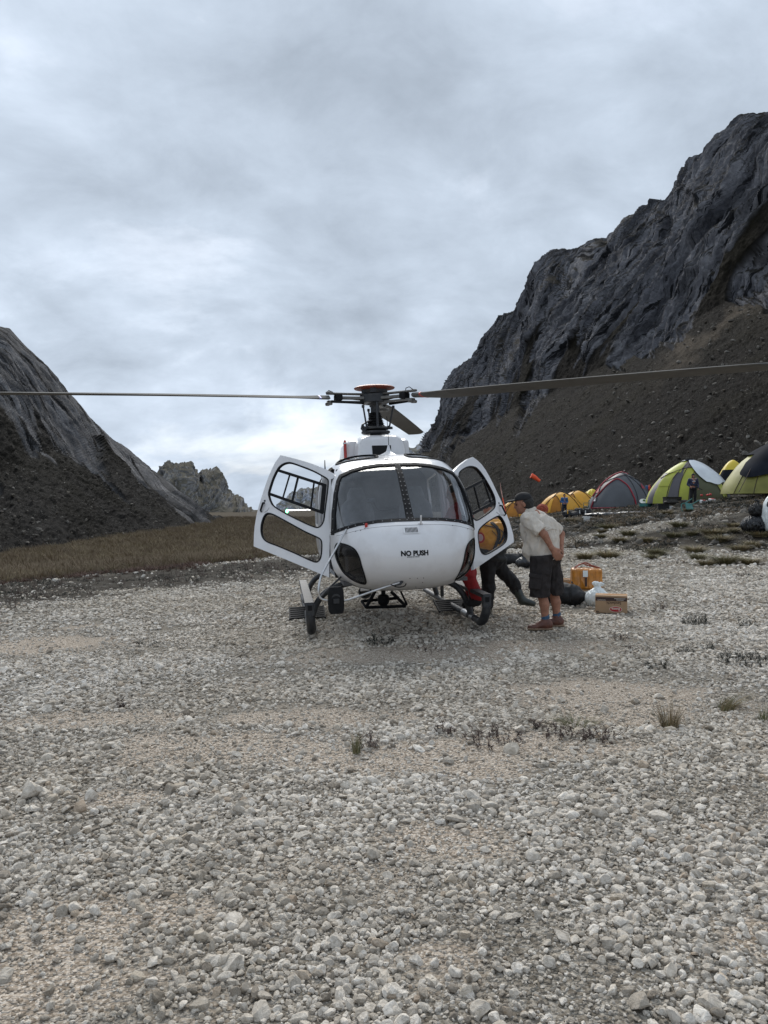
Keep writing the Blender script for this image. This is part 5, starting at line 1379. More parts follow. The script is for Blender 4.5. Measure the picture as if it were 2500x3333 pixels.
def hand_parts(wr, fw, side, spread, curl=0.5, s=1.0):
    """palm, four unequal bent fingers and a thumb; wr wrist, fw direction of the fingers, side = thumb direction, spread = palm normal"""
    fw = Vector(fw).normalized(); side = Vector(side); side = (side - fw * side.dot(fw)).normalized(); nm = Vector(spread); nm = (nm - fw * nm.dot(fw) - side * nm.dot(side)).normalized()
    wr = Vector(wr); P = []
    for k in (-1, 0, 1): P.append(s_cone(wr, wr + fw * 0.085 * s + side * 0.026 * k * s, 0.024 * s, 0.0165 * s))
    for k, ln in enumerate((0.070, 0.082, 0.078, 0.060)):
        b = wr + (fw * 0.085 + side * (0.036 - 0.023 * k)) * s
        m1 = b + (fw * math.cos(curl * 0.6) + nm * math.sin(curl * 0.6)) * ln * 0.5 * s
        m2 = m1 + (fw * math.cos(curl * 1.5) + nm * math.sin(curl * 1.5)) * ln * 0.32 * s
        m3 = m2 + (fw * math.cos(curl * 2.2) + nm * math.sin(curl * 2.2)) * ln * 0.25 * s
        P += [s_cone(b, m1, 0.0098 * s, 0.009 * s), s_cone(m1, m2, 0.009 * s, 0.0082 * s), s_cone(m2, m3, 0.0082 * s, 0.0072 * s)]
    t0 = wr + (fw * 0.028 + side * 0.026) * s; t1 = t0 + (fw * 0.032 + side * 0.026 + nm * 0.01) * s; t2 = t1 + (fw * 0.03 + side * 0.008 + nm * 0.012) * s
    P += [s_cone(t0, t1, 0.015 * s, 0.011 * s), s_cone(t1, t2, 0.011 * s, 0.0085 * s)]
    return P
def head_parts(c, fwd, up, s=1.0):
    """skull, jaw, nose, brow, lips, ears, neck stub in the head's own frame"""
    f = Vector(fwd).normalized(); u = Vector(up); u = (u - f * u.dot(f)).normalized(); l = u.cross(f)
    M = Matrix((f, l, u)).transposed(); c = Vector(c)
    P = lambda a, b, d: tuple(c + (f * a + l * b + u * d) * s)
    return [s_ell(P(-0.012, 0, 0.03), (0.098 * s, 0.076 * s, 0.100 * s), M), s_ell(P(0.022, 0, -0.045), (0.068 * s, 0.058 * s, 0.075 * s), M), s_cone(P(0.078, 0, 0.015), P(0.100, 0, -0.025), 0.009 * s, 0.015 * s), s_ell(P(0.072, 0, -0.062), (0.018 * s, 0.026 * s, 0.012 * s), M),
            s_ell(P(0.068, 0, 0.025), (0.022 * s, 0.05 * s, 0.012 * s), M), s_ell(P(-0.012, 0.077, -0.012), (0.018 * s, 0.010 * s, 0.030 * s), M), s_ell(P(-0.012, -0.077, -0.012), (0.018 * s, 0.010 * s, 0.030 * s), M), s_ell(P(0.062, 0, -0.092), (0.022 * s, 0.025 * s, 0.018 * s), M)], P, M
M_EYE = mat('eye', (0.02, 0.015, 0.012), 0.2)
def eyes(P, s, parent):
    for k in (-1, 1): MB().lathe([(0.002, -0.010 * s), (0.008 * s, -0.005 * s), (0.010 * s, 0), (0.008 * s, 0.005 * s), (0.002, 0.010 * s)], P(0.074, 0.032 * k, 0.002), 10).build('eye', M_EYE, parent, True)

# ---------------------------------------------------------------- the man in the cream shirt, side-on, looking into the cabin
def man_in_shirt():
    D = 9.45
    foot = on_ground(1765, 2050)
    D = foot.y
    def W(px, py, dy=0.0): return at_depth(px, py, D + dy)
    g = foot.z
    T = thing('person', 'man in cream short-sleeved shirt and charcoal shorts leaning forward, hands behind back', 'person', (foot.x, D, g + 0.022))
    o = Vector((foot.x, D, g + 0.022))
    Lc = lambda px, py, dy=0.0: W(px, py, dy) - o
    # joints read from the photo; dy is depth away from the camera
    ank = [Lc(1775, 2018, -0.05), Lc(1812, 2010, 0.14)]
    knee = [Lc(1762, 1935, -0.07), Lc(1800, 1930, 0.13)]
    hip = [Lc(1762, 1812, -0.09), Lc(1788, 1812, 0.11)]
    pelvis = Lc(1776, 1800, 0.01); waist = Lc(1768, 1765, 0.0); chest = Lc(1748, 1705, 0.02); upper = Lc(1738, 1680, 0.04); neck = Lc(1718, 1664, 0.05); head = Lc(1702, 1640, 0.05)
    sh = [Lc(1722, 1694, -0.15), Lc(1787, 1706, 0.19)]
    el = [Lc(1772, 1740, -0.24), Lc(1826, 1738, 0.24)]
    wr = [Lc(1796, 1784, -0.235), Lc(1826, 1788, 0.10)]
    hd, P, M = head_parts(head, (-0.97, 0.16, -0.18), (-0.22, 0.0, 1.0), 1.04)
    parts = [s_cone(neck + Vector((0.02, 0, -0.04)), head + Vector((0.03, 0, -0.04)), 0.066, 0.058), s_cone(waist, chest, 0.13, 0.14), s_cone(chest, upper, 0.13, 0.09), s_cone(sh[0], sh[1], 0.055, 0.055), s_cone(pelvis + Vector((0, 0, -0.04)), waist, 0.125, 0.13)] + hd
    for k in (0, 1):
        parts += [s_cone(sh[k], el[k], 0.062, 0.046), s_cone(el[k], wr[k], 0.047, 0.030)]
        parts += [s_cone(hip[k] + Vector((0, 0, -0.08)), knee[k], 0.08, 0.062), s_cone(knee[k] + Vector((0.01, 0, 0)), knee[k] * 0.62 + ank[k] * 0.38 + Vector((0.018, 0, 0)), 0.058, 0.061), s_cone(knee[k] * 0.62 + ank[k] * 0.38 + Vector((0.018, 0, 0)), ank[k], 0.059, 0.040), s_cone(ank[k], ank[k] + Vector((-0.08, 0, -0.09)), 0.03, 0.02)]
    h1 = hand_parts(wr[0], Lc(1822, 1820, -0.235) - wr[0], (0.7, -0.2, 0.7), (0.3, 0.6, -0.3), 0.30, 1.1)
    h2 = hand_parts(wr[1], Lc(1829, 1820, 0.02) - wr[1], (0.3, -0.4, 0.9), (-0.8, -0.5, 0.0), 0.4, 1.0)
    body = soft('body', blend(parts + h1 + h2, 0.018), 0.0085, M_SKIN, T)
    eyes(P, 1.04, body)
    # shirt: boxy torso leaning forward, short sleeves, back yoke flap, hem at the belt
    hem = Lc(1776, 1822).z
    sp = [s_ell(Lc(1748, 1718, 0.02), (0.205, 0.20, 0.20)), s_ell(Lc(1760, 1752, 0.01), (0.205, 0.205, 0.17)), s_ell(Lc(1764, 1785, 0.01), (0.20, 0.20, 0.13)), s_ell(Lc(1770, 1808, 0.01), (0.192, 0.192, 0.09)), s_cone(Lc(1728, 1690, -0.04), Lc(1762, 1698, 0.1), 0.085, 0.09), s_cone(Lc(1738, 1694, 0.03), Lc(1790, 1718, 0.05), 0.11, 0.09), s_cone(Lc(1790, 1712, 0.04), Lc(1800, 1790, 0.0), 0.09, 0.07), s_cone(neck + Vector((0.03, 0, -0.05)), neck + Vector((0.0, 0, 0.0)), 0.09, 0.072), s_cone(Lc(1722, 1700, 0), Lc(1714, 1790, 0.0), 0.07, 0.04), s_cone(Lc(1712, 1795, 0.0), Lc(1730, 1818, 0), 0.05, 0.045)]
    tor = blend(sp, 0.05, 0.030, 10.0, (1.0, 1.0, 0.5), lambda x, y, z: (hem + 0.02 + 0.35 * (x + 0.0)) * 0 + (hem - 0.010 + 0.12 * x - z), 0.0, 3.0)
    shirt = soft('shirt', tor, 0.011, M_SHIRT, T)
    for k in (0, 1):
        e2 = sh[k] + (el[k] - sh[k]) * 0.80
        ax = (el[k] - sh[k]).normalized(); lim = (e2 - sh[k]).dot(ax)
        c0 = sh[k]
        f = blend([s_cone(sh[k] - ax * 0.02, e2 + ax * 0.06, 0.094, 0.082)], 0.03, 0.024, 12.0, (1, 1, 0.8), lambda x, y, z, c0=c0, ax=ax, lim=lim: (x - c0.x) * ax.x + (y - c0.y) * ax.y + (z - c0.z) * ax.z - lim, 0.0, 11.0 + k)
        soft('sleeve', f, 0.010, M_SHIRT, shirt)
    # back yoke flap across the shoulder blades
    fl = [Lc(1748, 1672, -0.16), Lc(1775, 1690, -0.165), Lc(1800, 1718, -0.155), Lc(1812, 1722, 0.05), Lc(1812, 1715, 0.2), Lc(1775, 1672, 0.2)]
    cm = fl; MB().tube([Lc(1774, 1727, -0.19), Lc(1795, 1720, -0.15), Lc(1811, 1724, -0.02), Lc(1815, 1722, 0.10)], [0.010, 0.012, 0.012, 0.008], 6, flat=0.6).build('yoke_hem', M_SHIRT, shirt, True)
    # collar
    nk = neck + Vector((0.012, 0, -0.012))
    MB().tube([nk + Vector((0.078 * math.cos(a), 0.075 * math.sin(a), 0.02 + 0.025 * math.cos(a))) for a in np.linspace(-2.2, 2.2, 14)], 0.016, 8, flat=1.6).build('collar', M_SHIRT, shirt, True)
    # shorts
    kz = Lc(0, 1936).z
    sp = [s_ell(pelvis + Vector((0.0, 0, -0.03)), (0.185, 0.18, 0.16))]
    for k in (0, 1):
        kn = Lc((1757, 1806)[k], (1945, 1935)[k], (-0.08, 0.13)[k])
        sp += [s_cone(hip[k] + Vector((0.0, 0, -0.01)), kn, 0.135, 0.118)]
    wz = Lc(1776, 1804).z
    def scut(x, y, z):
        low = np.where(y < 0.04, Lc(0, 1941).z, Lc(0, 1934).z)
        return np.maximum(low - z, z - wz - 0.10 * x)
    shorts = soft('shorts', blend(sp, 0.03, 0.026, 11.0, (1, 1, 0.55), scut, 0.0, 5.0), 0.010, M_SHORTS, T)
    pk = Lc(1742, 1895, -0.205)
    MB().box(pk, (0.15, 0.03, 0.17), Matrix.Rotation(R(8), 3, 'Y')).build('cargo_pocket', M_SHORTS, shorts, bevel=0.012)
    MB().box(pk + Vector((0, -0.014, 0.075)), (0.16, 0.025, 0.05), Matrix.Rotation(R(8), 3, 'Y')).build('pocket_flap', M_SHORTS, shorts, bevel=0.008)
    pk = Lc(1778, 1862, -0.205); MB().box(pk, (0.12, 0.025, 0.06), Matrix.Rotation(R(12), 3, 'Y')).build('pocket_flap', M_SHORTS, shorts, bevel=0.01)
    MB().tube([pelvis + Vector((0.178 * math.cos(a), 0.172 * math.sin(a), wz - pelvis.z - 0.02 + 0.018 * math.cos(a))) for a in np.linspace(0, 6.28, 30)], 0.016, 8, flat=1.6).build('belt', M_STRAP, T, True)
    # socks, shoes
    for k in (0, 1):
        a = ank[k]
        soft('sock', blend([s_cone(a + Vector((0.002, 0, 0.045)), a + Vector((-0.005, 0, -0.05)), 0.050, 0.047)], 0.02, 0.006, 30, (0.4, 0.4, 1.0)), 0.006, M_SOCK, T)
        zg = -0.012 + (0.012 if k else 0)
        b = Vector((a.x, a.y, zg))
        f = blend([s_ell(b + Vector((0.02, 0, 0.062)), (0.075, 0.048, 0.065)), s_cone(b + Vector((0.0, 0, 0.055)), b + Vector((-0.13, -0.01, 0.038)), 0.046, 0.036), s_ell(b + Vector((-0.155, -0.012, 0.034)), (0.065, 0.05, 0.035)), s_cone(b + Vector((0.005, 0, 0.06)), b + Vector((0.004, 0, 0.115)), 0.056, 0.053), s_cone(b + Vector((-0.02, 0, 0.075)), b + Vector((-0.07, -0.006, 0.06)), 0.05, 0.045)], 0.03, 0.004, 20, cut=lambda x, y, z, zg=zg: zg + 0.02 - z)
        sh_ = soft('shoe', f, 0.006, M_SHOE, T)
        f = blend([s_ell(b + Vector((0.022, 0, 0.015)), (0.08, 0.052, 0.03)), s_cone(b + Vector((0.0, 0, 0.015)), b + Vector((-0.13, -0.01, 0.015)), 0.042, 0.042), s_ell(b + Vector((-0.155, -0.012, 0.016)), (0.07, 0.054, 0.03))], 0.02, cut=lambda x, y, z, zg=zg: np.maximum(zg - z, z - zg - 0.026))
        soft('sole', f, 0.006, M_SOLE, sh_)
        for q in range(3): MB().tube([b + Vector((-0.05 - 0.028 * q, -0.035, 0.085 - 0.012 * q)), b + Vector((-0.055 - 0.028 * q, 0.0, 0.100 - 0.014 * q)), b + Vector((-0.05 - 0.028 * q, 0.03, 0.085 - 0.012 * q))], 0.004, 5).build('lace', M_STRAP, sh_)
    # hair and cap
    hf = blend([s_ell(P(-0.034, 0, 0.015), (0.098, 0.086, 0.10), M), s_ell(P(-0.07, 0, -0.05), (0.05, 0.062, 0.05), M)], 0.03, 0.006, 40)
    soft('hair', hf, 0.006, M_HAIR, T)
    cf = blend([s_ell(P(-0.012, 0, 0.055), (0.112, 0.093, 0.088), M)], 0.02, 0.003, 12, cut=lambda x, y, z: (P(0, 0, 0.045)[2] - z) + 0.10 * (x - P(0, 0, 0)[0]))
    cap = soft('cap', cf, 0.006, M_CAP, T)
    bf = blend([s_ell(P(0.125, 0, 0.058), (0.085, 0.075, 0.016), M)], 0.02)
    soft('cap_brim', bf, 0.005, M_CAP, cap)
    MB().box(P(-0.06, -0.092, 0.062), (0.008, 0.004, 0.03)).build('cap_badge', M_SHIRT, cap)
    return T
man_in_shirt()

# ---------------------------------------------------------------- man in black trousers behind the port door, yellow duffel on his shoulder
def black_trousers():
    foot = on_ground(1590, 2000)
    D = 11.0
    o = Vector(((1600 - 1250) / 2500 * D, D, g1((1600 - 1250) / 2500 * D, D)))
    T = thing('person', 'person in black trousers and rubber boots behind the port door, striding, carrying the yellow duffel', 'person', o)
    Lc = lambda px, py, dy=0.0: at_depth(px, py, D + dy) - o
    hip = [Lc(1588, 1838, -0.08), Lc(1618, 1838, 0.08)]
    knee = [Lc(1590, 1915, -0.10), Lc(1675, 1902, 0.10)]
    ank = [Lc(1588, 1975, -0.03), Lc(1690, 1955, 0.08)]
    chest = Lc(1608, 1740, 0.0); neck = Lc(1600, 1690, 0.0); head = Lc(1596, 1655, 0.02)
    hd, P, M = head_parts(head, (-0.9, 0.4, -0.2), (-0.1, 0, 1), 1.0)
    sh = [Lc(1600, 1712, -0.19), Lc(1606, 1712, 0.19)]; el = [Lc(1630, 1740, -0.26), Lc(1640, 1745, 0.2)]; wr = [Lc(1600, 1775, -0.30), Lc(1605, 1770, 0.1)]
    parts = [s_cone(neck, head, 0.055, 0.055), s_cone(Lc(1605, 1820), chest, 0.15, 0.16), s_cone(chest, neck, 0.15, 0.09)] + hd
    for k in (0, 1): parts += [s_cone(sh[k], el[k], 0.055, 0.045), s_cone(el[k], wr[k], 0.042, 0.03), s_cone(hip[k], knee[k], 0.085, 0.06), s_cone(knee[k], knee[k] * 0.4 + ank[k] * 0.6, 0.05, 0.03)]
    parts += hand_parts(wr[0], (-1, -0.1, 0.1), (0, 0, 1), (0, 1, 0), 0.7) + hand_parts(wr[1], (-1, 0.1, 0.1), (0, 0, 1), (0, -1, 0), 0.7)
    body = soft('body', blend(parts, 0.03), 0.011, M_SKIN, T); eyes(P, 1.0, body)
    sp = [s_ell(Lc(1604, 1822), (0.19, 0.17, 0.15))]
    for k in (0, 1): sp += [s_cone(hip[k], knee[k], 0.118, 0.088), s_cone(knee[k], knee[k] + (ank[k] - knee[k]) * (0.95 if k == 0 else 0.35), 0.088, 0.075)]
    soft('trousers', blend(sp, 0.04, 0.022, 9, (1, 1, 0.6), None, 0, 2.0), 0.011, M_BLACKPANT, T)
    jk = [s_ell(Lc(1606, 1775), (0.20, 0.18, 0.22)), s_ell(chest, (0.19, 0.21, 0.2)), s_ell(Lc(1606, 1818), (0.20, 0.185, 0.08))]
    for k in (0, 1): jk += [s_cone(sh[k], el[k], 0.085, 0.07), s_cone(el[k], wr[k], 0.07, 0.05)]
    soft('jacket', blend(jk, 0.04, 0.015, 8), 0.013, M_JACKET, T)
    soft('knit_hat', blend([s_ell(P(-0.012, 0, 0.05), (0.108, 0.09, 0.085), M)], 0.02), 0.010, M_CAP, T)
    # boots: planted one and trailing one with its toe pointing right
    k0 = ank[0]
    soft('boot', blend([s_cone(Vector((k0.x, k0.y, 0.24)), Vector((k0.x, k0.y, 0.07)), 0.066, 0.058), s_cone((k0.x, k0.y, 0.05), (k0.x - 0.02, k0.y - 0.14, 0.04), 0.055, 0.045)], 0.03), 0.009, M_BOOT, T)
    a, b, c = knee[1] + (ank[1] - knee[1]) * 0.25, Lc(1700, 1955, 0.08), Lc(1735, 1965, 0.06)
    soft('boot', blend([s_cone(a, b, 0.075, 0.058), s_cone(b, c, 0.058, 0.042)], 0.03), 0.009, M_BOOT, T)
    return T
black_trousers()
def duffel():
    D = 10.72
    c = at_depth(1592, 1742, D)
    T = thing('duffel_bag', 'bulging yellow duffel bag with black straps behind the port door window', 'bag', (c.x, c.y, c.z - 0.2))
    o = T.location
    Lc = lambda px, py, dy=0.0: at_depth(px, py, D + dy) - o
    f = blend([s_ell(Lc(1588, 1738), (0.27, 0.21, 0.20)), s_ell(Lc(1612, 1735), (0.20, 0.19, 0.19)), s_ell(Lc(1600, 1765), (0.18, 0.17, 0.10))], 0.05, 0.022, 7, (1, 1, 1))
    bag = soft('bag_body', f, 0.013, M_DUFFEL, T)
    m = bag.data; bv = BVHTree.FromPolygons([v.co.copy() for v in m.vertices], [tuple(p.vertices) for p in m.polygons])
    def strap(pts, w, name='strap'):
        P = []
        for p in bez([Lc(*q) for q in pts], 26):
            d = Vector((0.1, 1, 0)); loc, n, i, _ = bv.ray_cast(p - d * 1.0, d)
            P.append(loc - d * 0.012 if loc is not None else p)
        MB().tube(P, w, 6, flat=0.25).build(name, M_STRAP, T, True)
    strap([(1600, 1700), (1618, 1720), (1622, 1745), (1612, 1775), (1606, 1795)], 0.034)
    strap([(1568, 1706), (1595, 1712), (1625, 1722), (1642, 1740)], 0.020); strap([(1640, 1722), (1636, 1745), (1622, 1770)], 0.018); strap([(1600, 1725), (1630, 1760)], 0.012)
    # round white and red emblem on the end of the bag
    p = Lc(1560, 1748); loc, n, i, _ = bv.ray_cast(p - Vector((0, 1, 0)), Vector((0, 1, 0)))
    if loc is None: loc, n, i, _ = bv.find_nearest(p)
    q = n.to_track_quat('Z', 'Y').to_matrix()
    MB().lathe([(0.075, 0.004), (0.075, 0.010), (0.06, 0.011)], loc, 24, q).build('emblem', M_REDV, T); MB().lathe([(0.05, 0.006), (0.05, 0.013), (0.03, 0.014)], loc, 24, q).build('emblem_centre', M_WHITE, T)
duffel()

# ---------------------------------------------------------------- person in red climbing in at the port side
def red_person():
    D = 10.05
    o = Vector(((1535 - 1250) / 2500 * D, D, g1(1.1, D)))
    T = thing('person', 'person in red overalls stepping on the port skid and leaning into the cabin', 'person', o)
    Lc = lambda px, py, dy=0.0: at_depth(px, py, D + dy) - o
    ank = [Lc(1553, 1945, -0.02), Lc(1538, 1950, 0.25)]; knee = [Lc(1520, 1868, -0.02), Lc(1528, 1868, 0.25)]; hip = [Lc(1515, 1775, 0.0), Lc(1515, 1775, 0.22)]
    chest = Lc(1496, 1680, 0.12); neck = Lc(1486, 1638, 0.12); head = Lc(1478, 1606, 0.12)
    hd, P, M = head_parts(head, (-0.95, 0.1, -0.25), (-0.1, 0, 1), 1.0)
    sh = [Lc(1496, 1655, -0.06), Lc(1490, 1655, 0.32)]; el = [Lc(1478, 1700, -0.10), Lc(1455, 1700, 0.36)]; wr = [Lc(1440, 1720, -0.02), Lc(1420, 1715, 0.3)]
    parts = [s_cone(neck, head, 0.055, 0.055), s_cone((hip[0] + hip[1]) / 2, chest, 0.14, 0.15), s_cone(chest, neck, 0.14, 0.09)] + hd
    for k in (0, 1): parts += [s_cone(sh[k], el[k], 0.055, 0.045), s_cone(el[k], wr[k], 0.042, 0.03), s_cone(hip[k], knee[k], 0.08, 0.058), s_cone(knee[k], ank[k], 0.055, 0.04)]
    parts += hand_parts(wr[0], (-1, 0, -0.1), (0, 0, 1), (0, 1, 0), 0.5) + hand_parts(wr[1], (-1, 0, -0.1), (0, 0, 1), (0, -1, 0), 0.5)
    body = soft('body', blend(parts, 0.03), 0.012, M_SKIN, T); eyes(P, 1.0, body)
    cl = [s_ell((hip[0] + hip[1]) / 2, (0.17, 0.21, 0.17)), s_cone((hip[0] + hip[1]) / 2, chest, 0.17, 0.18), s_cone(sh[0], sh[1], 0.09, 0.09)]
    for k in (0, 1): cl += [s_cone(hip[k], knee[k], 0.115, 0.088), s_cone(knee[k], ank[k] + Vector((0, 0, 0.02)), 0.088, 0.082), s_cone(sh[k], el[k], 0.08, 0.066), s_cone(el[k], wr[k], 0.064, 0.05)]
    soft('overalls', blend(cl, 0.035, 0.016, 9, (1, 1, 0.7), None, 0, 8.0), 0.011, M_RED, T)
    soft('hair', blend([s_ell(P(-0.02, 0, 0.04), (0.10, 0.085, 0.09), M)], 0.02, 0.006, 30), 0.010, M_HAIR, T)
    for k in (0, 1):
        a = ank[k]; soft('boot', blend([s_cone(a + Vector((0, 0, 0.05)), a + Vector((0, 0, -0.05)), 0.062, 0.055), s_cone(a + Vector((0, 0, -0.06)), a + Vector((-0.11, -0.06, -0.07)), 0.05, 0.042)], 0.03), 0.010, M_BLACKPANT, T)
    # grey sandal sole resting on the step clamp
    return T
red_person()

# ---------------------------------------------------------------- figures further off
def standing(name_label, px, py_foot, py_head, mats, pose, Y=None, group=None, seed=0, coarse=0.02, hat=None, hide=None):
    p = on_ground(px, py_foot) if Y is None else Vector(((px - 1250) / 2500 * Y, Y, g1((px - 1250) / 2500 * Y, Y)))
    Y = p.y; H = (py_foot - py_head) / 2500 * Y if Y else 1.7
    H = max(1.5, min(H, 1.85)); s = H / 1.72
    T = thing('person', name_label, 'person', p, pose.get('rz', 0.0))
    V = lambda x, y, z: Vector((x, y, z)) * s
    sp = pose.get('spread', 0.10)
    hip = [V(-0.09, 0, 0.90), V(0.09, 0, 0.90)]; knee = [V(-sp, -0.02, 0.48), V(sp, -0.02, 0.48)]; ank = [V(-sp, 0.02, 0.08), V(sp, 0.02, 0.08)]
    sh = [V(-0.19, 0, 1.38), V(0.19, 0, 1.38)]
    el = pose.get('el', [(-0.26, 0.03, 1.12), (0.26, 0.03, 1.12)]); wr = pose.get('wr', [(-0.16, -0.16, 1.02), (0.16, -0.16, 1.02)])
    el = [V(*q) for q in el]; wr = [V(*q) for q in wr]; head = V(0, -0.02, 1.58)
    hd, P, M = head_parts(head, (0, -1, pose.get('nod', -0.1)), (0, 0, 1), s)
    parts = [s_cone(V(0, 0, 1.42), head, 0.055 * s, 0.055 * s), s_cone(V(0, 0, 0.95), V(0, 0, 1.30), 0.14 * s, 0.15 * s), s_cone(sh[0], sh[1], 0.06 * s, 0.06 * s)] + hd
    for k in (0, 1): parts += [s_cone(sh[k], el[k], 0.05 * s, 0.042 * s), s_cone(el[k], wr[k], 0.04 * s, 0.028 * s), s_cone(hip[k], knee[k], 0.085 * s, 0.06 * s), s_cone(knee[k], ank[k], 0.055 * s, 0.04 * s)]
    for k in (0, 1):
        f = (wr[k] - el[k]).normalized(); parts += hand_parts(wr[k], f, (0, 0, 1), (-1 if k else 1, 0, 0), 0.5, s * 1.05)
    soft('body', blend(parts, 0.03), coarse * 0.8, M_SKIN, T)
    jk = [s_ell(V(0, 0, 1.12), Vector((0.19, 0.15, 0.26)) * s), s_ell(V(0, 0, 1.30), Vector((0.21, 0.15, 0.15)) * s), s_ell(V(0, 0, 0.92), Vector((0.18, 0.14, 0.10)) * s)]
    for k in (0, 1): jk += [s_cone(sh[k], el[k], 0.08 * s, 0.066 * s), s_cone(el[k], wr[k], 0.066 * s, 0.05 * s)]
    soft('jacket', blend(jk, 0.04 * s, 0.02, 8, (1, 1, 1), None, 0, seed), coarse, mats[0], T)
    tr = [s_ell(V(0, 0, 0.88), Vector((0.165, 0.135, 0.12)) * s)]
    for k in (0, 1): tr += [s_cone(hip[k], knee[k], 0.105 * s, 0.08 * s), s_cone(knee[k], ank[k], 0.08 * s, 0.068 * s)]
    soft('trousers', blend(tr, 0.03 * s, 0.015, 9), coarse, mats[1], T)
    for k in (0, 1): soft('boot', blend([s_cone(ank[k] + V(0, 0, 0.12), ank[k], 0.066 * s, 0.06 * s), s_cone(ank[k] + V(0, 0, -0.04), ank[k] + V(0, -0.13, -0.045), 0.05 * s, 0.042 * s)], 0.03), coarse * 0.8, M_BOOT, T)
    hm = hat or M_HAIR
    soft('hat' if hat else 'hair', blend([s_ell(P(-0.015, 0, 0.045), Vector((0.106, 0.09, 0.092)) * s, M)], 0.02, 0.006, 30), coarse * 0.8, hm, T)
    return T, V, P, M, s
standing('person in blue jacket and dark trousers standing before the yellow tents', 1837, 1681, 1612, (M_BLUEJ, M_DENIM), dict(rz=0.1), hat=M_CAP)
t_, V_, P_, M_, s_ = standing('person in navy jacket standing with a dark stick before the green tent', 2256, 1642, 1541, (M_NAVYJ, M_BLACKPANT), dict(rz=-0.15, el=[(-0.27, 0.05, 1.12), (0.25, 0.02, 1.12)], wr=[(-0.20, -0.14, 1.0), (0.24, -0.14, 0.92)]), hat=M_CAP)
soft('balaclava', blend([s_ell(P_(0.01, 0, -0.05), Vector((0.08, 0.075, 0.075)) * s_, M_)], 0.02), 0.016, M_CAP, t_)
MB().box(V_(0, -0.165, 1.28), (0.18, 0.02, 0.03)).build('chest_print', M_ALU, t_)
MB().tube([V_(-0.15, -0.2, 1.12), V_(0.42, -0.28, 0.80)], 0.02, 6).build('stick', M_STRAP, t_)
t_, V_, P_, M_, s_ = standing('person in orange-red vest with blue pack behind the grey dome tent', 2113, 1592, 1535, (M_REDV, M_BLACKPANT), dict(rz=1.3), Y=66, hat=M_CAP)
soft('backpack', blend([s_box(V_(0, 0.22, 1.18), (0.15, 0.12, 0.24), 0.06)], 0.03), 0.02, M_BLUEJ, t_)
# the head in a rust knitted wrap just behind the man in the cream shirt
t_, V_, P_, M_, s_ = standing('person in rust knitted head wrap half hidden behind the cream shirt man', 1764, 1920, 1634, (M_OLIVE, M_DENIM), dict(rz=0.5, spread=0.07, el=[(-0.22, 0.05, 1.12), (0.22, 0.05, 1.12)]), Y=13.6, coarse=0.016)
soft('knitted_wrap', blend([s_ell(P_(-0.01, 0, 0.035), Vector((0.120, 0.108, 0.105)) * s_, M_), s_cone(P_(-0.06, -0.05, 0.0), P_(-0.10, -0.09, -0.10), 0.05 * s_, 0.025 * s_)], 0.03, 0.012, 30), 0.009, M_KNIT, t_)
soft('scarf', blend([s_ell(V_(0, 0, 1.43), Vector((0.10, 0.10, 0.06)) * s_)], 0.02, 0.008, 20), 0.012, M_OLIVE, t_)
# ================================================================ cargo on the gravel
M_CARD = mat('brown_cardboard', (0.37, 0.245, 0.145), 0.85, 0, 0.08, 6, dirt=(0.25, 0.16, 0.09), dscale=10, damt=0.3)
M_TAPE = mat('orange_packing_tape', (0.50, 0.19, 0.02), 0.3, 0, 0.2, 14, coat=0.3)
M_PRINT = mat('brown_carton_print', (0.045, 0.026, 0.024), 0.8)
M_OVAL = mat('red_carton_print', (0.42, 0.03, 0.03), 0.75)
M_PALE = mat('pale_carton_print', (0.72, 0.66, 0.58), 0.8)
M_PLASTIC = mat('white_plastic_film', (0.70, 0.74, 0.73), 0.35, 0, 0.05, 10, bump=0.3, bscale=30)
M_BAGBLACK = mat('black_nylon', (0.010, 0.010, 0.011), 0.7, 0, 0.3, 9, bump=0.2, bscale=90)
M_BINBAG = mat('black_bin_bag', (0.012, 0.013, 0.015), 0.32, 0, 0.3, 9, bump=0.5, bscale=14)
M_MAG = mat('magenta_print', (0.45, 0.03, 0.12), 0.6)
def flat_text(body, size, bold, loc, rotm, mat_, parent, name, sx=1.0):
    m = text_mesh(body, size, bold)
    for v in m.vertices: v.co = Vector(loc) + rotm @ Vector((v.co.x * sx, v.co.y, 0))
    return obj(name, m, parent, mat_)
def carton(label, px, py, size, rz, name='cardboard_box', z=None, Y=None):
    p = on_ground(px, py) if Y is None else Vector(((px - 1250) / 2500 * Y, Y, 0))
    if z is not None: p.z = z
    elif Y is not None: p.z = g1(p.x, p.y)
    T = thing(name, label, 'box', p, rz, 'cartons beside the helicopter')
    return T, p
def box_shell(T, w, d, h, m_, open_gap=0.004):
    b = MB().box((0, 0, h / 2), (w, d, h - 0.004)).build('carton_body', m_, T, bevel=0.006)
    for k in (-1, 1): MB().box((0, k * (d / 4 + 0.0005), h + 0.001), (w - 0.004, d / 2 - open_gap, 0.004)).build('top_flap', m_, T, bevel=0.001)
    return b
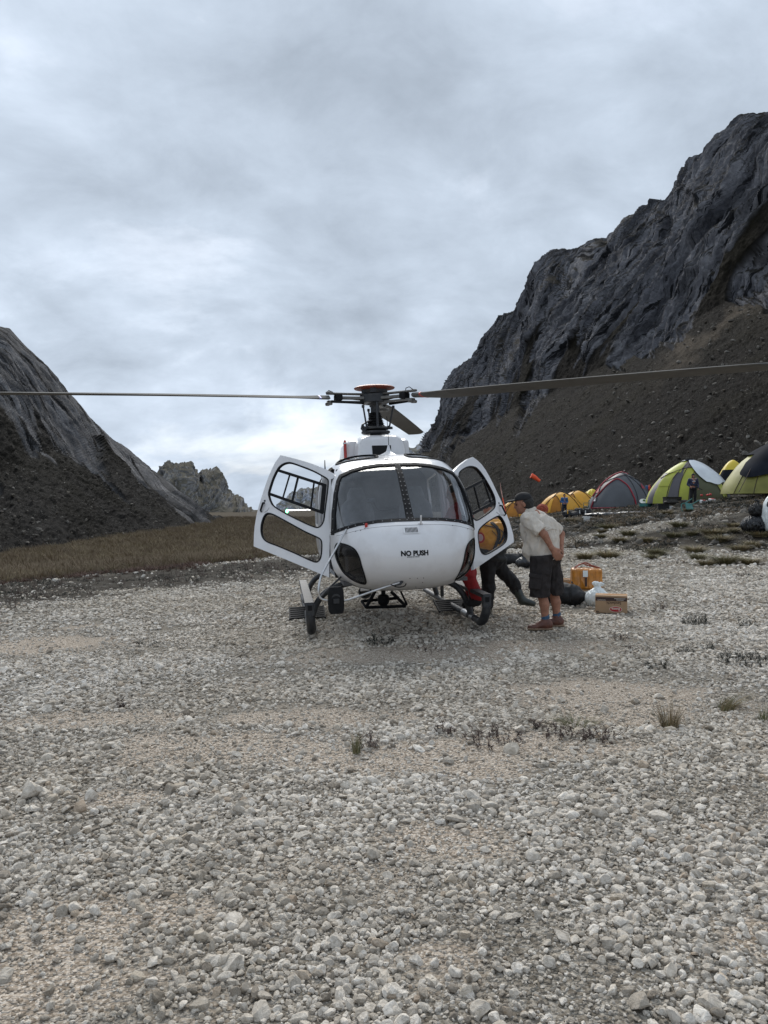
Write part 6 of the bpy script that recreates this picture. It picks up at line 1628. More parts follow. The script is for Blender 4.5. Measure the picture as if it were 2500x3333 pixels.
# the printed carton in front
T, p = carton('printed brown carton with upside-down red oval logo, nearest of the cargo', 1990, 1992, None, R(-17))
w, d, h = 0.43, 0.30, 0.245
box_shell(T, w, d, h, M_CARD)
F = Matrix.Rotation(R(90), 3, 'X')                      # text plane facing the camera (-y)
FU = F @ Matrix.Rotation(R(180), 3, 'Z')                # printed upside down
yf = -d / 2 - 0.0015
MB().box((0.0, yf + 0.001, h - 0.046), (w - 0.012, 0.002, 0.052)).build('brown_band', M_PRINT, T)
flat_text('CHOCOLATE', 0.018, 0.0002, (-0.13, yf - 0.001, h - 0.06), FU, M_PALE, T, 'band_lettering'); [MB().box((0.115, yf - 0.0005, h - 0.036 - 0.018 * k), (0.15 - 0.05 * k, 0.001, 0.005)).build('fine_print_line', M_PALE, T) for k in (0, 1)]
flat_text('Sandwichi.', 0.058, 0.0008, (0.03, yf, h - 0.098), FU, M_PRINT, T, 'carton_lettering', 0.85)
ov = MB().add([(0.085 * math.cos(a) + 0.06, yf, 0.040 * math.sin(a) + 0.06) for a in np.linspace(0, 2 * math.pi, 32, endpoint=False)], [tuple(range(32))]); ov.build('oval_border', M_PALE, T)
ov = MB().add([(0.079 * math.cos(a) + 0.06, yf - 0.0015, 0.035 * math.sin(a) + 0.06) for a in np.linspace(0, 2 * math.pi, 32, endpoint=False)], [tuple(range(32))]); ov.build('oval_logo', M_OVAL, T)
flat_text('Roma', 0.048, 0.001, (0.06, yf - 0.003, 0.065), FU, M_PALE, T, 'logo_lettering')
MB().box((-w / 2 - 0.0015, 0.0, h / 2), (0.003, 0.06, h - 0.01)).build('tape', M_TAPE, T); MB().box((0, 0.0, h + 0.0045), (w + 0.004, 0.055, 0.002)).build('tape', M_TAPE, T)
for k, zz in ((-0.09, h - 0.05), (0.09, h - 0.05), (0.09, h - 0.13)): MB().box((-w / 2 - 0.0012, k, zz), (0.0024, 0.06, 0.05)).build('side_print', M_PRINT, T)
MB().box((-0.185, yf + 0.0005, 0.022), (0.04, 0.001, 0.014)).build('small_print', M_PRINT, T)
# orange taped parcel on a lower carton
T, p = carton('small carton with magenta print under the taped orange parcel', 1905, 1960, None, R(-14), Y=12.2)
box_shell(T, 0.40, 0.32, 0.19, M_CARD)
MB().box((0.05, -0.1625, 0.09), (0.16, 0.004, 0.15)).build('print_panel', M_PLASTIC, T); MB().box((0.06, -0.166, 0.075), (0.10, 0.003, 0.06)).build('print_block', M_MAG, T); MB().box((-0.12, -0.1625, 0.09), (0.10, 0.004, 0.18)).build('tape', M_TAPE, T)
zt = p.z + 0.195
T2 = thing('taped_parcel', 'orange tape-wrapped parcel with rope handle stacked on a carton', 'box', (p.x + 0.02, p.y, zt), R(-10), 'cartons beside the helicopter')
f = blend([s_box((0, 0, 0.16), (0.235, 0.17, 0.16), 0.03)], 0.02, 0.012, 9, (1.6, 1.6, 0.4)); soft('parcel_body', f, 0.010, M_TAPE, T2)
for k in (-0.10, 0.02, 0.13): MB().tube([(k, -0.178, 0.01), (k + 0.005, -0.186, 0.16), (k, -0.17, 0.315), (k, 0.0, 0.328)], 0.006, 6, flat=0.5).build('tape_edge', M_TAPE, T2)
MB().box((-0.03, -0.184, 0.25), (0.075, 0.006, 0.10), Matrix.Rotation(R(-5), 3, 'X')).build('paper_label', M_PLASTIC, T2); MB().box((-0.02, -0.185, 0.12), (0.03, 0.004, 0.14)).build('barcode_strip', M_PRINT, T2)
MB().tube(bez([(-0.2, -0.1, 0.31), (-0.13, -0.06, 0.37), (-0.02, 0.0, 0.41), (0.08, 0.0, 0.37), (0.2, -0.05, 0.335)], 24), 0.011, 8).build('rope_handle', M_ORANGE, T2, True)
MB().tube(bez([(-0.2, 0.08, 0.31), (-0.08, 0.05, 0.39), (0.05, 0.03, 0.36), (0.2, 0.08, 0.32)], 24), 0.009, 8).build('rope_handle', M_ORANGE, T2, True)
T, p = carton('plain taped carton behind the black duffel', 1835, 1930, None, R(-20), Y=12.9)
box_shell(T, 0.44, 0.34, 0.27, M_CARD); MB().box((0, 0, 0.2765), (0.445, 0.08, 0.003)).build('tape', M_TAPE, T); MB().box((0.15, -0.1715, 0.13), (0.12, 0.003, 0.2)).build('tape', M_TAPE, T)
p = on_ground(1945, 1968); p = Vector(((1945 - 1250) / 2500 * 11.5, 11.5, 0)); p.z = g1(p.x, p.y)
T = thing('plastic_bag', 'tied white plastic bag behind the printed carton', 'bag', p)
def knot_bag(T, sx, sy, h, m_, wr=0.02, seed=0.0, cell=0.012):
    f = blend([s_ell((0, 0, h * 0.36), (sx, sy, h * 0.40)), s_cone((0, 0, h * 0.5), (0.01, 0, h * 0.86), sx * 0.62, 0.035), s_ell((-0.03, 0, h * 0.95), (0.05, 0.025, 0.035)), s_ell((0.05, 0, h * 0.93), (0.055, 0.025, 0.03))], 0.03, wr, 11, (1.6, 1.6, 0.5), lambda x, y, z: 0.005 - z, 0.0, seed)
    return soft('bag_body', f, cell, m_, T)
knot_bag(T, 0.18, 0.15, 0.37, M_PLASTIC, 0.022, 1.0, 0.010)
def duffel_bag(label, px, py, L, r_, rz, m_, Y=None, group=None, seed=0.0, extra=True):
    p = on_ground(px, py) if Y is None else Vector(((px - 1250) / 2500 * Y, Y, g1((px - 1250) / 2500 * Y, Y)))
    T = thing('duffel_bag', label, 'bag', p, rz, group)
    f = blend([s_cone((-L / 2, 0, r_ * 0.95), (L / 2 - r_, 0, r_ * 0.9), r_, r_ * 0.95), s_ell((L * 0.1, 0, r_ * 0.8), (L * 0.55, r_ * 1.15, r_ * 0.8))], 0.05, r_ * 0.12, 7, (1, 1, 1), lambda x, y, z: -z, 0.0, seed)
    soft('bag_body', f, 0.014 if r_ > 0.12 else 0.012, m_, T)
    if extra:
        for k in (-0.2, 0.2): MB().tube(bez([(k * L, -r_ * 1.15, r_ * 0.4), (k * L, -r_ * 1.05, r_ * 1.3), (k * L * 0.8, 0, r_ * 2.0), (k * L, r_ * 1.05, r_ * 1.2)], 16), 0.014, 6, flat=0.4).build('strap', M_STRAP, T, True)
    return T
duffel_bag('black duffel bag lying beside the cartons behind the man in shorts', 1846, 1968, 0.46, 0.18, R(-25), M_BAGBLACK, Y=11.8, seed=2)
duffel_bag('black holdall on the gravel between the open door and the cream shirt man', 1672, 1822, 0.75, 0.16, R(8), M_BAGBLACK, Y=19.5, seed=4)
p = Vector(((1705 - 1250) / 2500 * 18.8, 18.8, 0)); p.z = g1(p.x, p.y)
knot_bag(thing('plastic_bag', 'grey-black plastic bag beside the holdall on the gravel', 'bag', p), 0.2, 0.18, 0.34, M_BINBAG, 0.03, 6.0, 0.016)

# ================================================================ camp on the rise
M_YTENT = mat('amber_tent_nylon', (0.62, 0.30, 0.012), 0.5, 0, 0.12, 1.5, bump=0.6, bscale=2.5)
M_YTENT2 = mat('lemon_tent_nylon', (0.62, 0.46, 0.03), 0.5, 0, 0.08, 1.5)
M_YDARK = mat('dark_pole_sleeve', (0.04, 0.022, 0.018), 0.7)
M_YIN = mat('amber_inner_tent', (0.36, 0.14, 0.008), 0.7, 0, 0.15, 2)
M_GTENT = mat('slate_tent_nylon', (0.062, 0.066, 0.074), 0.5, 0, 0.18, 1.2, bump=0.6, bscale=2.5)
M_GTENT2 = mat('charcoal_tent_nylon', (0.030, 0.032, 0.037), 0.55, 0, 0.12, 1.2)
M_REDTRIM = mat('crimson_tent_trim', (0.28, 0.016, 0.03), 0.55)
M_LIME = mat('lime_tent_nylon', (0.32, 0.34, 0.03), 0.5, 0, 0.18, 1.2, bump=0.6, bscale=2.5)
M_MAUVE = mat('mauve_grey_tent_nylon', (0.075, 0.068, 0.075), 0.55, 0, 0.15, 1.2, bump=0.6, bscale=2.5)
M_OLTENT = mat('olive_tent_nylon', (0.20, 0.19, 0.03), 0.55, 0, 0.2, 1.5, bump=0.7, bscale=2.5)
M_MESH = mat('olive_mesh_door', (0.075, 0.08, 0.04), 0.7)
M_SILVER = mat('silver_tarpaulin', (0.60, 0.63, 0.66), 0.35, 0.25, 0.12, 1.5, bump=0.5, bscale=3)
M_DTARP = mat('blue_black_tarpaulin', (0.013, 0.015, 0.021), 0.85, 0, 0.3, 1.5, bump=0.6, bscale=3, spec=0.08)
M_TEAL = mat('teal_plastic', (0.035, 0.17, 0.155), 0.4, 0, 0.08, 6)
M_WHITEP = mat('white_plastic', (0.70, 0.70, 0.68), 0.4, 0, 0.05, 6)
M_SOOT = mat('sooty_metal', (0.02, 0.02, 0.02), 0.6, 0.3, 0.4, 12)
M_CRATE = mat('dark_crate', (0.022, 0.018, 0.014), 0.75, 0, 0.4, 8)
M_REDP = mat('red_plastic', (0.45, 0.03, 0.025), 0.4); M_LEAF = mat('vegetable_green', (0.06, 0.15, 0.035), 0.6, 0, 0.4, 12)

class Dome:
    """tent surface: u across (-1..1), v front to back (-1 towards the camera), height from a pole arch profile"""
    def __init__(s, a, b, h, px=2.2, pz=1.6, skew=0.0, seed=0.0, wr=0.02): s.a, s.b, s.h, s.px, s.pz, s.skew, s.seed, s.wr = a, b, h, px, pz, skew, seed, wr
    def p(s, th, t, off=0.0):
        """th azimuth (0 = right, -90 = towards camera), t 0 ground .. 1 top"""
        e = t * math.pi / 2
        rr = max(math.cos(e), 0) ** (2 / s.px) if t < 1 else 0; z = s.h * math.sin(e) ** (2 / s.pz)
        wob = s.wr * math.sin(9 * th + 5 * t + s.seed) * math.sin(math.pi * t) + s.wr * 0.8 * math.sin(17 * t + 3 * th + s.seed)
        k = 1 - 0.05 * abs(math.sin(th * 3 + s.seed)) * math.sin(math.pi * min(1, t))
        return Vector(((s.a + off + wob) * rr * k * math.cos(th) + s.skew * z, (s.b + off + wob) * rr * k * math.sin(th), z + off * (0.3 + t)))
    def panel(s, name, th0, th1, t0, t1, m_, parent, off=0.0, n=14, k=10, lim=None):
        """quad patch; lim(u) may give (t0,t1) along the azimuth"""
        mb = MB(); vs = []
        for i in range(n + 1):
            th = R(th0 + (th1 - th0) * i / n); a_, b_ = (t0, t1) if lim is None else lim(i / n)
            for j in range(k + 1): vs.append(s.p(th, a_ + (b_ - a_) * j / k, off))
        mb.add(vs, [(i * (k + 1) + j, (i + 1) * (k + 1) + j, (i + 1) * (k + 1) + j + 1, i * (k + 1) + j + 1) for i in range(n) for j in range(k)])
        o = mb.build(name, m_, parent, True, angle=60); return o
    def line(s, name, pts, r_, m_, parent, off=0.02, n=24):
        return MB().tube([s.p(R(v.x), v.y, off) for v in bez([(a, t, 0) for a, t in pts], n)], r_, 6).build(name, m_, parent, True)
def tent_at(label, px, Y, rz, group=None, drop=0.08, py=None):
    x = (px - 1250) / 2500 * Y; z = g1(x, Y) - drop
    T = thing('tent', label, 'tent', (x, Y, z), rz, group); return T
def guy(T, a, b, m_=None): MB().tube([a, b], 0.012, 4).build('guy_line', m_ or M_YDARK, T)

# yellow tunnel tents
def yellow_tent(label, px, Y, w, h, rz, m_=None, open_=True):
    m_ = m_ or M_YTENT
    T = tent_at(label, px, Y, rz, 'yellow tents at the left of the camp')
    d = Dome(w / 2, w * 0.36, h, 1.6, 1.75, seed=px * 0.1, wr=0.015)
    for k in range(6): d.panel('fly_panel', k * 60 - 30, k * 60 + 30, 0, 1, m_, T)
    # pole sleeves
    for th in (-140, -40): d.line('pole_sleeve', [(th, 0.0), (th + (6 if th < -90 else -6), 0.5), (th, 1.0)], 0.026, M_YDARK, T)
    d.line('pole_sleeve', [(180, 0.0), (180, 0.5), (180, 0.98)], 0.026, M_YDARK, T); d.line('pole_sleeve', [(0, 0.0), (0, 0.5), (0, 0.98)], 0.026, M_YDARK, T)
    # arched door at the front left with dark piping, inner tent behind
    d.panel('door_opening', -150, -100, 0.02, 0.55, M_YIN, T, 0.02, 14, 8, lambda u: (0.02, 0.04 + 0.56 * math.sin(math.pi * min(max(u, 0.02), 0.98)) ** 0.5))
    d.line('door_piping', [(-152, 0.0), (-146, 0.38), (-125, 0.62), (-104, 0.40), (-98, 0.0)], 0.03, M_YDARK, T, 0.035)
    if open_: d.panel('door_flap', -138, -126, 0.02, 0.5, m_, T, 0.05, 5, 8)
    guy(T, d.p(R(-40), 0.5), Vector((w * 0.55, -w * 0.45, 0.05)))
    return T
yellow_tent('amber yellow tent at far left of camp, half hidden by the man', 1684, 64, 3.7, 1.65, R(6), open_=False)
yellow_tent('amber yellow tent with open arched door behind the person in blue', 1824, 64, 4.0, 1.75, R(4))
yellow_tent('amber yellow tent pitched higher, just left of the grey dome tent', 1880, 71, 3.9, 1.75, R(-4))
T = tent_at('crumpled lemon yellow printed tent beyond the amber tents', 1922, 79, R(10), 'yellow tents at the left of the camp', -0.25)
d = Dome(1.2, 1.0, 1.35, 1.5, 1.5, 0.15, seed=3, wr=0.09)
for k in range(5): d.panel('fly_panel', k * 72, k * 72 + 72, 0, 1, M_YTENT2, T)
for th, t in ((-60, 0.7), (-80, 0.55), (-100, 0.6), (-55, 0.45)): d.panel('printed_mark', th, th + 6, t, t + 0.08, M_YDARK, T, 0.02, 2, 2)
T = tent_at('lemon yellow tent peeking out between the two large green tents', 2385, 60, 0.0, None, -0.2)
d = Dome(1.3, 1.2, 2.35, 1.6, 1.6, seed=5)
for k in range(5): d.panel('fly_panel', k * 72, k * 72 + 72, 0, 1, M_YTENT2, T)
d.panel('dark_skirt', -180, 0, 0.0, 0.5, M_DTARP, T, 0.03)

# slate grey dome tent with crimson trim
T = tent_at('slate grey dome tent with crimson trim and arched door', 2022, 55, R(2))
d = Dome(2.35, 2.0, 2.6, 1.45, 1.75, 0.02, seed=1.3, wr=0.02)
for th, m_ in ((-180, M_GTENT2), (-150, M_GTENT), (-60, M_GTENT), (-35, M_GTENT2), (0, M_GTENT), (60, M_GTENT), (120, M_GTENT)):
    nx = {-180: -150, -150: -60, -60: -35, -35: 0, 0: 60, 60: 120, 120: 180}[th]; d.panel('fly_panel', th, nx, 0, 1, m_, T)
d.line('crimson_piping', [(-168, 0.02), (-160, 0.30), (-130, 0.62), (-95, 0.50), (-84, 0.25), (-80, 0.0)], 0.05, M_REDTRIM, T, 0.03, 40)
d.line('crimson_piping', [(-168, 0.02), (-120, 0.03), (-80, 0.02)], 0.035, M_REDTRIM, T, 0.03)
d.line('crimson_ridge', [(178, 0.25), (176, 0.6), (150, 0.9), (60, 0.99), (10, 0.8)], 0.06, M_REDTRIM, T, 0.04, 40)
d.panel('door_panel', -160, -84, 0.03, 0.5, M_GTENT, T, 0.012, 16, 8, lambda u: (0.03, 0.06 + 0.50 * math.sin(math.pi * min(max(u, 0.03), 0.97)) ** 0.5))
d.panel('crimson_vent', -177, -163, 0.32, 0.46, M_REDTRIM, T, 0.05, 4, 4, lambda u: (0.32, 0.33 + 0.13 * (1 - u)))
d.panel('crimson_vent', -52, -38, 0.40, 0.52, M_REDTRIM, T, 0.05, 4, 4, lambda u: (0.40, 0.41 + 0.12 * u))
for th in (-78, -55): d.line('pole_sleeve', [(th, 0.0), (th + 3, 0.5), (-90, 0.98)], 0.022, M_GTENT2, T)
d.line('pole_sleeve', [(-178, 0.55), (-120, 0.72), (-80, 0.74), (-40, 0.66), (-10, 0.5)], 0.022, M_GTENT2, T)
for th, t in ((-167, 0.14), (-42, 0.16), (-66, 0.78)):
    d.panel('logo_patch', th, th + 11, t, t + 0.10, M_GTENT2, T, 0.03, 3, 3); o_ = MB().add([d.p(R(th + 2), t + 0.02, 0.06), d.p(R(th + 9.5), t + 0.02, 0.06), d.p(R(th + 5), t + 0.09, 0.06)], [(0, 1, 2)]); o_.build('logo_peak', M_WHITEP, T)
MB().tube([d.p(R(-36), 0.05, 0.03), d.p(R(-30), 0.05, 0.03)], 0.03, 4).build('brand_strip', M_WHITEP, T)

# lime and mauve dome tent with silver tarpaulin over the top
T = tent_at('lime green and mauve dome tent under a silver tarpaulin', 2240, 48, R(3))
d = Dome(2.65, 2.0, 2.68, 1.5, 1.8, 0.03, seed=2.1, wr=0.02)
for a0, a1, m_ in ((-180, -162, M_MAUVE), (-162, -138, M_LIME), (-138, -122, M_MAUVE), (-122, -100, M_LIME), (-100, -62, M_LIME), (-62, -46, M_LIME), (-46, 0, M_MAUVE), (0, 60, M_LIME), (60, 120, M_MAUVE), (120, 180, M_LIME)): d.panel('fly_panel', a0, a1, 0, 1, m_, T)
d.panel('lime_band', -162, -138, 0.28, 0.42, M_LIME, T, 0.03); d.panel('upper_lime_panel', -178, -128, 0.52, 0.86, M_LIME, T, 0.02); d.panel('upper_mauve_panel', -128, -100, 0.62, 0.9, M_MAUVE, T, 0.025)
d.panel('mesh_door', -108, -58, 0.04, 0.62, M_MESH, T, 0.015, 16, 8, lambda u: (0.04, 0.06 + 0.56 * math.sin(math.pi * min(max(u, 0.03), 0.97)) ** 0.5))
d.panel('lime_skirt', -112, -50, 0.0, 0.06, M_LIME, T, 0.03)
d.line('door_zip', [(-109, 0.02), (-104, 0.42), (-84, 0.63), (-64, 0.42), (-57, 0.02)], 0.022, M_YDARK, T, 0.03, 36)
for th in (-138, -122, -50): d.line('pole_sleeve', [(th, 0.0), (th + 2, 0.5), (-95, 0.97)], 0.024, M_YDARK, T)
d.line('pole_sleeve', [(-172, 0.42), (-140, 0.56), (-110, 0.63), (-70, 0.64), (-30, 0.5)], 0.022, M_YDARK, T)
tp = thing('tarpaulin', 'crinkled silver tarpaulin draped over the lime green tent', 'tarpaulin', T.location, R(3))
d2 = Dome(2.72, 2.10, 2.73, 1.5, 1.8, 0.03, seed=2.1, wr=0.05)
d2.panel('sheet', -118, -2, 0.55, 1.0, M_SILVER, tp, 0.03, 40, 14, lambda u: (0.90 - 0.58 * min(1, u * 3.0) ** 0.8 + 0.02 * math.sin(u * 22), 1.0)); d2.panel('sheet', -2, 242, 0.6, 1.0, M_SILVER, tp, 0.03, 40, 10, lambda u: (0.62 + 0.26 * u, 1.0))
d2.line('dark_hem', [(-118, 0.86), (-150, 0.9), (160, 0.92)], 0.06, M_DTARP, tp, 0.03)

# olive tent with dark tarpaulin at the right edge
T = tent_at('large olive tent at the right edge half covered by dark sheet', 2592, 42, R(-2))
d = Dome(3.95, 2.6, 3.1, 1.55, 1.75, 0.02, seed=4.2, wr=0.04)
for k in range(12): d.panel('fly_panel', -180 + k * 30, -150 + k * 30, 0, 1, M_OLTENT, T, 0, 10, 14)
for th in (-160, -140, -115, -95, -70): d.line('seam', [(th, 0.0), (th + 2, 0.4), (th + 6, 0.8)], 0.018, M_YDARK, T, 0.01)
tp = thing('tarpaulin', 'blue-black tarpaulin sheet hanging over the olive tent', 'tarpaulin', T.location, R(-2))
d2 = Dome(4.02, 2.68, 3.16, 1.55, 1.75, 0.02, seed=4.2, wr=0.07)
d2.panel('sheet', -177, 20, 0.40, 1.0, M_DTARP, tp, 0.07, 60, 16, lambda u: (0.22 + 0.02 * math.sin(u * 30) + (0.5 * (0.07 - u) / 0.07 if u < 0.07 else 0), 1.0)); d2.panel('sheet', 20, 202, 0.5, 1.0, M_DTARP, tp, 0.05, 30, 10)
for a_, b_ in (((-150, 0.36), Vector((-3.9, -1.9, 0.06))), ((-125, 0.38), Vector((-2.7, -2.9, 0.06))), ((-100, 0.38), Vector((-1.1, -3.2, 0.06)))): MB().tube([d2.p(R(a_[0]), a_[1], 0.05), b_], 0.018, 5).build('guy_line', M_YDARK, tp)

# ---------------------------------------------------------------- small camp things
def place(px, py): return on_ground(px, py)
def plastic_chair(label, px, py, rot, group='teal plastic chairs', lift=0.0, Y=None):
    p = place(px, py) if Y is None else Vector(((px - 1250) / 2500 * Y, Y, g1((px - 1250) / 2500 * Y, Y)))
    T = thing('plastic_chair', label, 'chair', p + Vector((0, 0, lift)), 0, group); T.rotation_euler = Euler(rot, 'XYZ')
    MB().box((0, 0, 0.43), (0.44, 0.42, 0.03)).build('seat', M_TEAL, T, bevel=0.012)
    for x in (-0.2, 0.2):
        MB().tube([(x, -0.19, 0.43), (x * 1.15, -0.23, 0.0)], [0.028, 0.022], 6, flat=0.6).build('leg', M_TEAL, T); MB().tube([(x, 0.19, 0.43), (x * 1.15, 0.25, 0.0)], [0.028, 0.022], 6, flat=0.6).build('leg', M_TEAL, T)
        MB().tube(bez([(x * 1.05, -0.19, 0.43), (x * 1.2, -0.2, 0.64), (x * 1.2, 0.1, 0.66), (x, 0.22, 0.66)], 14), 0.022, 6, flat=0.6).build('armrest', M_TEAL, T)
        MB().tube([(x, 0.19, 0.43), (x * 0.95, 0.27, 0.84)], 0.024, 6, flat=0.6).build('back_post', M_TEAL, T)
    MB().tube(bez([(-0.19, 0.27, 0.82), (-0.1, 0.29, 0.88), (0.1, 0.29, 0.88), (0.19, 0.27, 0.82)], 12), 0.026, 6).build('top_rail', M_TEAL, T)
    for x in (-0.09, 0.0, 0.09): MB().box((x, 0.245, 0.64), (0.05, 0.015, 0.42), Matrix.Rotation(R(-11), 3, 'X')).build('back_slat', M_TEAL, T)
    return T
plastic_chair('teal plastic chair tipped on its back below the green tent', 2268, 1662, (R(-112), R(8), R(25)), lift=0.30)
plastic_chair('teal plastic chair standing left of the grey dome tent', 1914, 1668, (0, 0, R(-60)), Y=55.5)
p = place(2188, 1644)
T = thing('storage_crate', 'dark wooden crate in front of the lime green tent', 'crate', p, R(5), None)
for sx in (-1, 1): MB().box((sx * 0.44, 0, 0.24), (0.03, 0.5, 0.46)).build('side_board', M_CRATE, T, bevel=0.006)
for k in range(3): MB().box((0, -0.25, 0.09 + k * 0.155), (0.92, 0.025, 0.13)).build('slat', M_CRATE, T, bevel=0.005); MB().box((0, 0.25, 0.09 + k * 0.155), (0.92, 0.025, 0.13)).build('slat', M_CRATE, T, bevel=0.005)
MB().box((0, 0, 0.475), (0.96, 0.56, 0.03)).build('lid', M_CRATE, T, bevel=0.006); MB().box((0, 0, 0.03), (0.9, 0.48, 0.03)).build('base', M_CRATE, T)
T = thing('pot_lid', 'round white pot lid leaning left of the dark crate', 'lid', place(2153, 1647) + Vector((0, 0, 0.16))); T.rotation_euler = (R(65), 0, R(8))
MB().lathe([(0.29, -0.01), (0.30, 0.0), (0.22, 0.03), (0.08, 0.05)], (0, 0, 0), 28).build('disc', M_WHITEP, T, True); MB().lathe([(0.03, 0.045), (0.05, 0.07), (0.04, 0.10)], (0, 0, 0), 14).build('knob', M_SOOT, T, True)
def pot(label, px, py, r_, h, m_, rim=None, name='cooking_pot', cat='pot'):
    T = thing(name, label, cat, place(px, py)); MB().lathe([(r_ * 0.85, 0), (r_ * 0.97, 0.03), (r_, h * 0.9), (r_ * 1.06, h), (r_ * 0.98, h), (r_ * 0.93, h * 0.3)], (0, 0, 0), 26).build('pot_body', m_, T, True)
    for sx in (-1, 1): MB().tube(bez([(sx * r_, -0.05, h * 0.8), (sx * (r_ + 0.06), -0.04, h * 0.82), (sx * (r_ + 0.06), 0.04, h * 0.82), (sx * r_, 0.05, h * 0.8)], 12), 0.012, 6).build('handle', rim or m_, T)
    return T
pot('large sooty cooking pot on the stones below the white lid', 2160, 1662, 0.28, 0.33, M_SOOT)
pot('small white enamel pot beside the sooty pot', 2178, 1657, 0.12, 0.16, M_WHITEP)
pot('small white bucket on the gravel below the grey tent', 1910, 1698, 0.15, 0.26, M_WHITEP, name='bucket', cat='bucket')
T = pot('teal washing basin at the right foot of the grey tent', 2102, 1650, 0.40, 0.24, M_TEAL, name='basin', cat='basin')
T = thing('dish', 'white dish in the teal basin', 'dish', place(2098, 1650) + Vector((-0.05, 0, 0.3))); T.rotation_euler = (R(40), 0, 0); MB().lathe([(0.08, 0), (0.25, 0.05), (0.27, 0.06), (0.24, 0.05)], (0, 0, 0), 24).build('plate', M_WHITEP, T, True)
def leafy(label, px, py, n, r_, m_, name='vegetables', cat='vegetables', dz=0.0):
    T = thing(name, label, cat, place(px, py) + Vector((0, 0, dz))); rr = random.Random(px)
    mb = [s_ell((rr.gauss(0, r_), rr.gauss(0, r_ * 0.5), r_ * 0.5 + rr.random() * r_ * 0.6), (r_ * 0.6, r_ * 0.5, r_ * 0.42)) for _ in range(n)]
    soft('heap', blend(mb, 0.04, 0.05, 9, (1, 1, 1), lambda x, y, z: -z), 0.028, m_, T); return T
leafy('green leaves heaped above the teal basin', 2108, 1648, 4, 0.14, M_LEAF, dz=0.24)
T = thing('thermos', 'dark thermos flask with white band at the door of the lime tent', 'flask', place(2211, 1636)); MB().lathe([(0.09, 0), (0.095, 0.02), (0.095, 0.42), (0.07, 0.46), (0.07, 0.54), (0.05, 0.56)], (0, 0, 0), 18).build('flask', M_SOOT, T, True); MB().lathe([(0.098, 0.08), (0.098, 0.24)], (0, 0, 0), 18).build('band', M_WHITEP, T, True)
T = pot('grey basket holding a red bundle by the lime tent', 2296, 1630, 0.30, 0.26, M_MAUVE, name='basket', cat='basket')
leafy('red plastic bundle on the grey basket', 2297, 1630, 3, 0.16, M_REDP, 'bundle', 'bag', 0.22)
leafy('green vegetable heap beside the folding table', 2318, 1627, 5, 0.18, M_LEAF)
leafy('pale cabbages heap under the folding table', 2334, 1625, 4, 0.15, mat('pale_cabbage', (0.25, 0.36, 0.24), 0.6, 0, 0.3, 6))
for lab, px, py, c_ in (('red and white food packet on the ground by the basket', 2318, 1633, M_REDP), ('small red packet at the feet of the navy person', 2290, 1638, M_REDP)):
    T = thing('food_packet', lab, 'packet', place(px, py), R(20)); MB().box((0, 0, 0.09), (0.36, 0.24, 0.16), Matrix.Rotation(R(14), 3, 'X')).build('packet_body', M_WHITEP, T, bevel=0.03); MB().box((0, -0.03, 0.165), (0.22, 0.16, 0.03), Matrix.Rotation(R(14), 3, 'X')).build('packet_print', c_, T, bevel=0.008)
T = thing('folding_table', 'low green folding table in front of the mauve tent panel', 'table', place(2346, 1624), R(4))
MB().box((0, 0, 0.46), (1.0, 0.5, 0.03)).build('table_top', mat('green_painted_metal', (0.05, 0.13, 0.09), 0.5), T, bevel=0.006)
for x in (-0.46, 0.46):
    for y in (-0.22, 0.22): MB().tube([(x, y, 0.45), (x * 1.05, y * 1.1, 0.0)], 0.018, 6).build('leg', M_WHITEP if y < 0 else M_SOOT, T)
for z in (0.44, 0.2): MB().tube([(-0.48, -0.24, z), (0.48, -0.24, z)], 0.016, 6).build('rail', M_LEAF if z > 0.3 else M_WHITEP, T)
T2 = thing('grey_box', 'tilted grey box on the folding table', 'box', T.location + Vector((-0.1, 0, 0.48)), R(20)); MB().box((0, 0, 0.13), (0.42, 0.3, 0.2), Matrix.Rotation(R(16), 3, 'Y')).build('box_body', M_MAUVE, T2, bevel=0.012); MB().box((0, -0.155, 0.13), (0.2, 0.01, 0.06), Matrix.Rotation(R(16), 3, 'Y')).build('box_print', M_WHITEP, T2)
# heaps of gear and rubbish
def heap(label, px, py, parts, m_, wr=0.03, name='kit_heap', cat='luggage', cell=0.03, group=None, dz=0.0, Y=None):
    p = place(px, py) if Y is None else Vector(((px - 1250) / 2500 * Y, Y, g1((px - 1250) / 2500 * Y, Y)))
    T = thing(name, label, cat, p + Vector((0, 0, dz)), 0, group); soft('heap_body', blend([s_ell(*q) for q in parts], 0.06, wr, 5, (1, 1, 1), lambda x, y, z: -0.1 - z, 0, px), cell, m_, T); return T
T = heap('black and yellow kit bag beside the person in blue', 1878, 1682, [((-0.6, 0, 0.16), (0.28, 0.25, 0.24)), ((-0.1, -0.1, 0.12), (0.34, 0.28, 0.2)), ((0.15, 0.1, 0.34), (0.3, 0.2, 0.2)), ((0.6, 0.0, 0.2), (0.3, 0.25, 0.34))], M_BAGBLACK, 0.08)
for x in (-0.62, 0.1, 0.45): MB().box((x, -0.26, 0.28), (0.045, 0.05, 0.22)).build('strap', M_DUFFEL if x < 0 else M_WHITEP, T, bevel=0.01)
heap('dark sheet spread flat on the stones before the grey tent', 2030, 1676, [((-1.0, 0, 0.0), (1.1, 0.5, 0.14)), ((0.6, 0.1, 0.02), (1.2, 0.5, 0.18)), ((1.5, 0, 0.02), (0.5, 0.4, 0.2))], M_BINBAG, 0.06, 'ground_sheet', 'sheet', 0.04)
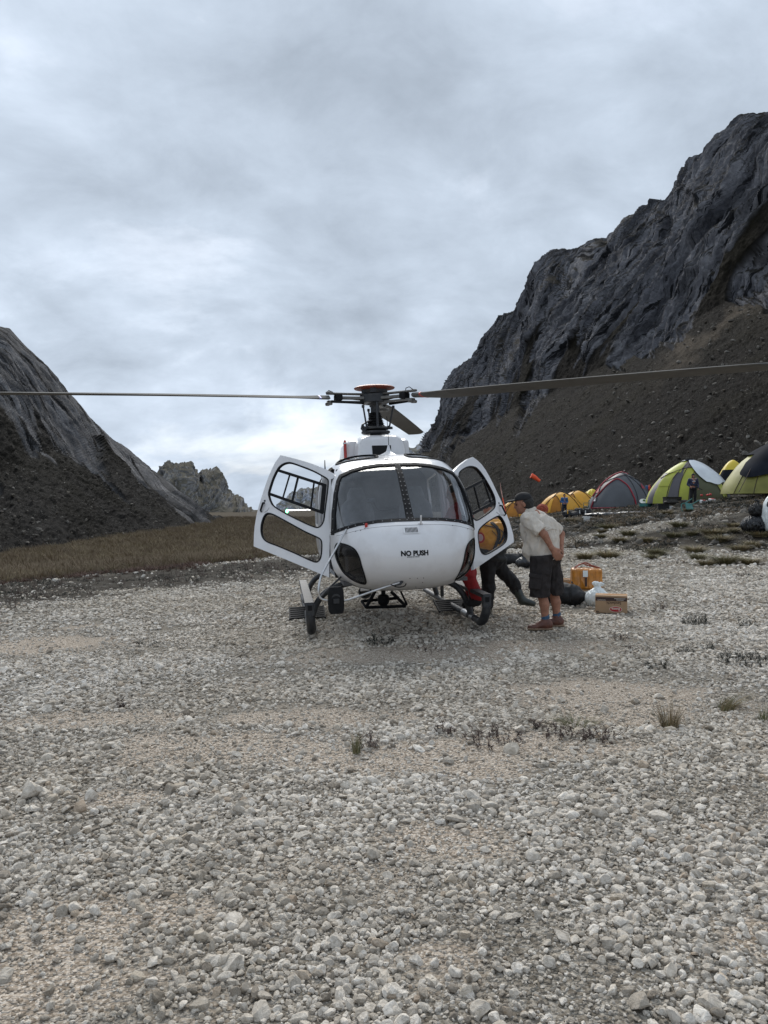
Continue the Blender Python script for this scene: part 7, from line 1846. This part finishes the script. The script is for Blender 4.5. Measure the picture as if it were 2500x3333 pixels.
heap('dark kit scattered at the feet of the navy person', 2215, 1640, [((-0.5, 0, 0.08), (0.5, 0.25, 0.14)), ((0.3, 0.1, 0.08), (0.4, 0.25, 0.16)), ((1.0, 0, 0.1), (0.35, 0.2, 0.14))], M_CRATE, 0.05, 'kit_heap', 'luggage', 0.03)
for lab, px, py, sx, h, m_, sd in (('full black bin bag at the right edge on the bank', 2458, 1738, 0.42, 0.75, M_BINBAG, 3.0), ('grey tied bin bag resting on the black bin bag', 2462, 1712, 0.24, 0.50, M_SOOT, 5.0)):
    p = place(px, 1738); T = thing('bin_bag', lab, 'bag', p + Vector((0.02, 0.02, 0 if h > 0.6 else 0.55)), 0, 'bin bags at the right edge'); knot_bag(T, sx, sx * 0.85, h, m_, 0.09, sd, 0.018)
p = place(2535, 1735); T = thing('sack', 'large white and black sack cut by the right edge', 'sack', p)
soft('sack_body', blend([s_ell((0, 0, 0.55), (0.48, 0.4, 0.75)), s_ell((0.15, 0, 1.1), (0.3, 0.3, 0.4))], 0.1, 0.05, 5, (1.5, 1.5, 0.5), lambda x, y, z: -z), 0.025, M_PLASTIC, T)
soft('black_cover', blend([s_ell((0.05, -0.16, 0.80), (0.47, 0.36, 0.62)), s_ell((0.12, -0.08, 1.15), (0.34, 0.34, 0.40))], 0.1, 0.05, 5), 0.025, M_BINBAG, T)
# windsock and marker flag
p = Vector(((1733 - 1250) / 2500 * 58, 58, 0)); p.z = g1(p.x, p.y)
T = thing('windsock', 'orange windsock on a thin dark pole above the tents', 'windsock', p); top = 1.56 + (1650 - 1548) / 2500 * 58 - p.z
MB().tube([(-0.12, 0, 0), (-0.12, 0, top + 0.08)], 0.012, 6).build('pole', M_SOOT, T)
M_SOCKO = mat('fluorescent_orange_cloth', (0.85, 0.10, 0.03), 0.6, 0, 0.1, 4)
MB().tube(bez([(-0.10, 0, top), (0.15, 0, top - 0.12), (0.36, 0, top - 0.28), (0.56, 0, top - 0.42)], 18), [0.20 - 0.005 * i for i in range(19)], 14).build('sock', M_SOCKO, T, True)
Y = 15.0; p = Vector(((1648 - 1250) / 2500 * Y, Y, 0)); p.z = g1(p.x, p.y)
T = thing('marker_flag', 'narrow orange and white rag flag on a pole behind the port door', 'flag', p)
q = [at_depth(x, y, Y) - p for x, y in ((1646, 1672), (1641, 1645), (1636, 1620), (1631, 1595), (1628, 1571))]
MB().tube([(0, 0, 0), q[0], q[1] + Vector((0.02, 0, 0))], 0.010, 6).build('pole', M_SOOT, T)
MB().tube(q[:3], [0.035, 0.032, 0.026], 8, flat=0.3).build('red_cloth', M_SOCKO, T, True); MB().tube(q[2:], [0.027, 0.022, 0.006], 8, flat=0.3).build('white_cloth', mat('faded_pink_cloth', (0.55, 0.32, 0.27), 0.8, 0, 0.15, 10), T, True)

# ================================================================ plants
M_STRAW = mat('dry_tussock_blade', (0.23, 0.18, 0.10), 0.8, 0, 0.35, 3)
M_GREENB = mat('green_tussock_blade', (0.13, 0.135, 0.055), 0.75, 0, 0.35, 3)
M_BROWNG = mat('brown_meadow_grass', (0.175, 0.128, 0.077), 0.85, 0, 0.45, 0.5)
M_OLIVEG = mat('olive_meadow_grass', (0.15, 0.125, 0.06), 0.85, 0, 0.4, 0.5)
M_RUSTG = mat('rust_meadow_grass', (0.12, 0.068, 0.05), 0.85, 0, 0.4, 0.5)
M_TWIG = mat('dark_red_twig', (0.05, 0.028, 0.021), 0.8, 0, 0.4, 20)
M_SCRUB = mat('blackish_green_scrub', (0.014, 0.017, 0.010), 0.8, 0, 0.4, 20)
def blades(n, h, spread, lean, w, seed, curve=0.5, wind=(0, 0)):
    rr = np.random.default_rng(seed); vs, fs = [], []
    for k in range(n):
        a = rr.uniform(0, 6.283); r0 = spread * 0.35 * math.sqrt(rr.random()); hh = h * rr.uniform(0.55, 1.2); ln = lean * rr.uniform(0.2, 1.0)
        b = np.array([r0 * math.cos(a), r0 * math.sin(a), -0.01]); d = np.array([math.cos(a), math.sin(a), 0]) * ln * spread + np.array([wind[0], wind[1], 0]) * hh
        s_ = np.array([-math.sin(a + rr.normal(0, 0.8)), math.cos(a), 0]) * w * rr.uniform(0.6, 1.2); i0 = len(vs)
        for t in (0, 0.4, 0.75, 1.0):
            p_ = b + d * (t ** (1 + curve)) + np.array([0, 0, hh * (t - 0.18 * curve * t * t)]); q = s_ * (1 - t * 0.95)
            vs += [p_ - q, p_ + q]
        fs += [(i0, i0 + 1, i0 + 3, i0 + 2), (i0 + 2, i0 + 3, i0 + 5, i0 + 4), (i0 + 4, i0 + 5, i0 + 7, i0 + 6)]
    return np_mesh('blades', np.array(vs), np.array(fs))
def twigs(n, h, spread, seed, leaf=0.013):
    """thin branching stems with small leaves"""
    rr = np.random.default_rng(seed); mb = MB()
    def stem(b, e, r0, depth):
        m_ = (b + e) / 2 + Vector((rr.normal(0, 0.16), rr.normal(0, 0.16), 0)) * (e - b).length
        mb.tube([b, m_, e], [r0, r0 * 0.8, r0 * 0.5], 3, cap=False)
        ln = (e - b).length
        for j in range(int(3 + ln * 70)):
            t = rr.uniform(0.2, 1.0); p_ = b.lerp(e, t) + (m_ - (b + e) / 2) * (1 - abs(2 * t - 1)); u_ = rr.uniform(0, 6.283); dr = Vector((math.cos(u_), math.sin(u_), rr.uniform(-0.2, 0.9))) * leaf * rr.uniform(0.5, 1.5); sd = Vector((-math.sin(u_), math.cos(u_), 0)) * leaf * 0.38
            mb.add([p_, p_ + dr * 0.6 + sd, p_ + dr, p_ + dr * 0.6 - sd], [(0, 1, 2, 3)])
        if depth:
            for j in range(rr.integers(1, 4)):
                q = b.lerp(e, rr.uniform(0.3, 0.8)); u_ = rr.uniform(0, 6.283); l2 = ln * rr.uniform(0.3, 0.6); stem(q, q + Vector((math.cos(u_) * 0.7, math.sin(u_) * 0.7, rr.uniform(0.3, 1.0))) * l2, r0 * 0.7, 0)
    for k in range(n):
        a = rr.uniform(0, 6.283); r0 = spread * math.sqrt(rr.random()) * 0.5; hh = h * (0.25 + 0.75 * rr.random() ** 2)
        b = Vector((r0 * math.cos(a), r0 * math.sin(a), -0.01)); stem(b, b + Vector((math.cos(a) * rr.uniform(-0.2, 0.7) * hh, math.sin(a) * rr.uniform(-0.2, 0.7) * hh, hh)), 0.0026, 1)
    return mb.mesh('twigs', False)
def plant(label, px, py, mesh, m_, name='grass_tuft', cat='plant', group=None, part='blades', rz=0.0, sc=1.0, more=()):
    p = on_ground(px, py); T = thing(name, label, cat, p, rz, group); T.scale = (sc, sc, sc)
    tag(obj(part, mesh, T, m_), kind='stuff')
    for nm, me, mm in more: tag(obj(nm, me, T, mm), kind='stuff')
    return T
def mpx(px, py, n): return n / 2500 * on_ground(px, py).y
plant('tall upright olive grass tuft in the centre foreground', 1160, 2452, blades(60, mpx(1160, 2452, 80), 0.06, 0.8, 0.0022, 1), M_GREENB, more=(('dry_blades', blades(40, mpx(1160, 2452, 70), 0.07, 1.0, 0.002, 2), M_STRAW),))
plant('spiky upright dry tuft at the right with reddish stalks', 2180, 2368, blades(120, mpx(2180, 2368, 100), 0.16, 0.75, 0.0022, 3), M_STRAW, more=(('dark_blades', blades(60, mpx(2180, 2368, 95), 0.15, 0.7, 0.002, 4), M_BROWNG), ('green_blades', blades(30, mpx(2180, 2368, 60), 0.14, 0.9, 0.002, 5), M_GREENB)))
plant('windswept tuft leaning right near the right edge', 2362, 2312, blades(130, mpx(2362, 2312, 70), 0.14, 0.8, 0.0024, 6, 0.8, (0.9, 0)), M_STRAW, more=(('green_blades', blades(80, mpx(2362, 2312, 60), 0.14, 0.8, 0.0024, 7, 0.8, (0.8, 0)), M_GREENB),))
plant('low olive grass cushion beside the white stone', 1875, 2366, blades(130, mpx(1875, 2366, 42), 0.20, 1.0, 0.0026, 8), M_GREENB, more=(('dry_blades', blades(60, mpx(1875, 2366, 40), 0.22, 1.0, 0.0024, 9), M_STRAW),))
plant('green grass tuft cut by the right edge', 2490, 2345, blades(60, mpx(2490, 2345, 50), 0.10, 0.9, 0.0026, 12), M_GREENB)
TW = 'dark woody plants on the gravel'
for lab, px, py, n, hp, sp_, m_ in (('dark red upright stems left of the centre foreground hollow', 1450, 2388, 16, 66, 0.13, M_TWIG), ('dark stems beside the tall olive tuft', 1205, 2432, 9, 75, 0.12, M_TWIG), ('dark red stems above the low olive cushion', 1760, 2372, 12, 42, 0.12, M_TWIG), ('brown bushy scrub in the foreground hollow', 1615, 2412, 34, 55, 0.36, M_TWIG), ('dark brown scrub below the low olive cushion', 1840, 2402, 28, 46, 0.34, M_TWIG),
        ('short dark stems right of the foreground hollow', 1955, 2412, 22, 46, 0.20, M_TWIG), ('dark twigs on the ground under the nose', 1235, 2095, 44, 48, 0.34, M_SCRUB), ('faint thin twigs right of the nose shadow', 1400, 2118, 10, 40, 0.35, M_TWIG), ('green-black scrub right of the printed carton', 2265, 2032, 60, 40, 0.34, M_SCRUB), ('wide green-black scrub mat at the right edge', 2425, 2152, 90, 34, 0.52, M_SCRUB),
        ('small scrub left of the wide scrub mat', 2302, 2112, 22, 26, 0.16, M_SCRUB), ('second small scrub below the green-black scrub', 2225, 2122, 22, 24, 0.20, M_SCRUB), ('scrub with curved leaves in the right middle ground', 2140, 2172, 26, 30, 0.24, M_SCRUB), ('thin twigs right of the brown shoes', 2022, 2082, 12, 40, 0.16, M_TWIG), ('sparse twigs right of the carton on open gravel', 2072, 2125, 12, 34, 0.24, M_TWIG),
        ('tiny dark twig clump left of the starboard skid', 486, 2100, 22, 24, 0.30, M_SCRUB), ('small pale twig clump in the left foreground', 408, 2300, 18, 34, 0.14, M_TWIG), ('dark twigs near the upper right gravel edge', 2435, 2040, 26, 30, 0.22, M_SCRUB), ('upright dark twig right of the cartons', 2150, 1985, 8, 44, 0.18, M_TWIG), ('dark sprig at the far right below the bin bags', 2070, 1878, 14, 26, 0.22, M_SCRUB)):
    sz = mpx(px, py, 1)
    plant(lab, px, py, twigs(n, hp * sz, sp_, int(px)), m_, 'woody_plant', 'plant', TW, 'stems')
# tussocks on the bank under the tents
TUS = [(690, 482), (660, 503), (1062, 398), (1200, 520), (1180, 378), (1222, 622), (990, 642), (1440, 472), (1452, 502), (1095, 532), (1570, 592), (1492, 612), (1240, 668), (880, 432), (1560, 335), (1402, 694), (1552, 694), (770, 560), (650, 535), (560, 662), (700, 655), (960, 665), (1330, 520), (1370, 560), (1130, 470), (940, 560), (480, 440), (820, 520), (1290, 700), (1610, 530)]
tm = [blades(420, 0.40, 0.75, 1.0, 0.011, 40 + k, 0.9) for k in range(3)]
tg = [blades(220, 0.34, 0.7, 1.0, 0.011, 50 + k, 0.9) for k in range(3)]
ORD = ['first', 'second', 'third', 'fourth', 'fifth', 'sixth', 'seventh', 'eighth', 'ninth', 'tenth', 'eleventh', 'twelfth']
def tus_col(zx): return 0 if zx < 620 else 1 if zx < 900 else 2 if zx < 1180 else 3 if zx < 1420 else 4
TCOL = ['behind the cream shirt man', 'below the grey dome tent', 'below the left half of the lime tent', 'below the right half of the lime tent', 'below the olive tent']
def tus_label(k):
    c_ = tus_col(TUS[k][0]); same = sorted([j for j in range(len(TUS)) if tus_col(TUS[j][0]) == c_], key=lambda j: -TUS[j][1])
    return 'grass tussock %s, %s from the gravel' % (TCOL[c_], ORD[same.index(k)])
for k, (zx, zy) in enumerate(TUS):
    px, py = 1600 + 0.5425 * zx, 1460 + 0.5425 * zy
    p = on_ground(px, py); T = thing('grass_tussock', tus_label(k), 'plant', p, k * 1.7, 'grass tussocks on the bank')
    s_ = random.Random(k).uniform(0.7, 1.25); T.scale = (s_ * 0.72, s_ * 0.6, s_ * 0.55)
    tag(obj('dry_blades', tm[k % 3], T, M_STRAW if k % 3 else M_OLIVEG), kind='stuff'); tag(obj('green_blades', tg[k % 3], T, M_GREENB), kind='stuff')
# meadow: uncountable grass beyond the gravel at the left, as one object
def build_meadow():
    ms = []
    for k, (m_, h) in enumerate(((M_BROWNG, 0.42), (M_BROWNG, 0.36), (M_OLIVEG, 0.30), (M_RUSTG, 0.26), (M_STRAW, 0.40), (M_GREENB, 0.22))):
        b = blades(46, h, 0.42, 0.7, 0.012, 70 + k, 0.6); b.materials.append(m_); ms.append(b)
    n = 75000
    Y = 13 + 230 * RNG.uniform(0, 1, n) ** 2.1; X = Y * RNG.uniform(-0.64, 0.12, n)
    w = turf_w(X, Y); d = Y - edge_y(X)
    keep = RNG.uniform(0, 1, n) < w * (1 - sstep(-3, 4, X) * sstep(40, 25, Y) * 0.5) * (0.25 + 0.75 * sstep(0.0, 5.0, d + 5 * fbm(X * 0.5, Y * 0.5, X * 0 + 6.1, 3)))
    X, Y, d = X[keep], Y[keep], d[keep]; n = len(X)
    s_ = RNG.uniform(0.6, 1.25, n) * np.clip(0.28 + d * 0.075, 0.25, 1.0) * (1 + Y * 0.006)
    patch = fbm(X * 0.12, Y * 0.12, X * 0 + 2.7, 3)
    pick = np.where(d < 0.7 + 2.5 * patch, 3, np.where(patch > 0.16, RNG.choice([2, 1, 0], n), RNG.choice([0, 1, 0, 4, 2], n)))
    s_ = np.where(pick == 5, s_ * 0.7, s_)
    rot = np.stack([RNG.normal(0, 0.12, n), RNG.normal(0, 0.12, n), RNG.uniform(0, 6.283, n)], 1)
    o = scatter('meadow_grass', np.stack([X, Y, G(X, Y)], 1), np.stack([s_ * 1.3, s_ * 1.3, s_], 1), rot, pick, source_collection('meadow_source', ms))
    print('meadow', n); tag(o, 'dry brown meadow grass beyond the gravel at the left', 'grass')
    # sparse dark twigs over the far gravel
    ms = [twigs(7, 0.16, 0.16, 200 + k, 0.010) for k in range(4)] + [twigs(12, 0.10, 0.26, 210 + k, 0.012) for k in range(3)]
    for k, q in enumerate(ms): q.materials.append(M_TWIG if k < 4 else M_SCRUB)
    n = 5200
    Y = 10.5 + 18 * RNG.uniform(0, 1, n); X = Y * RNG.uniform(-0.62, 0.62, n); d = Y - edge_y(X)
    dens = np.where(X < 1.5, sstep(-8.5, -3.0, d + 2 * fbm(X * 0.3, Y * 0.3, X * 0, 3)), 0.25 * sstep(-10, -2, d)) * (1 - turf_w(X, Y) * 0.6)
    keep = (RNG.uniform(0, 1, n) < dens * 0.9) & (d < 5); X, Y = X[keep], Y[keep]; n = len(X)
    s_ = RNG.uniform(0.5, 1.4, n)
    o = scatter('sparse_twigs', np.stack([X, Y, G(X, Y)], 1), np.repeat(s_[:, None], 3, 1), np.stack([X * 0, X * 0, RNG.uniform(0, 6.283, n)], 1), RNG.integers(0, len(ms), n), source_collection('twig_source', ms))
    tag(o, 'sparse dark twiggy growth over the far edge of the gravel', 'plants')
    # scrubby ground cover and stones on the bank
    ms = [twigs(26, 0.14, 0.5, 230 + k, 0.022) for k in range(3)]
    for k, q in enumerate(ms): q.materials.append(M_SCRUB if k else M_BROWNG)
    n = 11000
    Y = 20 + 55 * RNG.uniform(0, 1, n) ** 1.3; X = Y * RNG.uniform(0.0, 0.64, n)
    keep = RNG.uniform(0, 1, n) < soil_w(X, Y) * sstep(-0.1, 0.2, fbm(X * 0.25, Y * 0.25, X * 0 + 4, 3)); X, Y = X[keep], Y[keep]; n = len(X)
    o = scatter('bank_scrub', np.stack([X, Y, G(X, Y)], 1), np.repeat(RNG.uniform(0.6, 1.5, n)[:, None], 3, 1), np.stack([X * 0, X * 0, RNG.uniform(0, 6.283, n)], 1), RNG.integers(0, len(ms), n), source_collection('scrub_source', ms))
    tag(o, 'low dark scrub covering the stony bank below the camp', 'plants')
    n = 11000
    Y = 21 + 50 * RNG.uniform(0, 1, n) ** 1.4; X = Y * RNG.uniform(0.02, 0.64, n)
    keep = RNG.uniform(0, 1, n) < soil_w(X, Y) * 0.9; X, Y = X[keep], Y[keep]; n = len(X); s_ = 0.04 + 0.30 * RNG.uniform(0, 1, n) ** 6
    shapes = [q.copy() for q in STONES]; md_ = stone_material('bank_stone', 0.30)
    for q in shapes: q.materials.clear(); q.materials.append(md_)
    o = scatter('bank_stones', np.stack([X, Y, G(X, Y) + s_ * 0.1], 1), s_[:, None] * RNG.uniform(0.7, 1.3, (n, 3)), np.stack([RNG.normal(0, .4, n), RNG.normal(0, .4, n), RNG.uniform(0, 6.283, n)], 1), RNG.integers(0, len(shapes), n), source_collection('bank_source', shapes))
    tag(o, 'grey stones strewn over the bank below the camp', 'stones')
build_meadow()
